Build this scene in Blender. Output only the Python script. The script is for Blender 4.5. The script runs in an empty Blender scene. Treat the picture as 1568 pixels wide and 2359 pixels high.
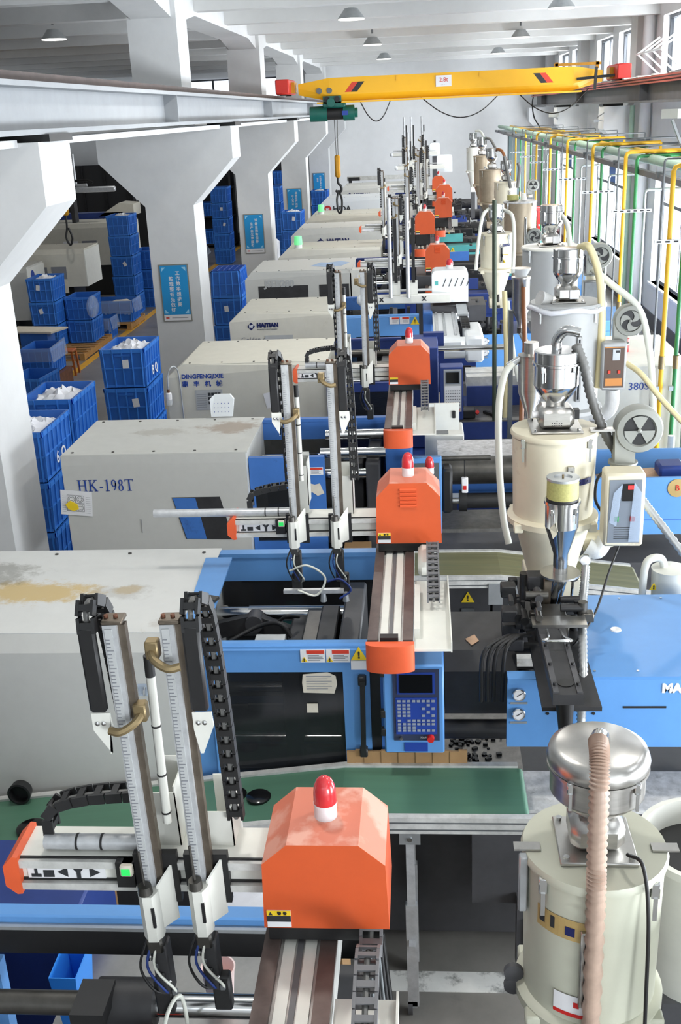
import bpy, bmesh, math, random
from math import pi, sin, cos, radians
from mathutils import Vector, Matrix
random.seed(11)
SC = bpy.context.scene
COL = SC.collection

# ---------------------------------------------------------------- camera
H = 4.3                                   # eye height above the shop floor (m)
PITCH, YAW, ROLL = 0.3551, 0.08455, -0.04503
fw = Vector((-sin(YAW)*cos(PITCH), cos(YAW)*cos(PITCH), -sin(PITCH)))
rt0 = Vector((cos(YAW), sin(YAW), 0)); up0 = rt0.cross(fw)
rt = cos(ROLL)*rt0 + sin(ROLL)*up0; up = -sin(ROLL)*rt0 + cos(ROLL)*up0
cd = bpy.data.cameras.new('camera'); cam = bpy.data.objects.new('camera', cd); COL.objects.link(cam)
cam.matrix_world = Matrix(((rt.x, up.x, -fw.x, 0), (rt.y, up.y, -fw.y, 0), (rt.z, up.z, -fw.z, H), (0, 0, 0, 1)))
cd.sensor_fit = 'VERTICAL'; cd.sensor_height = 36.0; cd.lens = 2475.6/2359*36
cd.clip_start = 0.05; cd.clip_end = 300
SC.camera = cam
# ---------------------------------------------------------------- light: overcast sky through the windows and the open end
W = bpy.data.worlds.new('overcast'); SC.world = W; W.use_nodes = True
wb = W.node_tree.nodes['Background']; wb.inputs[0].default_value = (0.86, 0.93, 1.0, 1); wb.inputs[1].default_value = 2.6
SC.view_settings.view_transform = 'Standard'; SC.view_settings.look = 'None'
SC.view_settings.gamma = 1; SC.view_settings.use_curve_mapping = False
SC.view_settings.exposure = -0.12
SC.cycles.max_bounces = 8; SC.cycles.diffuse_bounces = 5; SC.cycles.glossy_bounces = 3
SC.cycles.transparent_max_bounces = 10; SC.cycles.transmission_bounces = 3
SC.cycles.caustics_reflective = False; SC.cycles.caustics_refractive = False
SC.cycles.sample_clamp_indirect = 6
SC.cycles.use_denoising = True
def daylight(name, loc, rot, sx, sy, power, col=(0.9, 0.95, 1.0)):
    l = bpy.data.lights.new(name, 'AREA'); l.shape = 'RECTANGLE'; l.size = sx; l.size_y = sy; l.energy = power; l.color = col
    o = bpy.data.objects.new(name, l); COL.objects.link(o); o.location = loc; o.rotation_euler = rot
    return o
DAY = 900
for k in range(-1, 5):                     # sky light entering each bay's window openings in the right wall
    daylight('window_daylight', (4.72, 8*k+3.55, 1.9), (0, pi/2, 0), 1.9, 5.2, DAY)
    daylight('window_daylight', (4.72, 8*k+3.55, 5.2), (0, pi/2, 0), 0.9, 5.2, DAY*0.22)

# ---------------------------------------------------------------- materials
def lin(c):
    c = c/255.0
    return c/12.92 if c <= 0.04045 else ((c+0.055)/1.055)**2.4
MATS = {}
def M(name, rgb, rough=0.5, metal=0.0, var=0.0, scale=6.0, dirt=None, dscale=1.6, dthr=0.62, bump=0.0, coat=0.0, spec=None, stretch=None):
    m = bpy.data.materials.new(name); m.use_nodes = True; MATS[name] = m
    nt = m.node_tree; p = nt.nodes['Principled BSDF']; L = nt.links
    col = tuple(lin(v) for v in rgb) + (1,)
    p.inputs['Base Color'].default_value = col; p.inputs['Roughness'].default_value = rough; p.inputs['Metallic'].default_value = metal
    if coat: p.inputs['Coat Weight'].default_value = coat
    if spec is not None: p.inputs['Specular IOR Level'].default_value = spec
    out = None
    if var or dirt or bump:
        tc = nt.nodes.new('ShaderNodeTexCoord'); vec = tc.outputs['Object']
        if stretch:
            mp = nt.nodes.new('ShaderNodeMapping'); mp.inputs['Scale'].default_value = stretch; L.new(vec, mp.inputs[0]); vec = mp.outputs[0]
        n = nt.nodes.new('ShaderNodeTexNoise'); n.inputs['Scale'].default_value = scale; n.inputs['Detail'].default_value = 6; n.inputs['Roughness'].default_value = 0.65
        L.new(vec, n.inputs['Vector'])
        r = nt.nodes.new('ShaderNodeValToRGB'); r.color_ramp.elements[0].position = 0.3; r.color_ramp.elements[1].position = 0.7
        r.color_ramp.elements[0].color = tuple(v*(1-var) for v in col[:3])+(1,); r.color_ramp.elements[1].color = tuple(min(1, v*(1+var*0.5)) for v in col[:3])+(1,)
        L.new(n.outputs[0], r.inputs[0]); out = r.outputs[0]
        if dirt:
            d = nt.nodes.new('ShaderNodeTexNoise'); d.inputs['Scale'].default_value = dscale; d.inputs['Detail'].default_value = 9; d.inputs['Roughness'].default_value = 0.72
            L.new(vec, d.inputs['Vector'])
            dr = nt.nodes.new('ShaderNodeValToRGB'); dr.color_ramp.elements[0].position = dthr; dr.color_ramp.elements[1].position = min(1, dthr+0.13)
            dr.color_ramp.elements[0].color = (0, 0, 0, 1); dr.color_ramp.elements[1].color = (0.8, 0.8, 0.8, 1)
            L.new(d.outputs[0], dr.inputs[0])
            mx = nt.nodes.new('ShaderNodeMix'); mx.data_type = 'RGBA'; L.new(dr.outputs[0], mx.inputs[0]); L.new(out, mx.inputs[6])
            mx.inputs[7].default_value = tuple(lin(v) for v in dirt)+(1,); out = mx.outputs[2]
        L.new(out, p.inputs['Base Color'])
        if bump:
            b = nt.nodes.new('ShaderNodeBump'); b.inputs['Strength'].default_value = bump; b.inputs['Distance'].default_value = 0.01
            L.new(n.outputs[0], b.inputs['Height']); L.new(b.outputs[0], p.inputs['Normal'])
    return m
def G(name, rgb, opac, rough=0.15):        # clear sheet: window glass, film, plastic bag
    m = bpy.data.materials.new(name); m.use_nodes = True; MATS[name] = m
    nt = m.node_tree; L = nt.links; p = nt.nodes['Principled BSDF']
    p.inputs['Base Color'].default_value = tuple(lin(v) for v in rgb)+(1,); p.inputs['Roughness'].default_value = rough
    t = nt.nodes.new('ShaderNodeBsdfTransparent'); mx = nt.nodes.new('ShaderNodeMixShader'); mx.inputs[0].default_value = opac
    L.new(t.outputs[0], mx.inputs[1]); L.new(p.outputs[0], mx.inputs[2]); L.new(mx.outputs[0], nt.nodes['Material Output'].inputs[0])
    return m
def E(name, rgb, strength):
    m = bpy.data.materials.new(name); m.use_nodes = True; MATS[name] = m
    p = m.node_tree.nodes['Principled BSDF']; c = tuple(lin(v) for v in rgb)+(1,)
    p.inputs['Base Color'].default_value = c; p.inputs['Emission Color'].default_value = c; p.inputs['Emission Strength'].default_value = strength
    return m
M('wall', (226, 227, 227), 0.8, var=0.04, scale=3)
M('plaster', (212, 213, 213), 0.8, var=0.05, scale=4)
M('ceil', (214, 214, 212), 0.9, var=0.04, scale=3)
M('floor', (132, 129, 124), 0.35, var=0.3, scale=1.3, dirt=(70, 70, 68), dscale=0.9, dthr=0.6)
M('line_white', (225, 225, 220), 0.6, var=0.1, dirt=(95, 95, 92), dscale=7, dthr=0.52)
M('line_yellow', (215, 160, 40), 0.6, var=0.15, scale=8)
M('cover', (200, 200, 194), 0.55, var=0.05, scale=9, dirt=(150, 138, 112), dscale=1.1, dthr=0.66)
M('cover_stained', (208, 209, 206), 0.5, var=0.04, scale=9, dirt=(170, 160, 140), dscale=3.0, dthr=0.66)
_ST=1
def stain(base_name, new, spots, rgb):
    m=MATS[base_name].copy(); m.name=new; MATS[new]=m; nt=m.node_tree; L=nt.links; p=nt.nodes['Principled BSDF']; src=p.inputs['Base Color'].links[0].from_socket
    tc=nt.nodes.new('ShaderNodeTexCoord'); n=nt.nodes.new('ShaderNodeTexNoise'); n.inputs['Scale'].default_value=9; n.inputs['Detail'].default_value=8; n.inputs['Roughness'].default_value=.7; L.new(tc.outputs['Object'],n.inputs['Vector'])
    for (x,y,rx,ry,st_,c) in spots:
        mp=nt.nodes.new('ShaderNodeMapping'); mp.vector_type='POINT'; mp.inputs['Location'].default_value=(-x/rx,-y/ry,0); mp.inputs['Scale'].default_value=(1/rx,1/ry,0); L.new(tc.outputs['Object'],mp.inputs[0])
        ln=nt.nodes.new('ShaderNodeVectorMath'); ln.operation='LENGTH'; L.new(mp.outputs[0],ln.inputs[0])
        a=nt.nodes.new('ShaderNodeMath'); a.operation='MULTIPLY_ADD'; L.new(n.outputs[0],a.inputs[0]); a.inputs[1].default_value=2.2; L.new(ln.outputs['Value'],a.inputs[2])
        r=nt.nodes.new('ShaderNodeMapRange'); r.interpolation_type='SMOOTHSTEP'; r.inputs[1].default_value=1.6; r.inputs[2].default_value=2.15; r.inputs[3].default_value=st_; r.inputs[4].default_value=0; L.new(a.outputs[0],r.inputs[0])
        mx=nt.nodes.new('ShaderNodeMix'); mx.data_type='RGBA'; L.new(r.outputs[0],mx.inputs[0]); L.new(src,mx.inputs[6]); mx.inputs[7].default_value=tuple(lin(v) for v in c)+(1,); src=mx.outputs[2]
    L.new(src,p.inputs['Base Color'])
M('cover_front', (192, 192, 187), 0.6, var=0.03, scale=14)
stain('cover_stained','cover_spots',[(-2.12,-.04,.42,.17,.85,(196,168,104)),(-2.5,.2,.35,.2,.6,(120,118,108)),(-1.6,-.02,.1,.06,.7,(190,164,110)),(-1.62,-.05,.22,.1,.35,(150,146,138)),(-1.3,-.42,.12,.06,.4,(160,150,140))],None)
stain('cover','cover_worn',[(-1.55,.2,.3,.2,.6,(140,112,84)),(-2.1,.1,.25,.12,.4,(150,142,126))],None)
M('cover_cream', (206, 203, 190), 0.6, var=0.05, scale=8, dirt=(150, 136, 112), dscale=1.2, dthr=0.64)
M('blue', (94, 148, 208), 0.42, var=0.06, scale=5, dirt=(74, 120, 184), dscale=2.5, dthr=0.66)
M('blue_mid', (62, 112, 184), 0.5, var=0.12, scale=5, dirt=(40, 60, 100), dscale=2.5, dthr=0.62)
M('navy', (32, 56, 122), 0.5, var=0.15, scale=5)
M('teal', (84, 170, 168), 0.5, var=0.1, scale=5)
M('orange', (200, 82, 36), 0.5, var=0.06, scale=9)
def top_tint(name, rgb, amt):  # mixes a second tone into upward faces, patchy by noise
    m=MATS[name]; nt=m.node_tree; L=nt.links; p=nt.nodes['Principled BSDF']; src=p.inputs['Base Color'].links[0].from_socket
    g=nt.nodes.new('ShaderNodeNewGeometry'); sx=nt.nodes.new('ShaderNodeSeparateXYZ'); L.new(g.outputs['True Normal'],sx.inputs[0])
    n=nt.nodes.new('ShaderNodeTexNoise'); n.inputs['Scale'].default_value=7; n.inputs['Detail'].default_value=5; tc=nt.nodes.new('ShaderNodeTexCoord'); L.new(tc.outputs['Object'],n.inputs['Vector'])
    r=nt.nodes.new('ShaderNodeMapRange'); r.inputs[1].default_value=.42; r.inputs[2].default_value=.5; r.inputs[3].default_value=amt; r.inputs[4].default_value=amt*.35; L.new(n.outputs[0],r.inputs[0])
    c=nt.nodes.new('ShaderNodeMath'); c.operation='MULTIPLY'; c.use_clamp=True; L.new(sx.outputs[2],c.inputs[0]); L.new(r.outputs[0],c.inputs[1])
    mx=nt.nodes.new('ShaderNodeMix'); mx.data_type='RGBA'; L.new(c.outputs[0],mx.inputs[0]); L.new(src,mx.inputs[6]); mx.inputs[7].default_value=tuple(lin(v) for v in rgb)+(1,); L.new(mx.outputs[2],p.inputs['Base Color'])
top_tint('orange',(226,176,158),.75)
M('orange_cap', (220, 92, 50), 0.5, var=0.06, scale=12)
M('white_paint', (218, 218, 210), 0.45, var=0.05, scale=10, dirt=(170, 160, 138), dscale=5, dthr=0.68)
M('white_clean', (224, 228, 230), 0.4, var=0.02, scale=10)
M('alu', (190, 192, 194), 0.36, 0.3, var=0.2, scale=20)
M('alu_dirty', (204, 204, 200), 0.42, 0.15, var=0.25, scale=14, dirt=(120, 92, 62), dscale=9, dthr=0.62)
M('steel', (205, 206, 206), 0.16, 1.0, var=0.1, scale=6)
M('steel_brushed', (186, 184, 180), 0.3, 1.0, var=0.15, scale=9, stretch=(1, 1, 6))
M('steel_dark', (92, 90, 86), 0.38, 0.8, var=0.3, scale=9)
M('tarnish', (122, 112, 100), 0.4, 0.8, var=0.35, scale=12)
M('rail_brown', (96, 84, 80), 0.45, 0.3, var=0.3, scale=14)
M('label_ochre', (176, 150, 96), 0.5, var=0.1)
M('rust', (112, 72, 52), 0.6, 0.4, var=0.4, scale=16)
M('black', (26, 26, 27), 0.5, var=0.3, scale=12)
M('black_gloss', (14, 14, 16), 0.18)
M('dark', (48, 48, 50), 0.55, var=0.35, scale=8, dirt=(86, 84, 80), dscale=5, dthr=0.66)
M('bed_dark', (70, 70, 73), 0.5, var=0.2, scale=6)
M('dusty', (196, 196, 196), 0.8, var=0.3, scale=22, dirt=(120, 118, 114), dscale=12, dthr=0.55)
M('checker', (124, 122, 118), 0.4, 0.6, var=0.3, scale=18)
M('belt_green', (80, 120, 98), 0.5, var=0.08, scale=4, stretch=(0.3, 6, 1))
M('belt_worn', (120, 118, 84), 0.55, var=0.25, scale=3, dirt=(66, 100, 80), dscale=2, dthr=0.55, stretch=(0.25, 7, 1))
M('hop_cream', (212, 205, 182), 0.45, var=0.06, scale=6, dirt=(158, 128, 96), dscale=2.4, dthr=0.58)
M('hop_grey', (176, 178, 178), 0.5, var=0.06, scale=6)
M('hop_green', (186, 187, 170), 0.45, var=0.05, scale=6, dirt=(150, 146, 120), dscale=4, dthr=0.7)
M('hop_brown', (164, 150, 128), 0.45, 0.3, var=0.25, scale=4, dirt=(96, 76, 58), dscale=2.2, dthr=0.55)
M('hop_white', (222, 222, 214), 0.5, var=0.04, scale=6)
M('fan_grey', (140, 142, 136), 0.5, var=0.1, scale=8)
M('panel_grey', (112, 120, 130), 0.4, var=0.06, scale=10)
M('panel_navy', (50, 58, 84), 0.4, var=0.06, scale=10)
M('panel_brown', (84, 66, 54), 0.5, var=0.1)
M('label_orange', (196, 130, 66), 0.6)
M('red', (196, 36, 34), 0.4)
M('red_dome', (196, 44, 50), 0.22, coat=0.4)
M('red_truck', (206, 50, 40), 0.45, var=0.06)
M('yellow', (236, 176, 24), 0.42, var=0.04, scale=3)
M('yellow_dark', (196, 140, 20), 0.5, var=0.2)
M('yellow_sign', (238, 204, 40), 0.5)
M('pipe_yellow', (232, 180, 38), 0.42, var=0.06, scale=4)
M('pipe_green', (44, 128, 74), 0.42, var=0.12, scale=4)
M('pipe_pale', (168, 196, 176), 0.5, var=0.12, scale=5)
M('galv', (176, 180, 182), 0.38, 0.6, var=0.15, scale=8)
M('galv_dark', (112, 116, 118), 0.45, 0.5, var=0.2, scale=8)
M('rail_grey', (146, 150, 154), 0.55, var=0.08, scale=4)
M('rail_dark', (104, 104, 106), 0.55, var=0.15, scale=4)
M('rail_top', (78, 66, 64), 0.6, 0.3, var=0.3, scale=6)
M('conductor', (176, 78, 66), 0.5)
M('hoist_green', (20, 96, 84), 0.42, var=0.15, scale=8)
M('crate', (56, 126, 214), 0.42, var=0.06, scale=6)
M('crate_dark', (42, 104, 190), 0.45, var=0.1, scale=6)
M('crate_mesh', (22, 76, 160), 0.5, var=0.15, scale=60)
M('paper', (226, 226, 228), 0.7, var=0.03, scale=10)
M('paper_aged', (214, 206, 190), 0.7, var=0.1, scale=14)
M('ink', (40, 42, 46), 0.6)
M('ink_grey', (128, 130, 136), 0.6)
M('ink_blue', (32, 66, 150), 0.5)
M('ink_navy', (22, 30, 84), 0.5)
M('ink_red', (206, 60, 40), 0.5)
M('poster_blue', (32, 146, 208), 0.45, var=0.03, scale=5)
M('poster_light', (150, 208, 238), 0.5)
M('scuff_blue', (150, 172, 200), 0.6, var=0.2, scale=6)
M('poster_frame', (150, 148, 138), 0.4, 0.4)
M('bag_white', (232, 234, 240), 0.35, var=0.05, scale=9, bump=0.5)
M('wood', (176, 132, 76), 0.6, var=0.3, scale=5, stretch=(6, 1, 6))
M('wood_orange', (182, 98, 40), 0.5, var=0.3, scale=5, stretch=(1, 1, 6))
M('cardboard', (158, 124, 84), 0.75, var=0.15, scale=7)
M('screen', (16, 18, 20), 0.12)
M('key', (140, 148, 160), 0.5)
M('keypad_blue', (30, 62, 148), 0.45)
M('hose_rib', (176, 152, 136), 0.35, var=0.15, scale=20)
M('hose_tip', (190, 178, 164), 0.3)
M('hose_grey', (96, 96, 94), 0.45, var=0.1)
M('hose_silver', (178, 180, 180), 0.3, 0.6, var=0.1)
M('hose_pale', (214, 216, 206), 0.35, var=0.06)
M('hose_brown', (146, 92, 54), 0.3, var=0.15)
M('hose_cream', (226, 212, 164), 0.4)
M('filter_mesh', (172, 168, 104), 0.6, var=0.2, scale=90)
M('insul', (206, 206, 204), 0.5, var=0.1, scale=12, bump=0.6)
M('rag', (206, 170, 140), 0.8, var=0.25, scale=8)
M('winframe', (74, 78, 84), 0.5)
M('reveal', (236, 236, 236), 0.8)
M('awning', (52, 92, 156), 0.6)
M('pink', (238, 214, 210), 0.5, var=0.05)
M('bright_blue', (50, 140, 232), 0.4)
M('brass', (150, 132, 98), 0.4, 0.7, var=0.2, scale=10)
M('shelf_dark', (40, 40, 42), 0.6)
G('glass', (235, 240, 245), 0.07, 0.05)
G('door_glass', (40, 42, 44), 0.72, 0.12)
G('film', (190, 206, 226), 0.34, 0.2)
G('lens_clear', (226, 230, 232), 0.5, 0.1)
E('lamp_on', (255, 253, 246), 2.6)
E('beacon_green', (120, 232, 150), 0.6)
E('led_green', (40, 200, 90), 0.6)
E('led_red', (230, 40, 40), 0.7)

# ---------------------------------------------------------------- mesh helpers
class B:
    def __init__(s): s.v = []; s.f = []
    def add(s, vs, fs):
        o = len(s.v); s.v += [tuple(v) for v in vs]; s.f += [tuple(i+o for i in f) for f in fs]; return s
    def box(s, x0, x1, y0, y1, z0, z1, c=0.0):
        if c <= 0:
            return s.add([(x0,y0,z0),(x1,y0,z0),(x1,y1,z0),(x0,y1,z0),(x0,y0,z1),(x1,y0,z1),(x1,y1,z1),(x0,y1,z1)],
                         [(3,2,1,0),(4,5,6,7),(0,1,5,4),(1,2,6,5),(2,3,7,6),(3,0,4,7)])
        c = min(c, (x1-x0)*.45, (y1-y0)*.45, (z1-z0)*.45)
        def ring(i, z): return [(x0+i,y0+c,z),(x0+c,y0+i,z),(x1-c,y0+i,z),(x1-i,y0+c,z),(x1-i,y1-c,z),(x1-c,y1-i,z),(x0+c,y1-i,z),(x0+i,y1-c,z)]
        def inner(z): return [(x0+c,y0+c,z),(x0+c,y0+c,z),(x1-c,y0+c,z),(x1-c,y0+c,z),(x1-c,y1-c,z),(x1-c,y1-c,z),(x0+c,y1-c,z),(x0+c,y1-c,z)]
        bot = [(x0+c,y0+c,z0),(x1-c,y0+c,z0),(x1-c,y1-c,z0),(x0+c,y1-c,z0)]
        top = [(x0+c,y0+c,z1),(x1-c,y0+c,z1),(x1-c,y1-c,z1),(x0+c,y1-c,z1)]
        r1 = ring(0, z0+c); r2 = ring(0, z1-c)
        vs = bot+r1+r2+top; fs = [(3,2,1,0),(20,21,22,23)]
        for i in range(8): fs.append((4+i,4+(i+1)%8,12+(i+1)%8,12+i))
        for k in range(4):
            a=4+2*k; b=4+2*k+1
            fs.append((k,b,a)); fs.append((k,(k+1)%4,4+(2*k+2)%8,b))
            a2=12+2*k; b2=a2+1
            fs.append((20+k,a2,b2)); fs.append((20+k,b2,12+(2*k+2)%8,20+(k+1)%4))
        return s.add(vs, fs)
    def obox(s, cen, size, mat=None, c=0.0):
        t = B().box(-size[0]/2,size[0]/2,-size[1]/2,size[1]/2,-size[2]/2,size[2]/2,c)
        m = mat or Matrix(); cen = Vector(cen)
        return s.add([m @ Vector(v)+cen for v in t.v], t.f)
    def bar(s, p0, p1, w, h):                 # rectangular bar between two points
        p0=Vector(p0); p1=Vector(p1); d=(p1-p0); L=d.length; d.normalize()
        u=d.cross(Vector((0,0,1)));
        if u.length<1e-4: u=Vector((1,0,0))
        u.normalize(); w2=u.cross(d)
        vs=[]
        for p in (p0,p1):
            for a,b in ((-1,-1),(1,-1),(1,1),(-1,1)): vs.append(p+u*(a*w/2)+w2*(b*h/2))
        return s.add(vs,[(3,2,1,0),(4,5,6,7),(0,1,5,4),(1,2,6,5),(2,3,7,6),(3,0,4,7)])
    def prism(s, pts, vec):
        n=len(pts); vec=Vector(vec); a=[Vector(p) for p in pts]
        return s.add(a+[p+vec for p in a],[tuple(range(n-1,-1,-1)),tuple(range(n,2*n))]+[(i,(i+1)%n,n+(i+1)%n,n+i) for i in range(n)])
    def cyl(s, p0, p1, r0, r1=None, n=16, cap=True):
        if r1 is None: r1=r0
        p0=Vector(p0); p1=Vector(p1); d=(p1-p0).normalized()
        u=d.orthogonal().normalized(); w=d.cross(u); vs=[]
        for p,r in ((p0,r0),(p1,r1)):
            for i in range(n):
                t=2*pi*i/n; vs.append(p+u*(r*cos(t))+w*(r*sin(t)))
        fs=[(i,(i+1)%n,n+(i+1)%n,n+i) for i in range(n)]
        if cap: fs+=[tuple(range(n-1,-1,-1)),tuple(range(n,2*n))]
        return s.add(vs,fs)
    def tube(s, pts, r, n=8):
        pts=[Vector(p) for p in pts]; m=len(pts); rr=r if isinstance(r,(list,tuple)) else [r]*m
        t=(pts[1]-pts[0]).normalized(); u=t.orthogonal().normalized(); vs=[]
        for i,p in enumerate(pts):
            tt=(pts[min(i+1,m-1)]-pts[max(i-1,0)])
            if tt.length<1e-9: tt=t.copy()
            tt.normalize()
            u=(u-tt*u.dot(tt));
            if u.length<1e-6: u=tt.orthogonal()
            u.normalize(); w=tt.cross(u)
            for k in range(n):
                a=2*pi*k/n; vs.append(p+u*(rr[i]*cos(a))+w*(rr[i]*sin(a)))
        fs=[(i*n+k,i*n+(k+1)%n,(i+1)*n+(k+1)%n,(i+1)*n+k) for i in range(m-1) for k in range(n)]
        fs+=[tuple(range(n-1,-1,-1)),tuple(range((m-1)*n,m*n))]
        return s.add(vs,fs)
    def lathe(s, cen, prof, n=24, ax='z'):
        cen=Vector(cen); vs=[]
        for r,z in prof:
            for i in range(n):
                a=2*pi*i/n; p=(r*cos(a),r*sin(a),z)
                if ax=='y': p=(p[0],p[2],p[1])
                if ax=='x': p=(p[2],p[0],p[1])
                vs.append(cen+Vector(p))
        m=len(prof); fs=[]
        for j in range(m-1):
            for i in range(n):
                f=(j*n+i,j*n+(i+1)%n,(j+1)*n+(i+1)%n,(j+1)*n+i)
                fs.append(f if ax!='y' else f[::-1])
        a,b=tuple(range(n-1,-1,-1)),tuple(range((m-1)*n,m*n))
        if ax=='y': a,b=a[::-1],b[::-1]
        if prof[0][0]>1e-6: fs.append(a)
        if prof[-1][0]>1e-6: fs.append(b)
        return s.add(vs,fs)
    def quad(s,*p): return s.add(p,[tuple(range(len(p)))])
    def heap(s, x0,x1,y0,y1,z,h,nx=9,ny=9,seed=1,edge=0.0):   # crumpled bag surface, closed below
        R=random.Random(seed); vs=[]; 
        for j in range(ny):
            for i in range(nx):
                u=i/(nx-1); v=j/(ny-1); e=min(u,1-u,v,1-v)*2.2; e=min(1,e)
                zz=z+h*(e**0.7)*(0.55+0.6*R.random())+edge*(R.random()-.5)*(1-e)
                jx=(R.random()-.5)*(x1-x0)/nx*.6 if 0<i<nx-1 else 0; jy=(R.random()-.5)*(y1-y0)/ny*.6 if 0<j<ny-1 else 0
                vs.append((x0+(x1-x0)*u+jx,y0+(y1-y0)*v+jy,zz))
        fs=[(j*nx+i,j*nx+i+1,(j+1)*nx+i+1,(j+1)*nx+i) for j in range(ny-1) for i in range(nx-1)]
        n0=nx*ny; ring=[i for i in range(nx)]+[j*nx+nx-1 for j in range(1,ny)]+[(ny-1)*nx+i for i in range(nx-2,-1,-1)]+[j*nx for j in range(ny-2,0,-1)]
        m=len(ring)
        for q in ring: vs.append((vs[q][0],vs[q][1],z-.03))
        fs+=[(ring[(i+1)%m],ring[i],n0+i,n0+(i+1)%m) for i in range(m)]
        fs.append(tuple(n0+i for i in range(m-1,-1,-1)))
        return s.add(vs,fs)
    def ellipsoid(s,c,rx,ry,rz,n=14,m=8):
        vs=[(c[0],c[1],c[2]-rz)]
        for j in range(1,m):
            a=-pi/2+pi*j/m
            for i in range(n): vs.append((c[0]+rx*cos(a)*cos(2*pi*i/n),c[1]+ry*cos(a)*sin(2*pi*i/n),c[2]+rz*sin(a)))
        vs.append((c[0],c[1],c[2]+rz)); fs=[]
        for i in range(n): fs.append((0,1+(i+1)%n,1+i))
        for j in range(m-2):
            for i in range(n): fs.append((1+j*n+i,1+j*n+(i+1)%n,1+(j+1)*n+(i+1)%n,1+(j+1)*n+i))
        t=len(vs)-1
        for i in range(n): fs.append((1+(m-2)*n+i,1+(m-2)*n+(i+1)%n,t))
        return s.add(vs,fs)
    def build(s, name, mat, parent=None, smooth=True, ang=38, kind=None, lab=None, mats=None, sel=None):
        me=bpy.data.meshes.new(name); me.from_pydata(s.v,[],s.f); me.materials.append(MATS[mat])
        if mats:
            for q in mats: me.materials.append(MATS[q])
            for i,f in enumerate(me.polygons): f.material_index=sel(f)
        if smooth:
            me.polygons.foreach_set('use_smooth',[True]*len(me.polygons)); me.set_sharp_from_angle(angle=radians(ang))
        o=bpy.data.objects.new(name,me); COL.objects.link(o)
        if parent is not None:
            off=wloc(parent); me.transform(Matrix.Translation(-off)); o.parent=parent
        if kind: o['kind']=kind
        if lab: o['label']=lab
        return o
def wloc(o):
    p=Vector((0,0,0))
    while o is not None: p=p+o.location; o=o.parent
    return p
def thing(name,loc,label,cat,group=None,kind=None):
    o=bpy.data.objects.new(name,None); COL.objects.link(o); o.location=loc; o.empty_display_size=.1
    o['label']=label; o['category']=cat
    if group: o['group']=group
    if kind: o['kind']=kind
    return o
def tag(o,label,cat,group=None,kind=None):
    o['label']=label; o['category']=cat
    if group: o['group']=group
    if kind: o['kind']=kind
    return o
def base(o, x, y, z):                          # give a single-mesh thing its origin at its base
    o.data.transform(Matrix.Translation((-x,-y,-z))); o.location=(x,y,z); return o
def text(s, size, mat, parent, loc, rot=(pi/2,0,0), ex=0.0015, name='lettering', sx=1.0, bold=0.0, align='CENTER', shear=0.0):
    c=bpy.data.curves.new('t','FONT'); c.body=s; c.size=size; c.extrude=ex; c.align_x=align; c.align_y='CENTER'; c.offset=bold; c.resolution_u=3; c.shear=shear
    t=bpy.data.objects.new('t',c); COL.objects.link(t)
    bpy.context.view_layer.update()
    me=bpy.data.meshes.new_from_object(t.evaluated_get(bpy.context.evaluated_depsgraph_get()))
    bpy.data.objects.remove(t); bpy.data.curves.remove(c)
    from mathutils import Euler
    mt=Matrix.Translation(Vector(loc)) @ Euler(rot).to_matrix().to_4x4() @ Matrix.Diagonal((sx,1,1,1))
    me.transform(mt); me.materials.clear(); me.materials.append(MATS[mat])
    o=bpy.data.objects.new(name,me); COL.objects.link(o)
    if parent is not None:
        me.transform(Matrix.Translation(-wloc(parent))); o.parent=parent
    return o
def wrap(objs,cx,cy,R):
    for o in objs:
        off=wloc(o)
        for v in o.data.vertices:
            w=v.co+off; a=(w.x-cx)/R; d=cy-w.y-R
            rr=R+max(d,0)+.0012; v.co=Vector((cx+rr*sin(a),cy-rr*cos(a),w.z))-off
def spline(pts,n=10):
    P=[Vector(p) for p in pts]; P=[P[0]*2-P[1]]+P+[P[-1]*2-P[-2]]; out=[]
    for i in range(1,len(P)-2):
        a,b,c,d=P[i-1],P[i],P[i+1],P[i+2]
        for k in range(n):
            t=k/n; out.append(0.5*((2*b)+(c-a)*t+(2*a-5*b+4*c-d)*t*t+(3*b-a-3*c+d)*t**3))
    out.append(P[-2]); return out
def hose(name,pts,r,mat,label,cat='hose',rib=0.0,parent=None,n=10,seg=10,group=None):
    if rib:
        sp=spline(pts,seg); L=sum((sp[i+1]-sp[i]).length for i in range(len(sp)-1)); k=max(2,int(L/(rib*1.0)/max(1,len(pts)-1)))
        sp=spline(pts,min(k,90)); rr=[r*(1.04 if i%2 else 0.8) for i in range(len(sp))]
    else: sp=spline(pts,seg); rr=r
    o=B().tube(sp,rr,n).build(name,mat,parent,ang=80)
    if parent is None:
        tag(o,label,cat,group); p=sp[0]; base(o,*p)
    return o
def crate_mesh(w,d,h):
    b=B(); tp=.02
    # tapered tub with thick walls
    o0=[(-w/2+tp,0,0),(w/2-tp,0,0),(w/2-tp,d,0),(-w/2+tp,d,0)]; o1=[(-w/2,0,h),(w/2,0,h),(w/2,d,h),(-w/2,d,h)]
    o0=[(x,(y-d/2)*(1-2*tp/d)+d/2,z) for x,y,z in o0]
    i1=[(x*.94,(y-d/2)*.96+d/2,h) for x,y,z in o1]; i0=[(x*.92,(y-d/2)*.95+d/2,.02) for x,y,z in o0]
    b.add(o0+o1+i1+i0,[(3,2,1,0)]+[(i,(i+1)%4,4+(i+1)%4,4+i) for i in range(4)]+[(4+i,4+(i+1)%4,8+(i+1)%4,8+i) for i in range(4)]+[(8+i,8+(i+1)%4,12+(i+1)%4,12+i) for i in range(4)]+[(12,13,14,15)])
    return b
ORD=['nearest','second','third','fourth','fifth','sixth','seventh','eighth','ninth','tenth','eleventh','twelfth']
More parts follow.
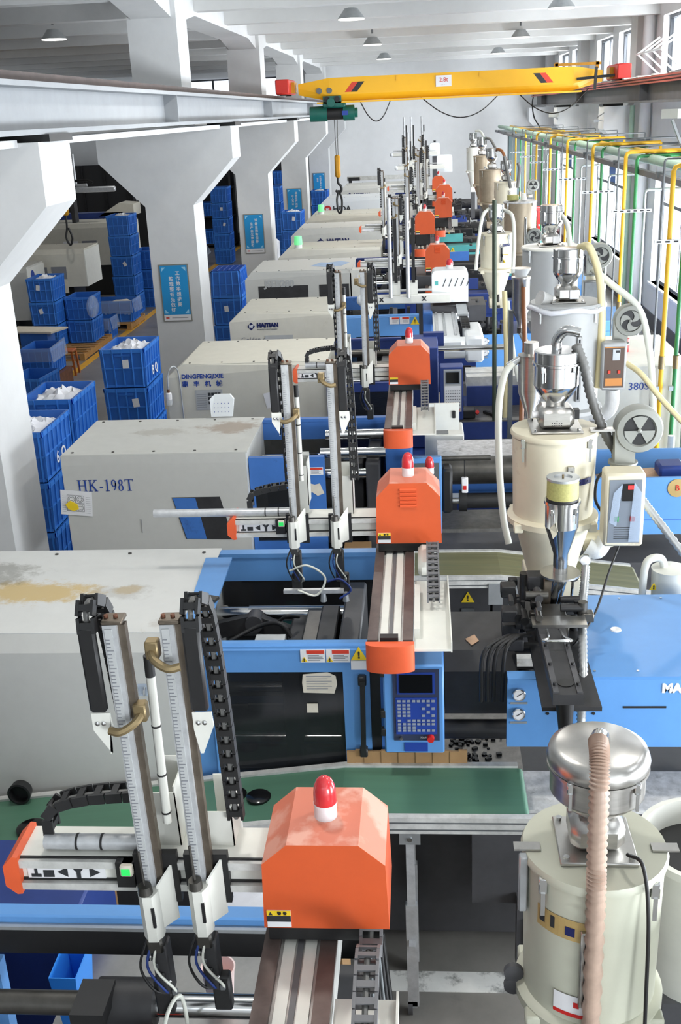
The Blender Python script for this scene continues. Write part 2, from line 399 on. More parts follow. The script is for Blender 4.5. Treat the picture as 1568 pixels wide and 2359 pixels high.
exec_sections=[]

# ================================================================ structure
def st(b,name,mat,parent=None,**k):
    o=b.build(name,mat,parent,**k)
    if parent is None: o['kind']='structure'
    return o
st(B().box(-14,4.85,-5,41.0,-.12,0),'floor','floor',smooth=False)
st(B().box(-14,4.85,-5,41.0,6.35,6.5),'ceiling','ceil',smooth=False)
st(B().box(-14,4.85,40.6,40.85,0,6.35),'wall_back','wall',smooth=False)
st(B().box(-14.2,-14,-5,41,0,6.35),'wall_left','plaster',smooth=False)
st(B().box(-14,-3.3,-5.2,-5,0,6.35),'wall_front_unseen','plaster',smooth=False)
st(B().box(-3.3,4.85,-5.2,-5,0,3.2).box(-3.3,4.85,-5.2,-5,5.0,6.35),'wall_front_unseen','wall',smooth=False)  # unseen wall behind the camera, its open band sized to limit frontal light
st(B().box(-14,4.5,40.54,40.6,0,.3),'baseboard_back','rail_dark',smooth=False)
# right wall: pieces between the window openings
XW=4.55
wl=[]; b=B()
LOW=[(8*k+.9,8*k+6.2) for k in range(-1,5)]
UP=[]
for k in range(-1,5): UP+= [(8*k+.9,8*k+3.1),(8*k+3.9,8*k+6.3)] if k!=2 else [(8*k+.9,8*k+6.3)]
z=[0,.88,2.85,4.72,5.75,6.35]
def strip(b,z0,z1,ops):
    y=-5.0
    for a,c in ops:
        if a>y: b.box(XW,XW+.28,y,a,z0,z1)
        y=max(y,c)
    if y<40.6: b.box(XW,XW+.28,y,40.6,z0,z1)
b.box(XW,XW+.28,-5,40.6,0,.88); strip(b,.88,2.85,[o for o in LOW if o[1]>-5]); b.box(XW,XW+.28,-5,40.6,2.85,4.72)
strip(b,4.72,5.75,[o for o in UP if o[1]>-5]); b.box(XW,XW+.28,-5,40.6,5.75,6.35)
st(b,'wall_right','wall',smooth=False)
st(B().box(XW-.03,XW,-5,40.6,0,.3),'baseboard_right','bed_dark',smooth=False)
wn=0
def window(y0,y1,z0,z1,nm,tr):
    global wn; wn+=1
    w=bpy.data.objects.new('window_%d'%wn,None); COL.objects.link(w); w.location=(XW+.14,(y0+y1)/2,z0); w['kind']='structure'
    x0,x1=XW+.12,XW+.18; f=B()
    f.box(x0,x1,y0,y1,z0,z0+.06).box(x0,x1,y0,y1,z1-.06,z1).box(x0,x1,y0,y0+.06,z0+.06,z1-.06).box(x0,x1,y1-.06,y1,z0+.06,z1-.06)
    st(f,'window_frame','winframe',w,smooth=False)
    zt=z1-tr if tr else z1
    if tr: st(B().box(x0,x1,y0+.06,y1-.06,zt-.06,zt),'transom','winframe',w,smooth=False)
    for i in range(1,nm):
        yy=y0+(y1-y0)*i/nm; st(B().box(x0+.014,x1-.02,yy-.02,yy+.02,z0+.06,z1-.06),'mullion','winframe',w,smooth=False)
    for i in range(nm):
        a=y0+(y1-y0)*i/nm+.03; c=y0+(y1-y0)*(i+1)/nm-.03
        st(B().box(x0+.025,x0+.031,a,c,z0+.06,zt-.06),'pane','glass',w,smooth=False)
        if tr: st(B().box(x0+.025,x0+.031,a,c,zt,z1-.06),'pane','awning' if i==nm//2 else 'glass',w,smooth=False)
    st(B().box(XW-.05,XW+.12,y0-.05,y1+.05,z0-.05,z0,.006),'sill','reveal',w)
    return w
for a,c in LOW:
    if c>2: window(a,c,.88,2.85,6,.42)
for a,c in UP:
    if c>2: window(a,c,4.72,5.75,max(2,round((c-a)/1.1)),0)
# columns: front row between the two halls with a bracket (corbel) on both sides, upper shaft, then the pilasters of the right wall
def column(k):
    y0,y1=8*k-.39,8*k+.31; xl,xr=-3.91,-3.215; ce,cl=-2.605,-4.52
    p=[(xl,y0,0),(xr,y0,0),(xr,y0,3.165),(ce,y0,3.775),(ce,y0,4.2),(cl,y0,4.2),(cl,y0,3.775),(xl,y0,3.165)]
    o=st(B().prism(p,(0,y1-y0,0)),'column','plaster',smooth=False); base(o,-3.56,8*k,0)
    o['label']=('white concrete column with flared brackets, %s from the camera along the aisle'%ORD[k-1])
    o=st(B().box(xl,-3.235,y0,y1,4.2,5.9),'column_shaft','plaster',smooth=False); base(o,-3.56,8*k,4.2)
for k in range(1,6): column(k)
def pilaster(k):
    y0,y1=8*k-.39,8*k+.31; xi=4.3; ce=3.73
    p=[(XW,y0,0),(xi,y0,0),(xi,y0,3.165),(ce,y0,3.77),(ce,y0,4.2),(XW,y0,4.2)]
    o=st(B().prism(p[::-1],(0,y1-y0,0)),'column','wall',smooth=False); base(o,4.4,8*k,0)
    o['label']='white pilaster with crane bracket on the window wall, %s from the camera'%ORD[k-1]
    st(B().box(4.32,XW,y0,y1,4.2,6.35),'column_shaft','wall',smooth=False)
for k in range(1,6): pilaster(k)
# beams
for k in range(0,5):
    y0,y1=8*k+.31,8*k+7.61; b=B()
    xs=(-3.85,-3.3)
    pts=[(xs[0],y0,6.35),(xs[0],y0,5.6),(xs[0],y0+1.0,5.74),(xs[0],y1-1.0,5.74),(xs[0],y1,5.6),(xs[0],y1,6.35)]
    st(b.prism(pts,(xs[1]-xs[0],0,0)),'ceiling_beam','plaster',smooth=False)
    st(B().box(-4.35,-2.75,y0,y1,4.17,4.22),'trim_1','plaster',smooth=False)
yy=1.4; i=0
while yy<40:
    main = i%3==2
    st(B().box(-3.3,XW,yy-.14,yy+.14,5.8,6.35),'ceiling_beam','ceil',smooth=False)
    st(B().box(-14,-3.85,yy-.14,yy+.14,5.75,6.35),'ceiling_beam','plaster',smooth=False)
    yy+=2.667; i+=1
# floor lines
st(B().box(-6.53,-6.38,2,40,0,.004),'trim_2','line_yellow',smooth=False)
st(B().box(-4.25,-4.15,9,40,0,.004),'trim_3','line_yellow',smooth=False)
st(B().box(-.75,3.2,4.38,4.52,0,.004),'trim_4','line_white',smooth=False)
# far windows of the left hall, under its roof beams
def backwin(n,x0,x1,z0,z1):
    w=bpy.data.objects.new('window_%d'%n,None); COL.objects.link(w); w.location=((x0+x1)/2,40.5,z0); w['kind']='structure'
    st(B().box(x0,x1,40.53,40.58,z0,z1),'pane','sky_glow',w,smooth=False)
    f=B().box(x0-.05,x1+.05,40.46,40.53,z0-.05,z0).box(x0-.05,x1+.05,40.46,40.53,z1,z1+.05)
    m=int((x1-x0)/1.1)
    st(f,'window_frame','winframe',w,smooth=False)
    for q in range(m+1):
        xx=x0+(x1-x0)*q/m; st(B().box(xx-.03,xx+.03,40.47,40.54,z0,z1),'mullion','winframe',w,smooth=False)
E('sky_glow',(236,244,255),1.6)
backwin(40,-13.2,-9.2,4.6,5.55); backwin(41,-8.6,-4.6,4.6,5.55)

# ---------------------------------------------------------------- crane rails, crane, hoist
def rail(x,name,mat,label,y0,y1):
    t=thing(name,(x,y0,4.25),label,'crane rail')
    b=B().box(x-.17,x+.17,y0,y1,4.25,4.285).box(x-.012,x+.012,y0,y1,4.285,4.555).box(x-.17,x+.17,y0,y1,4.555,4.59)
    b.build('beam',mat,t,smooth=False)
    B().box(x-.035,x+.035,y0,y1,4.59,4.66).build('track','rail_top',t,smooth=False)
    for k in range(0,6):
        yy=8*k; 
        if y0<yy-.3<y1-.3: B().box(x-.2,x+.2,yy-.3,yy+.22,4.2,4.25).build('bearing_plate','black',t,smooth=False)
    for yy in (12.2,20.1,28,36):
        B().box(x-.16,x+.16,yy-.006,yy+.006,4.285,4.555).build('stiffener',mat,t,smooth=False)
    return t
rail(-2.75,'crane_rail','rail_grey','grey steel crane rail beam carried on the white column brackets',-4,38.8)
rR=rail(3.92,'crane_rail','rail_dark','dark grey crane rail beam along the window wall with red conductor bars',-4,38.8)
for q,(dx,dz) in enumerate(((-.2,.3),(-.2,.345),(-.2,.39))):
    B().box(3.92+dx-.02,3.92+dx+.02,2,38.8,4.25+dz-.012,4.25+dz+.012).build('conductor_bar','conductor',rR,smooth=False)
yy=3
while yy<38:
    B().box(3.68,3.9,yy,yy+.16,4.655,4.68).build('bar_bracket','white_paint',rR,smooth=False); yy+=1.3
yc=22.6
cr=thing('bridge_crane',(.5,yc,4.6),'yellow single girder bridge crane spanning the hall near the ceiling','crane')
def sec(x,zb,zt,hw): return [(x,yc-hw,zb+.12),(x,yc-hw,zt),(x,yc+hw,zt),(x,yc+hw,zb+.12),(x,yc+.09,zb),(x,yc-.09,zb)]
b=B(); S=[sec(-2.36,4.66,4.86,.12),sec(-1.75,4.52,4.95,.15),sec(2.95,4.52,4.95,.15),sec(3.5,4.66,4.86,.12)]
for s_ in S: b.v+=s_
for i in range(3):
    for j in range(6): b.f.append((i*6+j,i*6+(j+1)%6,(i+1)*6+(j+1)%6,(i+1)*6+j))
b.f.append((5,4,3,2,1,0)); b.f.append(tuple(18+j for j in range(6)))
b.build('girder','yellow',cr,smooth=False)
B().box(-2.0,3.1,yc-.2,yc+.2,4.485,4.515).build('lower_flange','yellow',cr,smooth=False)
for x in (-2.62,3.82):
    e=B().box(x-.13,x+.13,yc-.62,yc+.62,4.68,4.95,.02).build('end_truck','red_truck',cr)
    for dy in(-.45,.45): B().cyl((x-.06,yc+dy,4.71),(x+.06,yc+dy,4.71),.05,n=14).build('wheel','black',e)
    B().box(x-.2 if x>0 else x+.13,x-.13 if x>0 else x+.2,yc-.2,yc+.2,4.7,4.9).build('bolt_plate','yellow_dark',cr,smooth=False)
def stripe(x,d,m): B().prism([(x,yc-.152,4.68),(x+.12,yc-.152,4.68),(x+.12+d,yc-.152,4.86),(x+d,yc-.152,4.86)],(0,.004,0)).build('stripe',m,cr,smooth=False)
stripe(-1.45,.15,'ink_red'); stripe(-1.33,.15,'ink'); stripe(2.33,-.15,'ink'); stripe(2.45,-.15,'ink_red')
sg=B().box(.32,.62,yc-.165,yc-.15,4.7,4.9).build('sign','paper',cr,smooth=False)
text('2.8t',.11,'ink_red',sg,(.47,yc-.167,4.82)); text('- - - -',.05,'ink_grey',sg,(.47,yc-.167,4.735))
B().bar((3.0,yc-.2,4.72),(3.75,yc-.35,4.76),.05,.05).build('collector_arm','black',cr); B().bar((3.35,yc-.3,4.92),(3.33,yc-.3,4.52),.05,.05).build('collector_post','black',cr)
for x in (-.45,1.15): B().box(x,x+.05,yc-.16,yc-.14,4.84,4.92).build('lug','yellow',cr,smooth=False)
B().box(2.6,3.5,yc+.1,yc+.16,4.97,5.02).box(2.62,2.68,yc+.1,yc+.16,4.93,5.04).box(3.4,3.46,yc+.1,yc+.16,4.9,5.04).build('top_handle','yellow_dark',cr,smooth=False)
for p in ((-1.95,4.72),(-1.75,4.72)): B().cyl((p[0],yc-.16,p[1]),(p[0],yc-.14,p[1]),.055,n=16).build('cover_plate','galv_dark',cr)
ho=thing('hoist',(-1.72,yc,4.16),'green electric hoist hanging under the left end of the yellow girder','hoist')
B().cyl((-2.16,yc,4.3),(-1.82,yc,4.3),.145,n=20).build('motor','hoist_green',ho)
B().cyl((-1.82,yc,4.3),(-1.5,yc,4.3),.12,n=20).build('drum','black',ho)
B().cyl((-1.5,yc,4.3),(-1.28,yc,4.3),.145,n=20).build('gearbox','hoist_green',ho)
B().cyl((-1.28,yc,4.3),(-1.22,yc,4.3),.09,n=16).build('end_cap','hoist_green',ho)
B().box(-1.9,-1.45,yc-.1,yc+.1,4.4,4.5,.02).build('carriage','hoist_green',ho)
B().box(-1.88,-1.52,yc-.2,yc-.16,4.44,4.62).box(-1.88,-1.52,yc+.16,yc+.2,4.44,4.62).build('trolley_plate','hoist_green',ho,smooth=False)
for x in(-1.8,-1.6): B().cyl((x,yc-.23,4.56),(x,yc-.2,4.56),.055,n=16).build('wheel','black',ho)
B().cyl((-1.72,yc-.28,4.5),(-1.72,yc-.2,4.5),.08,n=16).build('trolley_motor','hoist_green',ho)
B().box(-1.52,-1.4,yc-.16,yc-.14,4.26,4.34).build('name_plate','keypad_blue',ho,smooth=False)
for dx in(-.03,.03): B().cyl((-1.66+dx,yc,4.2),(-1.66+dx*.6,yc,3.5),.007,n=6).build('rope','steel_dark',ho)
B().box(-1.715,-1.605,yc-.05,yc+.05,3.08,3.52,.03).build('hook_block','yellow_dark',ho)
B().tube(spline([(-1.66,yc,3.1),(-1.66,yc,2.98),(-1.61,yc,2.92),(-1.6,yc,2.84),(-1.66,yc,2.79),(-1.72,yc,2.84)],6),.025,8).build('hook','black',ho)
B().tube(spline([(-1.66,yc,2.84),(-1.70,yc,2.65),(-1.68,yc,2.42),(-1.62,yc,2.42),(-1.6,yc,2.65),(-1.66,yc,2.84)],6),.022,6).build('sling','black',ho)
fc=B()
for a,c in ((-1.2,-.55),(.0,1.6),(1.9,3.3)): fc.tube(spline([(a,yc+.25,4.55),((a*3+c)/4,yc+.25,4.25),((a+c)/2,yc+.25,4.12),((a+c*3)/4,yc+.25,4.22),(c,yc+.25,4.55)],6),.011,6)
B_f=fc.build('festoon_cable','black',cr)

# ceiling lamps
def lamp(x,y,n):
    t=thing('ceiling_lamp',(x,y,5.62),'round high bay lamp under the ceiling, '+n,'lamp','high bay ceiling lamps')
    B().lathe((x,y,0),[(.05,5.80),(.1,5.79),(.2,5.66),(.21,5.645),(.19,5.645)],24).build('shade','galv',t)
    B().cyl((x,y,5.86),(x,y,6.36),.02,n=8).build('stem','galv_dark',t)
    B().lathe((x,y,0),[(.0,5.625),(.2,5.63),(.2,5.642),(0,5.642)],24).build('diffuser','lamp_on',t)
    l=bpy.data.lights.new('lamp_light','AREA'); l.shape='DISK'; l.size=.4; l.energy=60; l.color=(1,.97,.92)
    lo=bpy.data.objects.new('lamp_light',l); COL.objects.link(lo); lo.location=(x,y,5.615)
for x,y,n in ((-1.02,11.0,'left row, unseen, above the middle machines'),(2.15,11.0,'right row, unseen, above the middle machines'),(-1.02,4.0,'left row, unseen, above the nearest machines'),(2.15,4.0,'right row, unseen, above the nearest machines'),(2.15,18.0,'right row, level with the nearest one seen'),(-1.02,18.0,'nearest one left of the yellow girder'),(-.98,25.0,'second in the left row over the girder'),(-.95,32.0,'farthest in the left row over the girder'),(2.15,25.0,'nearer of the two in the right row'),(2.15,32.0,'farther of the two in the right row'),(-6.0,19.0,'in the darker hall left of the columns'),(-6.0,29,'small distant one in the darker left hall')):  # the unseen ones continue the visible rows, added for more top light
    lamp(x,y,n)

# ================================================================ injection moulding machines
def cover(t,xl,xr,y0,y1,z0,zt,mat,ch=.09,chy=.03,left_cut=0.0,side=None):
    p=[(xl,y0,z0),(xl,y0,zt-ch),(xl,y0+chy,zt),(xl,y1,zt),(xl,y1,z0)]
    b=B(); n=len(p)
    q=[(xr,)+v[1:] for v in p]
    if left_cut:
        p=[(xl,y0,z0),(xl,y0,zt-ch-left_cut*.6),(xl+left_cut,y0+chy,zt),(xl+left_cut,y1,zt),(xl,y1,z0)]
    b.v=p+q; b.f=[tuple(range(n)),tuple(range(2*n-1,n-1,-1))]+[(i,n+i,n+(i+1)%n,(i+1)%n)[::-1] for i in range(n)]
    c=b.build('clamp_cover',side or mat,t,smooth=False)
    B().box(xl+.01+left_cut,xr+.012,y0+chy,y1+.004,zt,zt+.006).build('top_panel',mat,c,smooth=False)
    s=B(); m=5
    for k in range(m):
        xx=xl+left_cut+.08+(xr-xl-left_cut-.16)*k/(m-1)
        s.cyl((xx,y0+.055+chy,zt+.004),(xx,y0+.055+chy,zt+.011),.011,n=8); s.cyl((xx,y1-.06,zt+.004),(xx,y1-.06,zt+.011),.011,n=8)
    o=s.build('screws','steel_dark',c); o['kind']='stuff'
    return c
def framed(parent,name,x0,x1,y,z0,z1,wx0,wx1,wz0,wz1,mat,glass='door_glass',th=.05,top=.0):
    f=B().box(x0,wx0,y,y+th,z0,z1).box(wx1,x1,y,y+th,z0,z1).box(wx0,wx1,y,y+th,wz1,z1).box(wx0,wx1,y,y+th,z0,wz0)
    if top: f.prism([(x0,y-.004,z1-.02),(x0,y+.012,z1+.012),(x0,y+top,z1+.012),(x0,y+top,z1-.02)][::-1],(x1-x0,0,0))
    d=f.build(name,mat,parent,smooth=False)
    B().box(wx0,wx1,y+.015,y+.025,wz0,wz1).build('window_pane',glass,d,smooth=False)
    return d
def warn(parent,x,y,z,s=.07,mat='yellow_sign'):     # triangular warning sticker facing the camera
    o=B().prism([(x-s/2,y,z),(x+s/2,y,z),(x,y,z+s*.9)],(0,-.002,0)).build('warning_sticker',mat,parent,smooth=False)
    text('!',s*.62,'ink',o,(x,y-.003,z+s*.34),bold=.002); return o
def sticker(parent,x0,x1,y,z0,z1,head='ink_red',lines=4,mat='paper',name='sticker'):
    o=B().box(x0,x1,y-.003,y,z0,z1).build(name,mat,parent,smooth=False)
    if head: B().box(x0+(x1-x0)*.25,x1-.004,y-.0042,y-.003,z1-(z1-z0)*.32,z1-.004).build('heading',head,o,smooth=False)
    g=B(); R=random.Random(int((x0+z0+y)*1000))
    for k in range(lines):
        zz=z1-(z1-z0)*(.44+.5*k/max(1,lines)); g.box(x0+(x1-x0)*.3,x0+(x1-x0)*(.75+.2*R.random()),y-.0042,y-.003,zz-.0022,zz+.0012)
    if lines: g.build('print_lines','ink_grey',o,smooth=False)['kind']='stuff'
    return o
def drawing(parent,x0,x1,y,z0,z1,tilt=0.0,name='paper_sheet'):
    o=B().box(x0,x1,y-.004,y,z0,z1).build(name,'paper',parent,smooth=False)
    w=x1-x0; h=z1-z0
    for i,(u,v) in enumerate(((.34,.66),(.62,.66),(.34,.32),(.62,.32))):
        cx,cz=x0+w*u,z0+h*v; r=min(w,h)*.13
        g=B(); 
        for rr,m in ((1.0,.9),(.6,.5)): 
            pr=[]; n=20
            for k in range(n):
                a0,a1=2*pi*k/n,2*pi*(k+1)/n
                g.quad((cx+r*rr*cos(a0),y-.005,cz+r*rr*sin(a0)),(cx+r*m*cos(a0),y-.005,cz+r*m*sin(a0)),(cx+r*m*cos(a1),y-.005,cz+r*m*sin(a1)),(cx+r*rr*cos(a1),y-.005,cz+r*rr*sin(a1)))
        q=r*1.25
        for a,b_,c,d in((-q,q,-q,-q*.92),(-q,q,q*.92,q),(-q,-q*.92,-q,q),(q*.92,q,-q,q)): g.quad((cx+a,y-.005,cz+c),(cx+b_,y-.005,cz+c),(cx+b_,y-.005,cz+d),(cx+a,y-.005,cz+d))
        g.build('print_lines','ink',o,smooth=False)['kind']='stuff'
    g=B()
    for k in range(9):
        zz=z0+h*(.12+.08*k); g.quad((x0+w*.80,y-.005,zz),(x0+w*.95,y-.005,zz),(x0+w*.95,y-.005,zz+.002),(x0+w*.80,y-.005,zz+.002)); g.quad((x0+w*.05,y-.005,zz),(x0+w*.17,y-.005,zz),(x0+w*.17,y-.005,zz+.002),(x0+w*.05,y-.005,zz+.002))
    g.build('print_text','ink_grey',o,smooth=False)['kind']='stuff'
    if tilt: rotate_about(o,((x0+x1)/2,y,(z0+z1)/2),tilt)
    return o
def rotate_about(o,p,ang):                      # turn a sheet in its own plane (about Y)
    off=wloc(o); m=Matrix.Translation(Vector(p)-off) @ Matrix.Rotation(ang,4,'Y') @ Matrix.Translation(off-Vector(p))
    for q in [o]+list(o.children): q.data.transform(m)
def logo(parent,x,y,z,s,word,mat='ink_navy',sub=None,bs=1.0):
    o=B().prism([(x-s*.5,y,z),(x,y,z-s*.5),(x+s*.5,y,z),(x,y,z+s*.5)],(0,-.002,0)).build('emblem',mat,parent,smooth=False)
    text('HT',s*.36,'paper',o,(x,y-.003,z),bold=.004)
    text(word,s*.7*bs,mat,parent,(x+s*.75,y-.001,z+s*.1),align='LEFT',bold=.006)
    if sub: text(sub,s*.26,'ink_grey',parent,(x+s*.78,y-.001,z-s*.42),align='LEFT')
def hmi(t,x0,x1,y,z0,z1,frame='blue',pad='panel_grey',keys='key',near=True):
    f=B().box(x0,x1,y,y+.2,z0,z1,.008).build('control_panel',frame,t)
    w=x1-x0; h=z1-z0; px0,px1=x0+.16*w,x1-.08*w
    B().box(px0,px1,y-.006,y,z0+.16*h,z1-.04*h).build('panel_face',pad,f,smooth=False)
    B().box(px0+.07*w,px1-.07*w,y-.010,y-.006,z1-.31*h,z1-.07*h).build('screen_bezel','keypad_blue' if near else 'panel_grey',f,smooth=False)
    B().box(px0+.11*w,px1-.11*w,y-.014,y-.010,z1-.29*h,z1-.09*h).build('screen','screen',f,smooth=False)
    B().box(px0+.04*w,px1-.04*w,y-.009,y-.006,z0+.235*h,z1-.35*h).build('keypad','keypad_blue' if near else 'paper',f,smooth=False)
    if near:
        g=B(); kw=(px1-px0-.12*w)/8
        rows=[(z1-.385*h,range(8)),(z1-.43*h,(0,1,2,6)),(z1-.47*h,(0,1,2,5,7)),(z1-.51*h,(0,1,2,6)),(z1-.55*h,(0,1,2,5,7)),(z1-.605*h,(0,2,3,4,5,6,7)),(z1-.645*h,range(8)),(z1-.685*h,(0,1,2,3,)),(z1-.72*h,(0,1,2,3,4,5,6,7))]
        for zz,cs in rows:
            for c in cs:
                kx=px0+.07*w+c*kw; B().box(kx,kx+kw*.68,y-.0125,y-.009,zz-.012*h,zz+.012*h).build('key',keys,f,smooth=False)
    else:
        g=B()
        for r in range(6):
            for c in range(7):
                kx=px0+.08*w+c*.095*w; zz=z0+.28*h+r*.055*h; g.box(kx,kx+.05*w,y-.012,y-.009,zz,zz+.02*h)
        g.build('keys','ink_grey',f,smooth=False)['kind']='stuff'
    ex=px1-.15*w; ez=z0+.195*h
    B().cyl((ex,y-.006,ez),(ex,y-.03,ez),.018,.016,14).build('emergency_stop','red',f)
    B().cyl((px0+.12*w,y-.006,ez),(px0+.12*w,y-.02,ez),.008,n=10).build('key_switch','steel',f)
    text('MA90',.014,'paper',f,(px0+.5*w,y-.0075,ez)) if near else None
    B().box(x0+.33*w,x0+.72*w,y-.004,y,z0+.03*h,z0+.13*h).build('name_plate','keypad_blue',f,smooth=False)
    return f
def gauge(t,x,y,z,r=.032):
    g=B().lathe((x,y,z),[(r,0),(r,-.016),(r*.9,-.02),(r*.86,-.014),(0.0,-.014)],20,'y').build('pressure_gauge','steel',t)
    B().lathe((x,y-.0145,z),[(r*.85,0),(0,-.001)],20,'y').build('dial','paper',g)
    B().bar((x-.01,y-.017,z-.006),(x+.016,y-.017,z+.012),.003,.002).build('needle','ink',g,smooth=False)
    B().box(x-.04,x+.04,y-.004,y,z-r-.022,z-r-.012).build('name_strip','galv',t,smooth=False)
def tiebars(t,xa,xb,y0,y1,zs,mat='steel'):
    for yy in (y0,y1):
        for zz in zs: B().cyl((xa,yy,zz),(xb,yy,zz),.042,n=16).build('tie_bar',mat,t)
def clutter(t,x0,x1,y0,y1,z0,z1,n,seed,mats=('black','dark','steel_dark')):
    R=random.Random(seed)                      # valves, blocks and unions crowded round the nozzle
    for k in range(n):
        x=x0+(x1-x0)*R.random(); y=y0+(y1-y0)*R.random(); zz=z0+(z1-z0)*R.random(); s=.018+.03*R.random()
        m=mats[R.randrange(len(mats))]; b=B()
        if R.random()<.5: b.box(x-s,x+s,y-s,y+s,zz-s*.8,zz+s*.8,.005); 
        else:
            d=[(s*1.6,0,0),(0,s*1.6,0),(0,0,s*1.6)][R.randrange(3)]; b.cyl((x-d[0],y-d[1],zz-d[2]),(x+d[0],y+d[1],zz+d[2]),s*.6,n=12)
        b.build('valve',m,t)
def mould(t,xl,xr,y0,y1,zt,seed=1):
    ym=(y0+y1)/2
    B().box(xl+.45,xl+.54,y0+.2,y1-.25,.95,zt-.27,.012).build('moving_platen','dark',t)
    B().box(xr-.17,xr-.06,y0+.12,y1-.16,.95,zt-.14,.012).build('fixed_platen','bed_dark',t)
    B().box(xl+.54,xl+.66,y0+.3,y1-.34,1.1,zt-.22,.008).build('mould_half','steel_dark',t)
    B().box(xr-.3,xr-.2,y0+.3,y1-.34,1.1,zt-.2,.008).build('mould_half','dark',t)
    tiebars(t,xl+.02,xr-.1,y0+.27,y1-.3,(1.2,zt-.27),'steel')
    # toggle links
    for yy,dz in ((ym-.2,0),(ym+.14,.02)):
        B().bar((xl+.05,yy,zt-.33+dz),(xl+.26,yy,zt-.28+dz),.05,.09).build('toggle_link','dark',t); B().bar((xl+.24,yy,zt-.28+dz),(xl+.43,yy,zt-.36+dz),.05,.09).build('toggle_link','dark',t)
        B().cyl((xl+.25,yy-.05,zt-.28+dz),(xl+.25,yy+.05,zt-.28+dz),.05,n=14).build('pin','bed_dark',t)
    hose('hydraulic_hose',[(xl+.15,ym-.1,zt-.26),(xl+.3,ym-.05,zt-.2),(xl+.42,ym-.08,zt-.17),(xl+.48,ym-.1,zt-.24)],.012,'black','',parent=t)
    hose('hydraulic_hose',[(xl+.38,ym+.12,zt-.26),(xl+.44,ym+.05,zt-.19),(xl+.5,ym+.1,zt-.22)],.009,'black','',parent=t)
    B().box(xl+.3,xl+.46,ym-.22,ym-.14,zt-.24,zt-.2,.004).build('limit_switch','galv',t)
BASE=.95
def machine(y0,y1,xl,xr,zt,label,ccol,bcol,low=.98,lift=0,front='frame',xe=-.28,**k):
    t=thing('moulding_machine',(0,(y0+y1)/2,0),label,'machine','injection moulding machines')
    B().box(xl+.15,3.25,y0+.06,y1-.06,.12,BASE,.01).build('bed','bed_dark' if bcol!='navy' else 'navy',t)
    for xx in (xl+.4,-.6,.8,2.6):
        for yy in (y0+.2,y1-.2): B().cyl((xx,yy,0),(xx,yy,.12),.07,.05,12).build('foot','black',t)
    c=cover(t,xl,xr,y0,y1,low,zt,ccol,**k)
    # rear guard rail over the mould space
    B().box(xr,xe+.04,y1-.05,y1,zt-.18,zt-.02).build('rear_guard',bcol,t,smooth=False)
    B().box(xr,xe+.04,y1-.06,y1+.005,zt-.03,zt-.005).build('rear_rail',bcol,t,smooth=False)
    B().box(xr,xe+.04,y1-.04,y1-.03,1.2,zt-.18).build('rear_window','door_glass',t,smooth=False)
    B().box(xr,xe+.04,y1-.05,y1,.95,1.2).build('rear_skirt',bcol,t,smooth=False)
    mould(t,xr,xe,y0,y1,zt)
    return t,c
# ---- machine 1: pale blue, stained white cover, whole operator side in view
m1,c1=machine(4.62,5.72,-3.1,-1.2,1.95,'moulding machine with pale blue front, grease-stained white cover and dark safety window','cover_spots','blue',side='cover_front')
p=[(-1.2,4.62,1.955),(-1.07,4.62,1.955),(-1.10,5.56,1.955),(-1.25,5.56,1.955)]
B().prism(p,(0,0,.012)).build('cover_edge','blue',m1,smooth=False)
B().box(-1.2,-1.07,4.62,4.65,1.0,1.955).build('cover_corner','blue',m1,smooth=False)
B().bar((-1.16,5.0,1.98),(-1.08,4.97,1.98),.05,.015).build('latch_plate','steel_dark',m1); B().bar((-1.12,4.72,1.985),(-1.09,4.64,1.985),.035,.01).build('latch_plate','steel_dark',m1)
B().prism([(-1.44,4.617,1.62),(-1.37,4.617,1.62),(-1.37,4.617,1.69),(-1.44,4.617,1.69)],(0,-.003,0)).build('hook_pad','film',m1,smooth=False)
B().tube([(-1.405,4.612,1.67),(-1.405,4.6,1.66),(-1.405,4.59,1.645),(-1.405,4.6,1.632)],.005,6).build('hook','steel',m1)
d1=framed(m1,'safety_door',-1.07,-.285,4.60,1.02,1.90,-1.05,-.415,1.17,1.76,'blue',top=.045)
sticker(d1,-.615,-.495,4.598,1.815,1.885); warn(d1,-.597,4.594,1.82,.03); sticker(d1,-.49,-.375,4.598,1.815,1.885); warn(d1,-.473,4.594,1.82,.03)
w=warn(d1,-.332,4.598,1.825,.08); 
B().box(-.372,-.292,4.594,4.598,1.775,1.822).build('sticker','paper',d1,smooth=False)
pp=B().prism([(-.612,4.606,1.645),(-.46,4.606,1.64),(-.445,4.606,1.69),(-.45,4.606,1.735),(-.49,4.606,1.757),(-.61,4.606,1.745),(-.616,4.606,1.7)],(0,-.004,0)).build('notice_sheet','paper_aged',d1,smooth=False,lab='torn white notice stuck on the dark door window')
g=B()
for k in range(6): g.box(-.595,-.47-.02*(k%2),4.6,4.602,1.735-.014*k,1.738-.014*k)
g.build('print_lines','ink_grey',pp,smooth=False)['kind']='stuff'
B().box(-.6,-.545,4.605,4.609,1.53,1.58).build('sticker','paper_aged',d1,smooth=False)
b=B().bar((-.318,4.565,1.73),(-.325,4.565,1.32),.026,.024); b.build('door_handle','black',d1)
B().box(-.34,-.3,4.56,4.6,1.70,1.75,.006).build('handle_mount','black',d1); B().box(-.345,-.305,4.56,4.6,1.30,1.35,.006).build('handle_mount','black',d1)
B().box(-1.0,-.43,4.618,4.622,1.19,1.2).build('inner_rail','steel',m1,smooth=False)
B().box(-.95,-.72,4.9,4.92,1.37,1.4).build('inner_rail','galv',m1,smooth=False)
B().box(-.285,-.235,4.62,4.7,1.0,1.83).build('door_gap','black',m1,smooth=False)
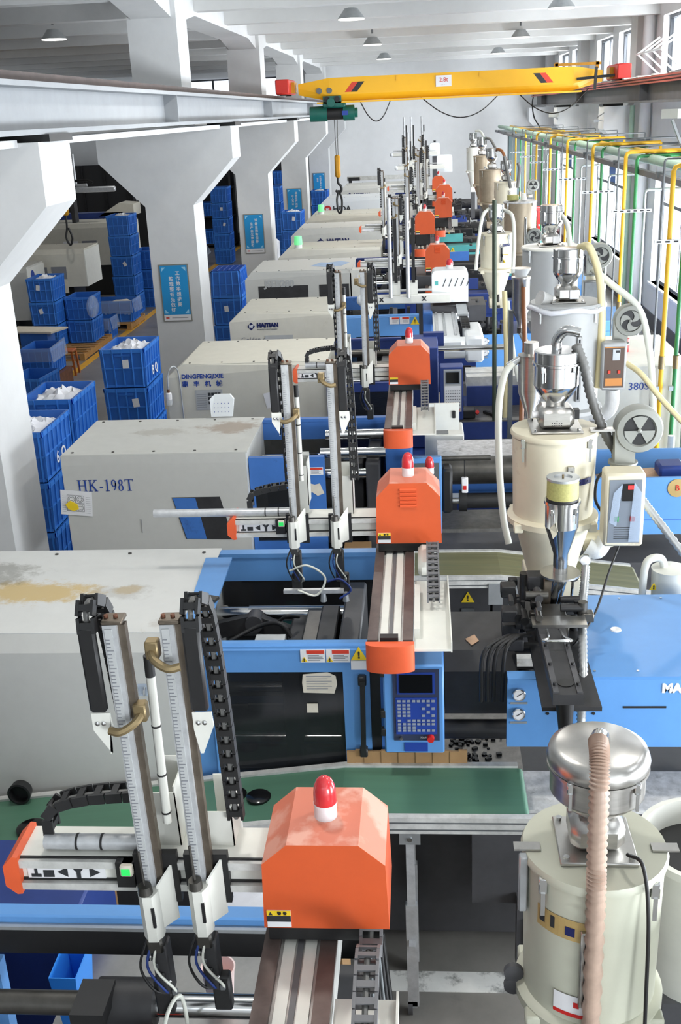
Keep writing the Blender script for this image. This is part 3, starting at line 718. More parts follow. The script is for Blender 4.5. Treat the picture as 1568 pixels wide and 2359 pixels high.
B().box(-.235,.075,4.62,4.9,.95,1.86).build('platen_guard','blue_mid',m1,smooth=False)
h1=hmi(m1,-.215,.072,4.47,1.385,1.865,pad='panel_navy')
for zz in (1.82,1.6,1.5): B().box(-.232,-.205,4.47,4.5,zz-.02,zz+.02,.004).build('hinge','black',m1)
B().box(-.05,-.01,4.63,4.66,1.1,1.39).build('panel_post','galv',m1,smooth=False)
for yy,zz in ((5.5,1.7),): 
    for xx in (-1.15,-.38): B().lathe((xx,yy,1.66),[(.035,0),(.035,-.03),(.02,-.03),(.02,-.01)],16,'y').build('roller','paper_aged',m1)
B().box(-1.1,-.85,5.66,5.672,1.42,1.6).build('inner_plate','galv_dark',m1,smooth=False); bx=B().box(-.84,-.76,5.6,5.66,1.48,1.6,.006).build('switch_box','teal',m1); B().cyl((-.8,5.59,1.57),(-.8,5.6,1.57),.009,n=10).build('indicator','led_red',m1)
B().box(-1.0,-.35,5.4,5.44,1.70,1.72).build('drip_strip','galv',m1,smooth=False)
B().prism([(-.64,4.9,1.66),(-.5,4.92,1.65),(-.49,5.0,1.66),(-.63,5.0,1.67)],(0,0,.006)).build('rag_sheet','paper_aged',m1,smooth=False)
# injection side
B().cyl((-.1,5.15,1.52),(.46,5.15,1.52),.14,n=20).build('barrel','steel_dark',m1)
B().prism([(.08,4.78,1.42),(.08,4.78,1.66),(.08,4.86,1.74),(.08,5.3,1.74),(.08,5.3,1.42)],(.36,0,0)).build('barrel_cover','dark',m1,smooth=False)
B().prism([(.22,4.9,1.743),(.26,4.95,1.743),(.24,5.02,1.743),(.19,4.97,1.743)],(0,0,.002)).build('sticker','rag',m1,smooth=False)
B().box(.06,.5,4.76,5.62,.95,.957).build('tread_plate','checker',m1,smooth=False)
B().cyl((.05,4.78,1.33),(.6,4.78,1.33),.05,n=16).build('cylinder','black',m1)
f=B().box(.37,2.9,4.50,4.53,1.405,1.77)
pnl=f.build('gauge_panel','blue',m1,smooth=False)
B().box(.37,.58,4.48,4.56,1.755,1.785).build('panel_lip','blue',m1,smooth=False)
gauge(pnl,.425,4.5,1.695); gauge(pnl,.425,4.5,1.59)
for x,zz in ((.56,1.69),(.56,1.59),(.775,1.69),(.775,1.59)): B().cyl((x,4.496,zz),(x,4.5,zz),.008,n=10).build('hole','black',pnl)
B().box(.91,1.11,4.497,4.5,1.618,1.628).build('slot','black',pnl,smooth=False)
text('MA',.062,'paper',pnl,(1.085,4.498,1.722),align='LEFT',bold=.004); 
pts=[(.73,4.5,1.785),(2.9,4.5,1.785),(2.9,5.4,1.785),(.80,5.4,1.785)]; lo=[(.63,4.56,1.41),(2.9,4.56,1.41),(2.9,5.4,1.41),(.66,5.4,1.41)]
b=B(); b.v=pts+lo; b.f=[(0,1,2,3),(7,6,5,4),(0,4,5,1),(1,5,6,2),(2,6,7,3),(3,7,4,0)]
ic=b.build('injection_cover','blue',m1,smooth=False)
B().lathe((.95,4.98,1.785),[(.028,0),(.026,.006),(.012,.006),(.0,.003)],16).build('lifting_eye','paper',ic)
for xx in (.78,.98,1.2):
    B().cyl((xx,4.55,1.785),(xx,4.55,1.79),.007,n=8).build('screw','steel',ic); B().cyl((xx+.05,5.35,1.785),(xx+.05,5.35,1.79),.007,n=8).build('screw','steel',ic)
B().box(.2,2.9,4.42,4.75,.95,1.1).build('bed_ledge','dusty',m1,smooth=False)
B().box(.2,2.9,4.41,4.46,.55,1.08).build('bed_side','bed_dark',m1,smooth=False)
B().box(.42,.62,4.36,4.42,.2,.62).build('bed_cabinet','bed_dark',m1,smooth=False); B().box(.46,.56,4.35,4.36,.32,.5).build('louvre','galv_dark',m1,smooth=False)
sticker(m1,1.06,1.19,4.409,.92,1.04,lines=5)
# feed throat, slide plate and nozzle valves under the first hopper
B().box(.5,.76,4.2,5.62,1.78,1.8).build('slide_base','dark',m1,smooth=False)
sl=B().box(.525,.655,4.05,4.72,1.9,1.95).build('feed_slide','dark',m1,smooth=False)
for xx in (.54,.64):
    B().box(xx-.012,xx+.012,4.06,4.6,1.95,1.957).build('slide_rail','bed_dark',sl,smooth=False)
    for yy in (4.12,4.3,4.48): B().cyl((xx,yy,1.957),(xx,yy,1.97),.008,n=8).build('bolt','black',sl)
B().cyl((.59,4.15,1.951),(.59,4.15,1.954),.036,n=18).build('drop_hole','black',sl)
B().cyl((.59,4.16,1.9),(.60,4.17,1.66),.045,.026,16).build('drain_spout','black',m1)
B().tube(spline([(.56,4.62,1.97),(.555,4.5,1.99),(.53,4.45,2.0),(.65,4.45,2.0),(.63,4.5,1.99),(.62,4.62,1.97)],6),.007,8).build('slide_handle','steel',sl)
B().box(.56,.68,4.72,4.95,1.86,1.95,.004).build('throat_block','steel_dark',m1); B().box(.585,.665,4.98,5.1,1.85,2.06,.004).build('throat','tarnish',m1)
B().box(.5,.76,4.68,4.78,1.95,1.965).build('throat_flange','steel_brushed',m1,smooth=False)
clutter(m1,.40,.56,4.75,5.2,1.78,2.04,30,5); clutter(m1,.68,.78,4.8,5.1,1.85,2.0,9,8)
for k,(a,c) in enumerate(((.26,.44),(.29,.47),(.32,.49),(.36,.5))):
    hose('hydraulic_hose',[(c,4.78,1.86),(c-.08,4.62,1.93),(a,4.55,1.88),(a-.01,4.56,1.62)],.010,'black','',parent=m1)
gg=B().lathe((.735,5.05,2.06),[(.03,0),(.03,-.02),(.0,-.02)],18,'y').build('pressure_gauge','steel',m1); B().cyl((.735,5.04,2.03),(.73,5.04,1.92),.007,n=8).build('gauge_stem','steel',m1)

# ---- machine 0: nearest, only its mould space and injection end reach into the frame
m0=thing('moulding_machine',(0,2.2,0),'nearest machine at the bottom of the picture, blue rear rail over an open mould space','machine','injection moulding machines')
B().box(-2.6,3.2,1.75,2.7,.12,.9,.01).build('bed','bed_dark',m0)
for xx in (-2.2,-.6,.9,2.6):
    for yy in (1.95,2.5): B().cyl((xx,yy,0),(xx,yy,.12),.07,.05,12).build('foot','black',m0)
B().box(-2.3,-.18,2.66,2.72,1.915,1.965,.006).build('rear_rail','blue',m0)
B().box(-2.3,-.18,2.64,2.66,1.925,1.938).build('rail_strip','galv',m0,smooth=False)
B().box(-2.3,-.18,2.655,2.675,1.82,1.915).build('rear_guard','black',m0,smooth=False)
B().box(-2.3,-1.42,2.6,2.68,.9,1.80).build('rear_door','navy',m0,smooth=False)
B().box(-1.42,-1.38,2.62,2.67,.9,1.80).build('door_edge','blue',m0,smooth=False)
B().lathe((-1.47,2.6,1.79),[(.032,0),(.032,-.03),(.018,-.03),(.018,-.01)],16,'y').build('roller','paper_aged',m0)
B().cyl((-2.3,2.5,1.775),(-.95,2.5,1.775),.036,n=18).build('tie_bar','steel_dark',m0); B().cyl((-.85,2.5,1.775),(-.2,2.5,1.775),.036,n=18).build('tie_bar','steel',m0)
B().cyl((-1.02,2.5,1.785),(-.84,2.5,1.785),.07,n=20).build('tie_bar_nut','dark',m0); B().box(-1.06,-.96,2.36,2.5,1.82,1.87).build('moving_platen_top','black',m0,smooth=False)
B().box(-1.0,-.86,1.9,2.44,.9,1.66,.01).build('moving_platen','dark',m0); B().box(-.84,-.74,2.0,2.4,1.0,1.6,.01).build('mould_half','steel_dark',m0)
B().box(-.34,-.2,1.8,2.6,.9,1.86,.012).build('fixed_platen','bed_dark',m0)
for k in range(5): B().lathe((-.86+.015*k,2.36,1.66),[(.02,-.006),(.026,0),(.02,.006)],12,'x').build('coil','ink_red',m0)
for k in range(4): B().tube(spline([(-.98+.05*k,2.36,1.55),(-.98+.05*k,2.34,1.68),(-.93+.05*k,2.33,1.70)],5),.008,6).build('pipe','black',m0)
hose('cooling_hose',[(-.8,2.33,1.6),(-.76,2.3,1.9),(-.71,2.32,1.99),(-.72,2.4,1.75)],.006,'hose_pale','',parent=m0)
B().box(.0,3.0,1.9,2.72,.9,1.1).build('bed_ledge','bed_dark',m0,smooth=False)
B().box(.3,.66,2.4,2.75,1.1,1.3,.006).build('throat_block','bed_dark',m0)
for k in range(7): hose('hydraulic_hose',[(-.2+.008*k,2.62,1.95),(-.19+.011*k,2.52,1.75),(-.17+.016*k+.006*(k%2),2.36,1.45),(-.15+.02*k,2.3,1.1)],.007,('black','galv_dark','dark')[k%3],'',parent=m0)
# ---- machine 2
m2,c2=machine(7.62,8.6,-2.76,-1.34,1.95,'moulding machine with pale grey cover, serif lettering and a slanted side window','cover_worn','blue_mid',low=1.05,ch=.075,chy=.004,side='cover_front')
b=B().prism([(-1.93,7.618,1.605),(-1.56,7.618,1.605),(-1.485,7.618,1.255),(-1.85,7.618,1.265)],(0,-.003,0)); b.build('window','dark',c2,smooth=False)
B().prism([(-1.925,7.615,1.6),(-1.75,7.615,1.6),(-1.69,7.615,1.262),(-1.845,7.615,1.268)],(0,-.002,0)).build('window_inner','blue_mid',c2,smooth=False)
# serif lettering HK-198T drawn as strokes
def serif(parent,s,x,y,z,h,mat):
    g=B(); t=h*.12; th=h*.05; cx=x
    def R_(a,b_,c,d): g.box(cx+a,cx+b_,y-.002,y,z+c,z+d)
    def S_(a,c): R_(a-t*.9,a+t*1.9,c,c+th)
    def arc(px,pz,rx,rz,a0,a1,w=t,n=14):
        for k in range(n):
            p,q=a0+(a1-a0)*k/n,a0+(a1-a0)*(k+1)/n
            g.quad(*[(cx+px+r*cos(a),y-.002,z+pz+rr*sin(a)) for r,rr,a in((rx,rz,p),(rx,rz,q),(rx-w,rz-th*1.3,q),(rx-w,rz-th*1.3,p))])
    for c in s:
        if c=='H':
            for a in(.12*h,.62*h): R_(a,a+t,0,h); S_(a,0); S_(a,h-th)
            R_(.12*h,.62*h,.48*h,.48*h+th); cx+=h*.92
        elif c=='K':
            R_(.12*h,.12*h+t,0,h); S_(.12*h,0); S_(.12*h,h-th); 
            g.bar((cx+.2*h,y-.001,z+.42*h),(cx+.66*h,y-.001,z+.97*h),.002,th*1.2); g.bar((cx+.33*h,y-.001,z+.56*h),(cx+.68*h,y-.001,z+.03*h),.002,t)
            R_(.5*h,.8*h,0,th); R_(.5*h,.78*h,h-th,h); cx+=h*.88
        elif c=='-': R_(.08*h,.36*h,.3*h,.3*h+th*1.6); cx+=h*.46
        elif c=='1': R_(.22*h,.22*h+t,0,h); R_(.1*h,.46*h,0,th); R_(.1*h,.22*h,h-th*2.2,h-th); cx+=h*.56
        elif c=='9': arc(.28*h,.68*h,.22*h,.32*h,0,2*pi); arc(.18*h,.66*h,.32*h,.64*h,-pi*.42,0.1); cx+=h*.58
        elif c=='8': arc(.28*h,.76*h,.19*h,.24*h,0,2*pi); arc(.28*h,.28*h,.23*h,.28*h,0,2*pi); cx+=h*.58
        elif c=='T': R_(.36*h,.36*h+t,0,h); R_(.24*h,.6*h,0,th); R_(.06*h,.78*h,h-th,h); R_(.06*h,.06*h+th,h*.8,h); R_(.78*h-th,.78*h,h*.8,h); cx+=h*.84
    return g.build('lettering',mat,parent,smooth=False)
serif(c2,'HK-198T',-2.655,7.618,1.665,.092,'ink_blue')
p_=drawing(c2,-2.80,-2.555,7.612,1.475,1.675,tilt=.09,name='drawing_sheet')
B().prism([(-2.76,7.60,1.57),(-2.72,7.60,1.6),(-2.67,7.60,1.57),(-2.66,7.60,1.53),(-2.7,7.60,1.515),(-2.74,7.60,1.53)],(0,-.006,0)).build('yellow_tape','yellow_sign',c2,smooth=False)
B().box(-2.19,-2.187,7.615,7.618,1.32,1.43).build('scratch','ink_grey',c2,smooth=False)
d2=framed(m2,'safety_door',-1.335,-.76,7.7,1.02,1.88,-1.3,-.98,1.2,1.63,'blue_mid')
sticker(d2,-.98,-.9,7.697,1.74,1.80,head='yellow_sign'); sticker(d2,-.9,-.77,7.697,1.74,1.80)
B().prism([(-.9,7.698,1.68),(-.84,7.698,1.66),(-.8,7.698,1.67),(-.77,7.698,1.59),(-.82,7.698,1.57),(-.86,7.698,1.60),(-.93,7.698,1.59)],(0,-.002,0)).build('peeled_label','paper_aged',d2,smooth=False)
B().box(-1.34,-.28,7.62,7.68,.95,1.1).build('front_skirt','blue_mid',m2,smooth=False)
tiebars(m2,-.8,-.2,7.85,8.35,(1.86,),'steel'); B().cyl((-.7,8.1,1.78),(-.2,8.1,1.78),.03,n=14).build('cylinder','steel',m2); B().cyl((-.78,7.75,1.42),(-.2,7.75,1.42),.035,n=14).build('guide_bar','steel',m2)
B().box(-.3,-.1,7.8,8.5,.95,1.9,.01).build('platen_block','blue_mid',m2)
B().box(-.12,.12,7.56,7.62,1.3,1.9,.005).build('control_panel','blue',m2); B().box(-.1,.1,7.555,7.56,1.5,1.86).build('screen','galv_dark',m2,smooth=False)
B().box(.12,.2,7.58,7.75,1.45,1.8,.02).build('cable_loom','black',m2)
B().cyl((-.1,8.1,1.62),(.95,8.1,1.62),.11,n=20).build('barrel','steel_dark',m2); B().cyl((.3,7.95,1.42),(.98,7.95,1.42),.06,n=16).build('cylinder','black',m2); B().cyl((.26,7.95,1.42),(.32,7.95,1.42),.085,n=16).build('cylinder_head','black',m2); B().cyl((.05,7.95,1.42),(.28,7.95,1.42),.025,n=12).build('piston_rod','steel',m2)
B().box(.1,1.1,8.15,8.6,1.58,1.72).build('barrel_shelf','dusty',m2,smooth=False); B().box(.1,1.1,8.13,8.15,1.42,1.6).build('shelf_skirt','blue_mid',m2,smooth=False)
B().box(.1,1.05,7.7,8.12,1.25,1.28).build('step_plate','checker',m2,smooth=False)
for xx in (.12,.5): B().box(xx,xx+.36,7.54,7.58,.25,.93).build('cabinet_door','bed_dark',m2,smooth=False)
w=warn(m2,.31,7.535,.74,.1); B().box(.26,.36,7.53,7.54,.6,.69).build('louvre','galv_dark',m2,smooth=False)
B().box(1.05,1.12,7.53,7.54,.62,.78).build('lock','galv',m2,smooth=False)
f=B().box(1.23,2.9,7.60,7.63,1.255,1.70).box(1.23,2.9,8.3,8.33,1.255,1.70).box(1.23,1.26,7.63,8.3,1.255,1.70).box(1.26,2.9,7.63,8.3,1.255,1.3)
f.build('injection_tray','blue',m2,smooth=False)
B().lathe((1.84,7.599,1.62),[(.07,0),(.07,-.006),(.0,-.008)],20,'y').build('badge','label_ochre',m2); text('B',.06,'red',m2,(1.84,7.588,1.62))
B().box(1.24,2.9,7.597,7.6,1.37,1.375).build('tray_fold','blue_mid',m2,smooth=False)
B().box(1.1,2.9,7.5,8.5,.95,1.07).build('bed_ledge','bed_dark',m2,smooth=False)
o=B().heap(1.28,2.85,7.65,8.28,1.5,.16,14,9,3,.05).build('wrapping_scraps','rag',None,ang=25); tag(o,'crumpled brown and white wrapping heaped in the blue tray at right','scraps'); base(o,2.0,8.0,1.5)
o=B().box(1.75,1.95,7.8,8.0,1.62,1.72,.02).build('tool_bag','navy',None); tag(o,'small dark blue bag with red top lying on the scraps','bag'); base(o,1.85,7.9,1.62)
# ---- machine 3: white cover with navy frame
m3,c3=machine(10.6,11.8,-2.62,-.98,1.965,'moulding machine with cream grey cover, navy frame and blue maker lettering','cover_cream','navy',left_cut=.16,ch=.03)
text('DINGFENGJIXIE',.062,'ink_blue',c3,(-2.46,10.597,1.85),align='LEFT',bold=.002); text('鼎   丰   机   械',.064,'ink_blue',c3,(-2.46,10.597,1.77),align='LEFT',bold=.002)
cp=B().box(-2.33,-2.05,10.592,10.6,1.5,1.71).build('card','hop_grey',c3,smooth=False)
for r in range(3):
    for q in range(4): B().box(-2.20+.034*q,-2.172+.034*q,10.588,10.592,1.65-.045*r,1.68-.045*r).build('picture','ink',cp,smooth=False)
g=B()
for r in range(7): g.box(-2.32,-2.22,10.589,10.592,1.53+.022*r,1.533+.022*r)
g.build('print_lines','ink_grey',cp,smooth=False)['kind']='stuff'
o=B().box(-1.62,-1.40,10.592,10.6,1.52,1.68).build('paper_sheet','paper',c3,smooth=False); rotate_about(o,(-1.5,10.6,1.6),-.2)
drawing(c3,-2.56,-2.28,10.595,1.30,1.41,name='drawing_sheet')
B().box(-.98,-.28,10.55,10.6,1.0,1.75).build('front_guard','navy',m3,smooth=False); B().box(-.95,-.3,10.54,10.55,1.2,1.66).build('window_pane','door_glass',m3,smooth=False)
tiebars(m3,-.9,-.2,10.9,11.5,(1.85,),'steel_dark')
B().cyl((-.2,11.4,1.9),(.95,11.4,1.9),.03,n=14).build('guide_rod','steel',m3)
B().box(-.15,.15,10.9,11.6,.95,2.02,.01).build('platen_block','navy',m3); B().box(.0,.22,11.5,11.6,1.0,2.05).build('platen_side','navy',m3,smooth=False)
hmi(m3,.16,.39,10.5,1.36,1.90,'navy','hop_grey',near=False)
B().box(.15,1.5,10.62,11.7,.95,1.3).build('bed_step','navy',m3,smooth=False); B().box(.15,1.6,10.5,10.62,1.1,1.12).build('step_plate','checker',m3,smooth=False)
B().box(.2,1.5,10.62,11.2,1.3,1.315).build('step_plate','checker',m3,smooth=False); B().box(.45,1.5,11.25,11.7,1.5,1.62).build('barrel_shelf','alu_dirty',m3,smooth=False); B().box(.45,1.5,11.2,11.25,1.3,1.52).build('shelf_skirt','navy',m3,smooth=False)
ic=B().box(1.62,2.5,10.1,11.5,.95,1.97,.02).build('injection_cabinet','white_paint',m3); text('380S',.1,'ink_blue',ic,(2.02,10.097,1.76)); B().cyl((1.98,10.7,1.97),(1.98,10.7,2.1),.05,n=12).build('cap','red',m3)
# ---- machine 4: pale blue door like machine 1
m4,c4=machine(13.6,14.75,-2.47,-1.06,1.95,'moulding machine with white cover, blue door and the white robot over it','cover_cream','blue_mid',left_cut=.12,ch=.03,low=1.0)
logo(c4,-2.19,13.597,1.79,.1,'HAITIAN',sub='PLASTICS MACHINERY'); text('Golden class',.085,'ink_grey',c4,(-2.33,13.597,1.62),align='LEFT')
cp=B().box(-2.02,-1.66,13.592,13.6,1.5,1.67).build('card','hop_grey',c4,smooth=False)
for q in range(4): B().box(-1.86+.045*q,-1.825+.045*q,13.588,13.592,1.57,1.62).build('picture','ink',cp,smooth=False)
d4=framed(m4,'safety_door',-1.04,-.05,13.58,1.05,1.88,-.85,-.12,1.15,1.62,'blue',top=.04)
sticker(d4,-.42,-.3,13.577,1.77,1.86); sticker(d4,-.29,-.17,13.577,1.77,1.86); warn(d4,-.10,13.577,1.76,.11); b=B().box(-.12,-.07,13.54,13.57,1.2,1.6,.01); b.build('door_handle','black',d4)
B().box(.0,.12,13.6,14.6,.95,1.9,.01).build('platen_block','blue_mid',m4); B().cyl((.1,14.1,1.6),(.9,14.1,1.6),.13,n=18).build('barrel','dark',m4); B().box(.1,.8,13.75,14.4,1.75,1.95).build('barrel_cover','bed_dark',m4,smooth=False); sticker(m4,.42,.58,13.747,1.78,1.86)
pn=B().box(.66,2.6,13.48,13.51,1.12,1.62).build('gauge_panel','blue',m4,smooth=False); gauge(pn,.77,13.48,1.54,.05); gauge(pn,.77,13.48,1.4,.05)
B().box(1.35,2.6,13.5,14.5,1.12,1.75,.01).build('injection_cover','blue',m4)
clutter(m4,.55,1.0,13.6,14.2,1.55,2.0,34,4); B().box(.15,.6,13.6,13.65,1.0,1.2).build('bed_side','black',m4,smooth=False)
# ---- machines further back
FAR=[(5,16.6,18.0,-2.72,-1.08,2.06,'moulding machine whose grey cover has two dark windows and a blue scuffed top','cover_front','navy'),
(6,19.9,21.1,-2.62,-.75,2.0,'moulding machine with cream top, green beacon and maker logo behind the two-window machine','cover_cream','navy'),
(7,22.9,24.1,-2.72,-.78,2.07,'moulding machine with cut-off logo, behind the one with the green beacon','cover','navy'),
(8,26.0,27.2,-2.72,-.8,2.07,'moulding machine with small green beacon, behind the cut-off logo','cover_cream','teal'),
(9,29.4,30.6,-2.66,-.7,2.2,'moulding machine with round red emblem on its white cover','white_clean','navy'),
(10,33.0,34.2,-2.4,-.5,2.28,'farthest moulding machine, grey cover under a long rail','cover','navy')]
for i,y0,y1,xl,xr,zt,lab,cm,bc in FAR:
    t,c=machine(y0,y1,xl,xr,zt,lab,cm,bc,left_cut=.16 if i!=5 else .1,ch=.05,low=1.0)
    B().box(xr,-.2,y0+.02,y0+.07,.95,1.7).build('front_guard',bc,t,smooth=False); B().box(xr+.1,-.3,y0+.01,y0+.02,1.2,1.6).build('window_pane','door_glass',t,smooth=False)
    B().box(-.1,.14,y0+.2,y1-.1,.95,1.9,.01).build('platen_block','bed_dark',t); B().cyl((0,y0+.6,1.6),(1.6,y0+.6,1.6),.14,n=16).build('barrel','dark',t)
    B().box(.1,1.2,y0+.1,y0+.5,1.3,1.62,.01).build('barrel_cover',{5:'navy',6:'black',7:'teal',8:'black',9:'navy',10:'black'}[i],t)
    B().box(.35,.85,y0+.06,y0+.1,1.7,1.86).build('side_panel',{5:'navy',6:'blue_mid',7:'teal',8:'white_paint',9:'white_paint',10:'bed_dark'}[i],t,smooth=False)
    warn(t,.5,y0+.05,1.5,.1); warn(t,.64,y0+.05,1.5,.1)
    B().box(1.7,2.6,y0+.1,y1-.1,.95,1.7,.01).build('injection_cover',{5:'blue',6:'blue_mid',7:'teal',8:'white_paint',9:'white_paint',10:'navy'}[i],t)
    clutter(t,.75,1.25,y0+.1,y0+.6,1.5,1.95,16,i)
    if i==5:
        for a,b_ in((-2.52,-1.75),(-1.58,-.75)): B().box(a,min(b_,-1.12),y0-.004,y0,1.35,1.85).build('window','dark',c,smooth=False)
        text('JSEB280',.14,'hop_grey',c,(-2.42,y0-.003,1.88),align='LEFT',bold=.006); B().prism([(-1.75,y0+.5,2.067),(-1.5,y0+.35,2.067),(-1.25,y0+.45,2.067),(-1.15,y0+.8,2.067),(-1.3,y0+1.0,2.067),(-1.5,y0+.85,2.067),(-1.62,y0+.9,2.067)],(0,0,.002)).build('scuff','scuff_blue',c,smooth=False)
        B().box(-1.1,-.75,y0,y0+.3,1.2,2.05).build('end_panel','white_paint',t,smooth=False); sticker(t,-1.0,-.86,y0-.003,1.85,1.98,head='yellow_sign')
    elif i in(6,7,8,10): logo(c,-2.22 if i==6 else -2.1,y0-.003,zt-.28,.2 if i==6 else .17,'HAITIAN',sub='PLASTICS MACHINERY')
    elif i==9:
        B().lathe((-2.47,y0-.001,1.92),[(.10,0),(.10,-.003),(.0,-.003)],24,'y').build('emblem','red',c); text('HI',.1,'paper',c,(-2.47,y0-.005,1.92),bold=.004); text('HIDA',.2,'ink',c,(-2.33,y0-.003,1.92),align='LEFT',bold=.005)
    if i in(6,8):
        bl=thing('stack_light',(xl+.36,y0+.22,zt),'pale green signal lamp on the corner of a white machine cover, %s one'%('nearer' if i==6 else 'farther'),'lamp','green signal lamps')
        B().cyl((xl+.36,y0+.22,zt),(xl+.36,y0+.22,zt+.07),.07,n=14).build('base','paper',bl); B().cyl((xl+.36,y0+.22,zt+.07),(xl+.36,y0+.22,zt+.22),.08,.07,n=14).build('dome','beacon_green',bl)
o=thing('long_rail',(-1.4,35.2,2.3),'long grey linear rail lying over the farthest machine cover','rail'); B().box(-2.3,.0,35.1,35.2,2.3,2.42).build('beam','alu_dirty',o,smooth=False); B().box(-2.25,-1.9,35.05,35.1,2.3,2.4).build('carriage','black',o,smooth=False)
for x in(-2.2,-.1): B().box(x-.05,x+.05,35.1,35.2,0,2.3).build('post','bed_dark',o,smooth=False)

# ================================================================ take-out robots
def chain(t,pts,w,axis,name='drag_chain',mat='black',each=True,h=.03):
    """energy chain: separate links along a path; axis = link width direction"""
    sp=spline(pts,14); L=[0]
    for i in range(len(sp)-1): L.append(L[-1]+(sp[i+1]-sp[i]).length)
    n=max(3,int(L[-1]/.042)); A=Vector(axis)
    root=None; j=B(); links=[]
    for k in range(n):
        d=L[-1]*(k+.5)/n; i=max(q for q in range(len(L)) if L[q]<=d); i=min(i,len(sp)-2)
        f=(d-L[i])/max(1e-9,L[i+1]-L[i]); p=sp[i].lerp(sp[i+1],f); tn=(sp[i+1]-sp[i]).normalized(); nn=A.cross(tn).normalized()
        m=Matrix((A,tn,nn)).transposed(); l=L[-1]/n*.93
        b=B(); b.obox(p+A*(w/2-.004),(.008,l,h),m); b.obox(p-A*(w/2-.004),(.008,l,h),m); b.obox(p+nn*(h/2-.004),(w*.98,l*.42,.006),m); b.obox(p-nn*(h/2-.004),(w*.98,l*.42,.006),m)
        links.append(b)
    if each:
        r=links[0].build(name,mat,t,smooth=False)
        for b in links[1:]: b.build('chain_link',mat,r,smooth=False)
        cb=B().tube([q for q in sp[::4]]+[sp[-1]],.008,6).build('cable','hose_grey',r)
    else:
        for b in links: j.add(b.v,b.f)
        r=j.build(name,mat,t,smooth=False); r['kind']='stuff'
        B().tube([q for q in sp[::4]]+[sp[-1]],.008,6).build('cable','hose_grey',t)
    return r
def beacon(x,y,z,label,r=.032,on='red_dome'):
    t=thing('beacon_light',(x,y,z),label,'warning light','red rotating beacons')
    B().lathe((x,y,z),[(r*.98,0),(r*.95,.036),(r*1.02,.04),(r*1.02,.046),(r*.9,.046)],20).build('base','paper',t)
    B().lathe((x,y,z+.046),[(r*1.0,0),(r*.98,.03),(r*.9,.05),(r*.66,.068),(r*.3,.078),(0,.08)],20).build('dome',on,t,ang=60)
    return t
def hat_profile(x0,x1,z0,z1):
    w=x1-x0; h=z1-z0; return [(x0,z0),(x0+.006,z0+h*.77),(x0+w*.22,z1),(x1-w*.22,z1),(x1-.006,z0+h*.77),(x1,z0)]
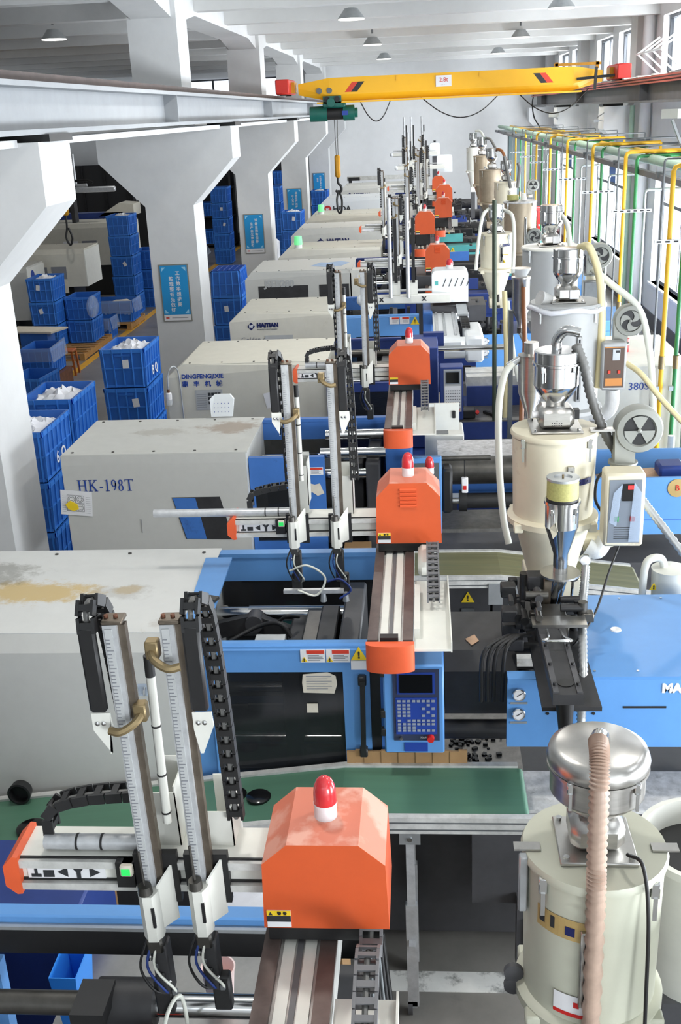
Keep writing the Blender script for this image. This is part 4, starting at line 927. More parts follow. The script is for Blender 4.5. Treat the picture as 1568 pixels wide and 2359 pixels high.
def robot(hx0,hx1,hy,hz,label,blabel,yx0,armA,armB,zl=(2.18,2.2),det=2,beam=(1.98,-1.0,.3),kick_y=.1,kz=2.36,topz=3.14,vents=False,tray=True,hatd=.26,beacon_x=.5,wscale=1.0,hat_h=.29,lean=(0,0),tube0=.11):
    cx=(hx0+hx1)/2; t=thing('take_out_robot',(cx,hy,beam[0]-.1),label,'robot','servo take-out robots')
    z0=hz; z1=hz+hat_h; P=hat_profile(hx0,hx1,z0,z1)
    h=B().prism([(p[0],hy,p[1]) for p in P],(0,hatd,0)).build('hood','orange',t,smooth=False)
    s=B().box(hx0+.01,hx0+.075*wscale,hy-.003,hy,z0+.005,z0+.06).build('sticker','paper',h,smooth=False)
    B().box(hx0+.01,hx0+.075*wscale,hy-.0045,hy-.003,z0+.044,z0+.06).build('sticker_head','yellow_sign',h,smooth=False); B().box(hx0+.01,hx0+.075*wscale,hy-.0045,hy-.003,z0+.024,z0+.044).build('sticker_band','ink',h,smooth=False)
    if det>1: B().prism([(hx0+.015,hy-.005,z0+.0465),(hx0+.026,hy-.005,z0+.0465),(hx0+.0205,hy-.005,z0+.057)],(0,-.001,0)).build('triangle','ink',h,smooth=False); text('警 告',.012,'ink',h,(hx0+.052,hy-.0052,z0+.052))
    if vents:
        for k in range(5): B().obox((cx+.0,hy-.004,z1-.035-.022*k),(.085 if k<5 else .08,.012,.012),Matrix.Rotation(.5,3,'X')).build('vent','orange_cap',h,smooth=False)
    beacon(hx0+(hx1-hx0)*beacon_x,hy+hatd*.5,z1,blabel)
    bz,b0,b1=beam                                  # traverse rail along the hall
    xa,xb=hx0-.005,hx1-.145*wscale
    tb=B().box(xa,xb,hy+b0,hy+b1,bz-.12,bz-.012).build('traverse_beam','alu_dirty',t,smooth=False)
    B().box(xa,xa+.045,hy+b0+.03,hy+b1,bz-.012,bz+.008).build('guide_rail','rail_brown',tb,smooth=False); B().box(xb-.045,xb,hy+b0+.03,hy+b1,bz-.012,bz+.008).build('guide_rail','rail_brown',tb,smooth=False)
    w=xb-xa; B().box(xa+.055,xa+.055+w*.16,hy+b0+.04,hy+b1,bz-.012,bz-.004).build('cover_strip','white_paint',tb,smooth=False); B().box(xb-.055-w*.16,xb-.055,hy+b0+.04,hy+b1,bz-.012,bz-.004).build('cover_strip','white_paint',tb,smooth=False)
    B().box(xa+.06+w*.16,xb-.06-w*.16,hy+b0+.04,hy+b1,bz-.012,bz-.007).build('toothed_rack','rail_dark',tb,smooth=False)
    B().box((xa+xb)/2-.045,(xa+xb)/2+.035,hy+b0+.03,hy+b0+.07,bz-.01,bz+.018).build('end_stop','black',tb,smooth=False)
    n=10; arc=[(xa-.006,hy+b0+.02)]+[((xa+xb)/2-(w/2+.006)*cos(pi*k/n),hy+b0-.035*sin(pi*k/n)-.0) for k in range(n+1)]+[(xb+.006,hy+b0+.02)]
    B().prism([(p[0],p[1],bz-.125) for p in arc],(0,0,.13)).build('end_cap','orange_cap',t,ang=50)
    B().box(hx0+.01,hx1-.02,hy+.01,hy+hatd-.01,bz+.012,z0+.02).build('carriage','black',t,smooth=False)
    for k in range(2): B().box(xa,xb,hy+b1-.2-k*.3,hy+b1-.08-k*.3,bz-.9+.2,bz-.12).build('stand','bed_dark',t,smooth=False) if b1>.3 and k==0 else None
    if tray:
        B().box(xb+.005,hx1+.02,hy+b0+.02,hy+b0+.75,bz-.045,bz-.035).build('chain_tray','white_paint',t,smooth=False); B().box(hx1+.02,hx1+.026,hy+b0+.02,hy+b0+.75,bz-.05,bz-.005).build('tray_lip','white_paint',t,smooth=False)
        B().box(xb+.005,xb+.03,hy+b0+.12,hy+b0+.6,bz-.035,bz+.015).build('tray_block','white_paint',t,smooth=False)
    if tray and vents and det>0: B().box(xb+.02,xb+.12,hy-.25,hy+.05,bz-.03,bz+.05,.02).build('motor_cover','white_paint',t)
    chx=hx1-.05*wscale
    chain(t,[(chx,hy+.03,z0+.005),(chx,hy-.04,z0-.03),(chx,hy-.18,bz+.12),(chx,hy-.45,bz+.06),(chx,hy-.62,bz+.02)],.062*wscale,(1,0,0),mat='rail_dark',each=det>1)
    # kick beam toward the clamp side
    ky=hy+kick_y; kb=B().box(yx0+.045,hx0+.05,ky-.03,ky+.10,kz-.05,kz+.05).build('kick_beam','white_paint',t,smooth=False)
    B().box(yx0+.045,hx0+.02,ky-.05,ky-.03,kz+.022,kz+.045).build('guide_rail','alu_dirty',kb,smooth=False); B().box(yx0+.045,hx0+.02,ky-.05,ky-.03,kz-.05,kz-.028).build('guide_rail','alu_dirty',kb,smooth=False)
    B().prism([(yx0+.045,ky-.055,kz-.06),(yx0+.045,ky-.055,kz+.06),(yx0+.03,ky-.055,kz+.062),(yx0,ky-.055,kz+.03),(yx0,ky-.055,kz-.035),(yx0+.03,ky-.055,kz-.062)][::-1],(0,.16,0)).build('end_cap','orange_cap',t,smooth=False)
    B().box(yx0+.045,hx0+.02,ky-.036,ky-.03,kz+.018,kz+.024).box(yx0+.045,hx0+.02,ky-.036,ky-.03,kz-.03,kz-.022).box(yx0+.045,hx0+.02,ky-.036,ky-.03,kz+.043,kz+.05).build('shadow_gap','black',kb,smooth=False)['kind']='stuff'
    lb=B().box(yx0+.06,yx0+.28,ky-.034,ky-.03,kz-.022,kz+.018).build('label_strip','paper',kb,smooth=False)
    if det>0:
        text('Y',.05,'ink',lb,(yx0+.205,ky-.036,kz-.002),bold=.003)
        for s_,xx in((-1,yx0+.16),(1,yx0+.25)): B().prism([(xx-s_*.014,ky-.035,kz-.018),(xx+s_*.016,ky-.035,kz-.002),(xx-s_*.014,ky-.035,kz+.014)][::s_],(0,.001,0)).build('arrow','ink',lb,smooth=False)
        B().box(yx0+.105,yx0+.135,ky-.036,ky-.034,kz-.018,kz+.004).build('data_patch','ink',lb,smooth=False); B().box(yx0+.08,yx0+.088,ky-.036,ky-.034,kz-.01,kz+.014).box(yx0+.07,yx0+.098,ky-.036,ky-.034,kz-.018,kz-.008).build('pictogram','ink',lb,smooth=False)
    B().cyl((yx0+tube0,ky-.0,kz+.075),(armA-.03,ky-.0,kz+.075),.022,n=14).build('air_cylinder','alu',t)
    if det>0:
        for xx in(yx0+.2,yx0+.27): B().cyl((xx,ky,kz+.075),(xx+.006,ky,kz+.075),.0235,n=14).build('clip','black',t)
        sv=B().box(armA-.085,armA-.05,ky-.075,ky-.03,kz+.015,kz+.05,.004).build('sensor','paper_aged',t); B().box(armA-.08,armA-.056,ky-.077,ky-.075,kz+.022,kz+.042).build('display','led_green',sv,smooth=False)
        B().box(armA-.1,armA-.05,ky-.06,ky-.03,kz-.03,kz+.05).build('sensor_bracket','black',t,smooth=False)
        chain(t,[(yx0+.12,ky+.03,kz+.09),(yx0+.13,ky+.04,kz+.16),(yx0+.22,ky+.05,kz+.19),(armA-.04,ky+.06,kz+.2)],.06,(0,1,0),each=det>1)
    # two vertical arms
    for q,(ax,zb) in enumerate(((armA,zl[0]),(armB,zl[1]))):
        tz=topz; y=hy+.02; before=set(t.children_recursive)
        a=B().box(ax-.018,ax+.018,y,y+.05,zb+.14,tz).build('vertical_arm','alu',t,smooth=False)
        B().box(ax-.013,ax+.006,y-.0025,y,zb+.16,tz-.01).build('ruler','hop_grey',a,smooth=False)
        if det>0:
            g=B(); nn=int((tz-zb-.2)/.01)
            for k in range(nn): g.box(ax-.013,ax-(.002 if k%5 else -.004),y-.004,y-.0025,zb+.17+.01*k,zb+.1722+.01*k)
            o=g.build('ruler_marks','ink_grey',a,smooth=False); o['kind']='stuff'
        B().box(ax+.018,ax+.036,y+.012,y+.035,zb+.14,tz-.005).build('guide_rail','tarnish',a,smooth=False)
        B().box(ax-.02,ax+.034,y-.002,y+.05,tz,tz+.012,.003).build('top_plate','tarnish',a)
        for xx in(ax-.01,ax+.014): B().cyl((xx,y+.02,tz+.012),(xx,y+.02,tz+.02),.006,n=8).build('bolt','rust',a)
        hb=B().prism([(ax-.024,y+.0,zb),(ax-.03,y-.02,zb),(ax-.012,y-.045,zb),(ax+.014,y-.045,zb),(ax+.026,y-.02,zb),(ax+.026,y+.0,zb)][::-1],(0,0,.15)).build('arm_housing','white_paint',t,ang=30)
        B().box(ax+.008,ax+.016,y-.047,y-.04,zb+.05,zb+.115).build('slot','black',hb,smooth=False); B().prism([(ax+.02,y-.01,zb+.02),(ax+.055,y+.03,zb+.02),(ax+.055,y+.03,zb+.2),(ax+.02,y-.01,zb+.16)],(.006,0,0)).build('side_plate','white_paint',hb,smooth=False)
        B().cyl((ax-.006,y-.025,zb+.15),(ax-.006,y-.025,zb+.175),.02,.018,14).build('bush','steel_dark',hb); B().cyl((ax-.006,y-.025,zb+.17),(ax-.01,y-.02,zb+.28),.004,n=8).build('rod','steel_dark',hb)
        # clamp
        cz=tz-.27 if q==0 else tz-.09; sx=1 if q==0 else -1
        B().tube(spline([(ax-sx*.03,y-.03,cz-.01),(ax,y-.035,cz-.012),(ax+sx*.035,y-.02,cz+.004),(ax+sx*.05,y+.01,cz+.02)],5),.011,8).build('clamp','brass',t); B().box(min(ax+sx*.028,ax+sx*.062),max(ax+sx*.028,ax+sx*.062),y-.005,y+.03,cz-.005,cz+.045,.004).build('clamp_block','brass',t)
        # energy chain loop beside the arm
        dx=-sx*.058; xc=ax+(-.056 if q==0 else .062)
        B().box(xc-.024,xc+.02,y-.012,y+.01,tz-.24,tz+.0,.006).build('chain_cover','black',t)
        chain(t,[(xc,y+.0,tz-.02),(xc,y+.02,tz+.045),(xc+.01,y+.06,tz+.04),(xc+.02,y+.09,tz-.03),(xc+.03,y+.1,tz-.3),(xc+.035,y+.1,tz-.64)],.045,(1,0,0),each=det>1)
        pl=[(xc-.022,tz-.24),(xc+.028,tz-.24),(xc+.03,tz-.28),(xc+.012 if q==0 else xc-.004,tz-.36),(xc-.012 if q else xc+.018,tz-.36),(xc-.022,tz-.29)]
        br=B().prism([(p[0],y-.012,p[1]) for p in pl],(0,.004,0)).build('bracket_plate','white_paint',t,smooth=False)
        for dxx in(-.008,.008): B().lathe((xc+dxx,y-.012,tz-.27),[(.006,0),(.006,-.003),(.0,-.005)],10,'y').build('bolt','steel',br)
        # folded sheet box behind the arm
        bx0,bx1=(ax+.0,ax+.075) if q==0 else (ax+.015,ax+.085); bt=tz-.56 if q==0 else tz-.62; y2=y+.1
        s=B().box(bx0,bx1,y2,y2+.004,bt-.26,bt).box(bx1-.004,bx1,y2,y2+.12,bt-.22,bt+.02).box(bx0,bx1,y2+.12,y2+.124,bt-.2,bt+.04)
        s.build('chain_box','white_paint',t,smooth=False)
        B().box(ax-.045,ax+.075,hy+kick_y-.052,hy+kick_y-.03,kz-.085,kz+.075).build('arm_carriage','black',t,smooth=False)
        # wrist and gripper
        B().obox((ax-.0,y-.02,zb-.02),(.045,.045,.05),c=.006).build('wrist','steel_dark',t); B().obox((ax+.008,y-.01,zb-.11),(.045,.05,.17),c=.005).build('gripper_arm','dark',t)
        B().obox((ax+(.0 if q==0 else .03),y-.015,zb-.21),(.05,.035,.12),c=.005).build('gripper_finger','black',t)
        if det>0:
            for k in range(3): hose('air_tube',[(ax-.02+.015*k,y-.03,zb-.0),(ax-.045+.02*k,y-.05,zb-.08),(ax+.03*k-.02,y-.04,zb-.17),(ax+.02,y-.02,zb-.2)],.004,('black','navy','hose_pale')[k],'',parent=t,n=6,seg=6)
            for k in range(5): B().obox((ax-.02+.014*k,y-.035+.006*(k%2),zb-.06-.03*k),(.016,.014,.018),c=.003).build('fitting',('steel','galv_dark','black')[k%3],t)
        if lean[q]:
            m=Matrix.Translation(Vector((ax,0,zb))-t.location) @ Matrix.Rotation(lean[q],4,'Y') @ Matrix.Translation(t.location-Vector((ax,0,zb)))
            for o_ in set(t.children_recursive)-before: o_.data.transform(m)
    if True:
        B().cyl((armA+.045,hy+.09,topz-.63),(armA+.045,hy+.09,topz-.18),.012,n=12).build('stroke_cylinder','white_paint',t); B().cyl((armA+.045,hy+.09,topz-.18),(armA+.045,hy+.09,topz-.12),.013,n=12).build('cylinder_cap','black',t)
        for zz in(.33,.48,.6): B().cyl((armA+.045,hy+.09,topz-zz),(armA+.045,hy+.09,topz-zz+.005),.0132,n=12).build('clip','black',t) if det>0 else None
    return t
r0=robot(-.455,-.115,2.32,2.235,'nearest take-out robot with orange octagonal hood, at the bottom of the picture','red beacon on the nearest orange robot hood',-1.18,-.76,-.622,(2.2,2.22),lean=(-.026,-.02),beam=(2.175,-.9,.3),kz=2.36,hat_h=.27)
r1=robot(-.26,.08,5.2,2.185,'take-out robot with slotted orange hood, over the pale blue machine','red beacon on the orange hood with five slots',-1.05,-.69,-.465,(2.17,2.17),kz=2.26,kick_y=.1,vents=True,beam=(2.125,-1.02,.3),hat_h=.33,tube0=-.4)
r2=robot(-.28,.055,8.4,2.25,'take-out robot with plain orange hood, over the slanted-window machine','red beacon on the plain orange hood, middle distance',-1.06,-.66,-.465,(2.24,2.24),det=1,kz=2.33,beam=(2.19,-1.1,.3),hat_h=.31)
hose('gripper_tube_ring',[(-.72,5.17,2.05),(-.62,5.12,2.1),(-.53,5.12,2.03),(-.58,5.12,1.93),(-.68,5.14,1.95)],.006,'hose_pale','',parent=r1,n=6)
hose('gripper_tube_ring',[(-.52,5.14,2.0),(-.45,5.12,2.02),(-.4,5.14,1.95),(-.46,5.14,1.9)],.006,'navy','',parent=r1,n=6)
B().box(-.76,-.44,5.16,5.19,1.92,1.94).build('gripper_bar','alu',r1,smooth=False)
for xx in(-.55,-.43): B().cyl((xx,5.175,1.92),(xx,5.175,1.87),.012,.018,12).build('suction_cup','galv',r1)
for i,(hx0,hx1,hy,hz,yx0,a,b_,tz,nm) in enumerate(((.05,.43,16.9,1.95,-1.0,-.42,-.37,3.05,'second row back, behind the white robot'),(-.12,.25,20.3,2.15,-1.15,-.7,-.24,3.28,'set left of the others behind it'),(.28,.65,23.4,2.15,-.9,-.3,-.05,3.5,'with slotted hood among the far ones'),(.36,.74,26.4,2.22,-.9,-.1,.1,3.45,'second farthest orange one'),(.3,.64,30.0,2.22,-.9,-.4,.0,3.62,'farthest orange one'))):
    robot(hx0,hx1,hy,hz,'distant take-out robot with orange hood, '+nm,'red beacon on the orange hood of the robot, '+nm,yx0,a,b_,(hz-.0,hz+.1),det=0,kz=hz+.12,topz=tz,beam=(hz-.2,-.6,.3),hat_h=.40,wscale=1.15,vents=i in(0,2))
# white robot with rounded hood (machine 4) and two white ones at the far end
def white_robot(hx0,hx1,hy,z0,z1,yx0,arms,kz,label,tz,bl=None,stripes=True):
    cx=(hx0+hx1)/2; t=thing('take_out_robot',(cx,hy,z0),label,'robot','servo take-out robots')
    r=.06; P=[(hx0,z0),(hx1,z0)]+[(hx1-r+r*cos(a),z1-r+r*sin(a)) for a in [pi/2*k/5 for k in range(6)]]+[(hx0+r+r*cos(a),z1-r+r*sin(a)) for a in [pi/2+pi/2*k/5 for k in range(6)]]
    h=B().prism([(p[0],hy,p[1]) for p in P],(0,.35,0)).build('hood','white_clean',t,ang=40)
    if stripes:
        for k in range(5): B().bar((hx0+.14+.075*k,hy-.002,z1-.2),(hx0+.18+.075*k,hy-.002,z1-.1),.004,.009).build('slot','ink',h,smooth=False)
        B().box(hx0+.04,hx0+.08,hy-.003,hy,z1-.18,z1-.13).build('switch','teal',h,smooth=False)
    if bl: beacon(cx+.0,hy+.18,z1,bl,.045)
    k=B().box(yx0,hx0+.24,hy-.1,hy-.02,kz-.07,kz+.05,.015).build('kick_beam','white_paint',t); B().ellipsoid((yx0,hy-.06,kz-.01),.06,.06,.07).build('end_cap','white_clean',t)
    if stripes: text('X',.07,'ink',k,(yx0+.26,hy-.104,kz-.01),bold=.004); text('X',.07,'ink',k,(hx0-.1,hy-.104,kz-.01),bold=.004)
    B().cyl((yx0+.05,hy-.02,kz+.09),(hx0,hy-.02,kz+.09),.018,n=10).build('air_cylinder','alu',t)
    for a in arms:
        B().cyl((a,hy-.14,kz+.02),(a,hy-.14,tz),.026,n=12).build('vertical_arm','alu',t); B().box(a+.05,a+.09,hy-.12,hy-.08,kz+.2,tz-.25).build('chain_cover','black',t,smooth=False)
        B().box(a-.02,a+.12,hy-.1,hy-.06,kz+.05,kz+.22).build('bracket','white_paint',t,smooth=False); B().box(a-.06,a+.1,hy-.16,hy-.12,kz-.24,kz-.2).build('gripper_bar','paper_aged',t,smooth=False); B().box(a-.02,a+.02,hy-.16,hy-.1,kz-.5,kz-.1).build('gripper_arm','black',t,smooth=False)
    return t
r4=white_robot(.12,.58,13.85,1.98,2.38,-.78,(-.40,-.18),2.06,'white take-out robot with rounded hood and slanted slots',3.3,'red beacon on the rounded white robot hood')
b=B().box(.12,.42,11.9,13.8,1.75,1.86); b.build('traverse_beam','white_clean',r4,smooth=False)
for xx in(.15,.36): B().box(xx,xx+.03,12.3,13.8,1.86,1.88).build('guide_rail','alu',r4,smooth=False)
B().box(.24,.27,12.3,13.8,1.86,1.872).build('rack','galv',r4,smooth=False)
B().cyl((.1,12.1,1.76),(.47,12.1,1.76),.12,n=24).build('end_cap','white_clean',r4)
B().box(.47,.68,12.0,12.9,1.6,1.9,.03).build('chain_tray','white_clean',r4); B().box(.42,.55,13.1,13.83,1.93,1.96).build('chain_guide','galv',r4,smooth=False)
chain(r4,[(.49,13.5,1.93),(.49,13.1,1.92),(.49,12.7,1.95),(.49,12.4,1.93)],.1,(1,0,0),each=False)
B().box(.1,.4,10.85,11.9,1.35,1.4).build('drip_tray','hop_cream',r4,smooth=False)
white_robot(.48,.93,33.2,2.55,3.03,-.7,(-.35,.1),2.72,'distant white take-out robot with a dotted corner',3.7,None,False)
wr=white_robot(.3,.62,36.0,2.9,3.3,-.9,(-.5,-.28,.05),3.0,'farthest take-out robot, pale box with a dark knob on top',4.1,None,False)
B().box(.38,.54,36.1,36.3,0,2.9).build('stand','bed_dark',wr,smooth=False); B().cyl((.46,36.17,3.3),(.46,36.17,3.36),.04,n=10).build('knob','ink',wr)

# ================================================================ hopper dryers with vacuum loaders
def latch(t,x,y,z,s=1.0):
    l=B().box(x-.012*s,x+.012*s,y-.016,y,z-.02*s,z+.03*s,.002).build('latch','steel',t); B().box(x-.006*s,x+.006*s,y-.02,y-.014,z-.09*s,z-.015*s).build('latch_lever','steel',l,smooth=False)
def fan(t,x,y,z,R,swirl,mat='fan_grey',out=True):
    w=B().lathe((x,y,z),[(R*.96,.1),(R,.085),(R,.015),(R*.93,0),(R*.7,-.004),(R*.66,.012),(R*.6,.014)],32,'y')
    f=w.build('blower',mat,t)
    B().lathe((x,y+.009,z),[(R*.64,0),(0,-.002)],28,'y').build('intake','black',f)
    # three-armed intake cover
    b=B()
    for k in range(3):
        a0=2*pi*k/3+(.0 if swirl else pi/6+pi/3*0)+ (pi/2 if swirl else pi/2-pi/3)
        n=8; inner=[];outer=[]
        for q in range(n+1):
            u=q/n; r=R*(.06+.57*u); c=a0+(.9*u if swirl else 0)
            inner.append((x+r*cos(c),y-.001,z+r*sin(c))); c2=c+pi/3*(1.0 if not swirl else (.75+.35*u)); outer.append((x+r*cos(c2),y-.001,z+r*sin(c2)))
        for q in range(n):
            mid=lambda p,m:p
            # the arm surface runs between the two edge curves
            e0,e1,e2,e3=inner[q],inner[q+1],outer[q+1],outer[q]
            steps=5; r0=R*(.06+.57*q/n); r1=R*(.06+.57*(q+1)/n)
            c0=a0+(.9*q/n if swirl else 0); c1=a0+(.9*(q+1)/n if swirl else 0)
            s0=pi/3*(1.0 if not swirl else (.75+.35*q/n)); s1=pi/3*(1.0 if not swirl else (.75+.35*(q+1)/n))
            for j in range(steps):
                u0,u1=j/steps,(j+1)/steps
                b.quad((x+r0*cos(c0+s0*u0),y,z+r0*sin(c0+s0*u0)),(x+r1*cos(c1+s1*u0),y,z+r1*sin(c1+s1*u0)),(x+r1*cos(c1+s1*u1),y,z+r1*sin(c1+s1*u1)),(x+r0*cos(c0+s0*u1),y,z+r0*sin(c0+s0*u1)))
    b.build('intake_vane',mat,f); B().lathe((x,y-.006,z),[(R*.09,.01),(R*.09,0),(0,-.004)],14,'y').build('hub',mat,f)
    if out:
        B().prism([(x-R,y+.01,z),(x-R*.1,y+.01,z),(x-R*.12,y+.01,z-R*1.45),(x-R*.95,y+.01,z-R*1.45)],(0,.085,0)).build('outlet',mat,f,smooth=False)
        B().cyl((x-R*.55,y+.055,z-R*1.45),(x-R*.55,y+.055,z-R*1.55),R*.62,n=20).build('flange',mat,f); B().cyl((x-R*.55,y+.055,z-R*1.55),(x-R*.55,y+.055,z-R*1.9),R*.5,n=20).build('collar','hop_cream',f)
    return f
def loader(t,x,y,z,r,style=0,mat='steel'):
    """vacuum loader standing on the hopper lid at height z"""
    w=r*(1.55 if style else 1.12)
    B().box(x-w*.72,x+w*.72,y-w*.72,y+w*.72,z,z+.012,.003).build('base_plate','steel_brushed',t)
    for a in(-1,1):
        for b_ in(-1,1): B().cyl((x+a*w*.6,y+b_*w*.6,z+.012),(x+a*w*.6,y+b_*w*.6,z+.022),.009,n=8).build('bolt','steel',t)
    b=B().box(x-w*.5,x+w*.5,y-w*.5,y+w*.5,z+.012,z+r*(1.05 if style else .82),.025).build('valve_housing','steel_brushed',t)
    if style==1:
        g=B()
        for i in range(-2,3):
            for j in range(3-abs(i)//1 if abs(i)<2 else 2): g.cyl((x+i*.012,y-w*.5-.001,z+r*.3+j*.012),(x+i*.012,y-w*.5+.002,z+r*.3+j*.012),.003,n=6)
        g.build('vent_holes','black',b)['kind']='stuff'
        B().box(x+w*.5,x+w*.5+.03,y-.03,y+.02,z+.05,z+.1).build('sensor','black',t,smooth=False); B().cyl((x-w*.5-.03,y-.03,z+.08),(x-w*.5,y-.03,z+.08),.018,n=12).build('knob','paper',t)
    elif style==2:
        B().box(x+w*.05,x+w*.45,y-w*.5-.012,y-w*.5,z+r*.25,z+r*.85,.003).build('control_plate','paper',t)
    zc=z+r*(1.0 if style else .8); K=1.0 if style else .62
    B().lathe((x,y,0),[(r*.4,zc),(r*.42,zc+.02),(r*.75,zc+r*.55*K),(r*.98,zc+r*.95*K),(r*.98,zc+r*1.0*K)],28).build('bowl',mat,t,ang=50)
    B().lathe((x,y,0),[(r*.98,zc+r*1.0*K),(r*.98,zc+r*1.85*K),(r*1.05,zc+r*1.88*K),(r*1.05,zc+r*1.98*K),(r*.96,zc+r*2.0*K)],28).build('vessel',mat,t)
    zt=zc+r*2.0*K
    if style==0: B().lathe((x,y,0),[(r*1.03,zt),(r*1.06,zt+.02),(r*1.0,zt+.045),(r*.85,zt+.058),(0,zt+.062)],32).build('vessel_lid','steel_brushed',t,ang=60); zt+=.06
    else: B().lathe((x,y,0),[(r*.98,zt),(r*.98,zt+r*.45),(r*.93,zt+r*.5),(0,zt+r*.52)],28).build('vessel_lid',mat,t); zt+=r*.5
    for a in(-.75,.75): latch(t,x+r*.98*sin(a),y-r*.98*cos(a),zc+r*1.75*K,.7)
    return zt
def hopper(x,y,z0,z1,R,mat,zc,label,lr=None,style=2,cone_r=.07,tape=0.96,sg=.2,loaderstyle=None,lid=None,support=None):
    t=thing('hopper_dryer',(x,y,zc),label,'hopper','hopper dryers')
    B().lathe((x,y,0),[(R*tape,z0+.04),(R,z1-.03),(R,z1)],36).build('barrel',mat,t)
    B().lathe((x,y,0),[(R*tape*1.0,z0),(R*1.1,z0),(R*1.1,z0+.03),(R*tape,z0+.045)],36).build('flange',mat,t)
    B().lathe((x,y,0),[(cone_r,zc),(R*tape*.98,z0)],32).build('cone',mat,t)
    B().lathe((x,y,0),[(R*1.04,z1),(R*1.05,z1+.012),(R*1.02,z1+.026),(0,z1+.028)],36).build('lid',lid or mat,t)
    for a in (-.9,.8): latch(t,x+R*1.02*sin(a),y-R*1.02*cos(a),z1-.02,1.0)
    B().box(x+R*sg,x+R*sg+.035,y-R*1.0-.008,y-R*.85,z0+.12,z1-.2 if z1-z0>.55 else z1-.12,.003).build('sight_glass_frame','steel_brushed',t); B().box(x+R*sg+.011,x+R*sg+.024,y-R-.010,y-R,z0+.14,(z1-.22 if z1-z0>.55 else z1-.14)).build('sight_glass','black_gloss',t,smooth=False)
    for a in(-2.2,-.95,.95,2.2): B().obox((x+R*1.08*sin(a),y-R*1.08*cos(a),z0+.0),(.05,.05,.05),c=.006).build('clamp_lug',mat,t)
    zt=z1+.028
    if lr: zt=loader(t,x,y,z1+.028,lr,style,'steel_brushed' if style==0 else 'steel')
    B().box(x-cone_r*1.1,x+cone_r*1.1,y-cone_r*1.1,y+cone_r*1.1,zc-.13,zc,.004).build('throat',mat,t)
    if y>15: B().box(x-.05,x+.05,y-.05,y+.05,1.55,zc-.13).build('support','bed_dark',t,smooth=False)
    return t,zt
def control_box(t,x0,x1,y,z0,z1,mat,face,dark=False):
    c=B().box(x0,x1,y,y+.14,z0,z1,.012).build('control_box',mat,t); w=x1-x0; h=z1-z0
    B().box(x0+w*.1,x1-w*.1,y-.004,y,z0+h*.06,z1-h*.08).build('panel_face',face,c,smooth=False)
    B().box(x0+w*.42,x0+w*.72,y-.009,y-.004,z1-h*.36,z1-h*.13).build('temperature_controller','screen' if not dark else 'galv',c,smooth=False)
    B().box(x0+w*.55,x0+w*.7,y-.011,y-.009,z1-h*.2,z1-h*.15).build('display','led_red' if not dark else 'ink',c,smooth=False)
    for xx,m in((x0+w*.3,'pipe_green'),(x0+w*.7,'red')): B().box(xx-w*.06,xx+w*.06,y-.012,y-.004,z0+h*.36,z0+h*.43,.002).build('push_button',m if not dark else 'ink_red',c)
    if dark: B().box(x0+w*.16,x1-w*.16,y-.006,y-.004,z0+h*.1,z0+h*.26).build('name_plate','label_orange',c,smooth=False); B().box(x0+w*.1,x1-w*.1,y-.006,y-.004,z1-h*.1,z1-h*.08).build('trim','label_orange',c,smooth=False)
    else:
        g=B()
        for k in range(6): g.box(x0+w*.25,x0+w*.7,y-.006,y-.004,z0+h*(.12+.03*k),z0+h*(.125+.03*k)+.001)
        g.build('print_lines','ink',c,smooth=False)['kind']='stuff'
        B().prism([(x0+w*.2,y-.012,z1-h*.25),(x0+w*.42,y-.012,z1-h*.12),(x0+w*.30,y-.012,z0+h*.3),(x0+w*.12,y-.012,z0+h*.35)],(0,-.001,0)).build('film','film',c,smooth=False); B().prism([(x0+w*.7,y-.012,z1-h*.1),(x1-w*.1,y-.012,z1-h*.25),(x1-w*.1,y-.012,z0+h*.08),(x0+w*.62,y-.012,z0+h*.08)],(0,-.001,0)).build('film','film',c,smooth=False)
    return c
# hopper 0, nearest
h0,zt=hopper(.47,2.62,1.76,2.265,.2,'hop_green',1.36,'nearest hopper dryer, pale green-grey with round steel loader and pinkish hose on top',.135,0,tape=.98,sg=-.3)
B().tube(spline([(.475,2.62,zt-.01),(.47,2.6,zt+.03),(.455,2.55,zt+.045)],5),.026,14).build('elbow','steel',h0)
hose('ribbed_hose',[(.457,2.56,zt+.045),(.452,2.5,zt+.035),(.447,2.455,zt-.04),(.445,2.43,zt-.25),(.445,2.41,2.2),(.447,2.4,1.6)],.0275,'hose_rib','thick pinkish ribbed hose hanging down in front of the nearest hopper','hose',rib=.011,n=14)
hose('power_cable',[(.545,2.52,2.33),(.575,2.46,2.34),(.59,2.42,2.2),(.595,2.4,1.9),(.6,2.38,1.5)],.0055,'black','thin black cable running down beside the pinkish ribbed hose','cable')
def curved(t,x,y,R,a0,a1,z0,z1,mat,name,dz=0.0):
    b=B(); n=10
    for k in range(n):
        p,q=a0+(a1-a0)*k/n,a0+(a1-a0)*(k+1)/n
        b.quad((x+R*sin(p),y-R*cos(p),z0),(x+R*sin(q),y-R*cos(q),z0),(x+R*sin(q),y-R*cos(q),z1),(x+R*sin(p),y-R*cos(p),z1))
    return b.build(name,mat,t)
nb=curved(h0,.47,2.62,.2015,-1.0,-.05,2.10,2.17,'label_ochre','name_band')
curved(nb,.47,2.62,.2025,-.95,-.85,2.12,2.16,'ink','letter'); curved(nb,.47,2.62,.2025,-.75,-.68,2.12,2.16,'ink','letter'); curved(nb,.47,2.62,.2025,-.52,-.38,2.115,2.145,'ink_navy','letter'); curved(nb,.47,2.62,.2025,-.30,-.18,2.115,2.145,'ink','letter')
lb=curved(h0,.47,2.62,.2015,-.66,-.2,1.83,1.905,'paper','maker_label'); curved(lb,.47,2.62,.2025,-.66,-.2,1.83,1.843,'red','band'); curved(lb,.47,2.62,.2025,-.36,-.28,1.865,1.885,'red','mark')
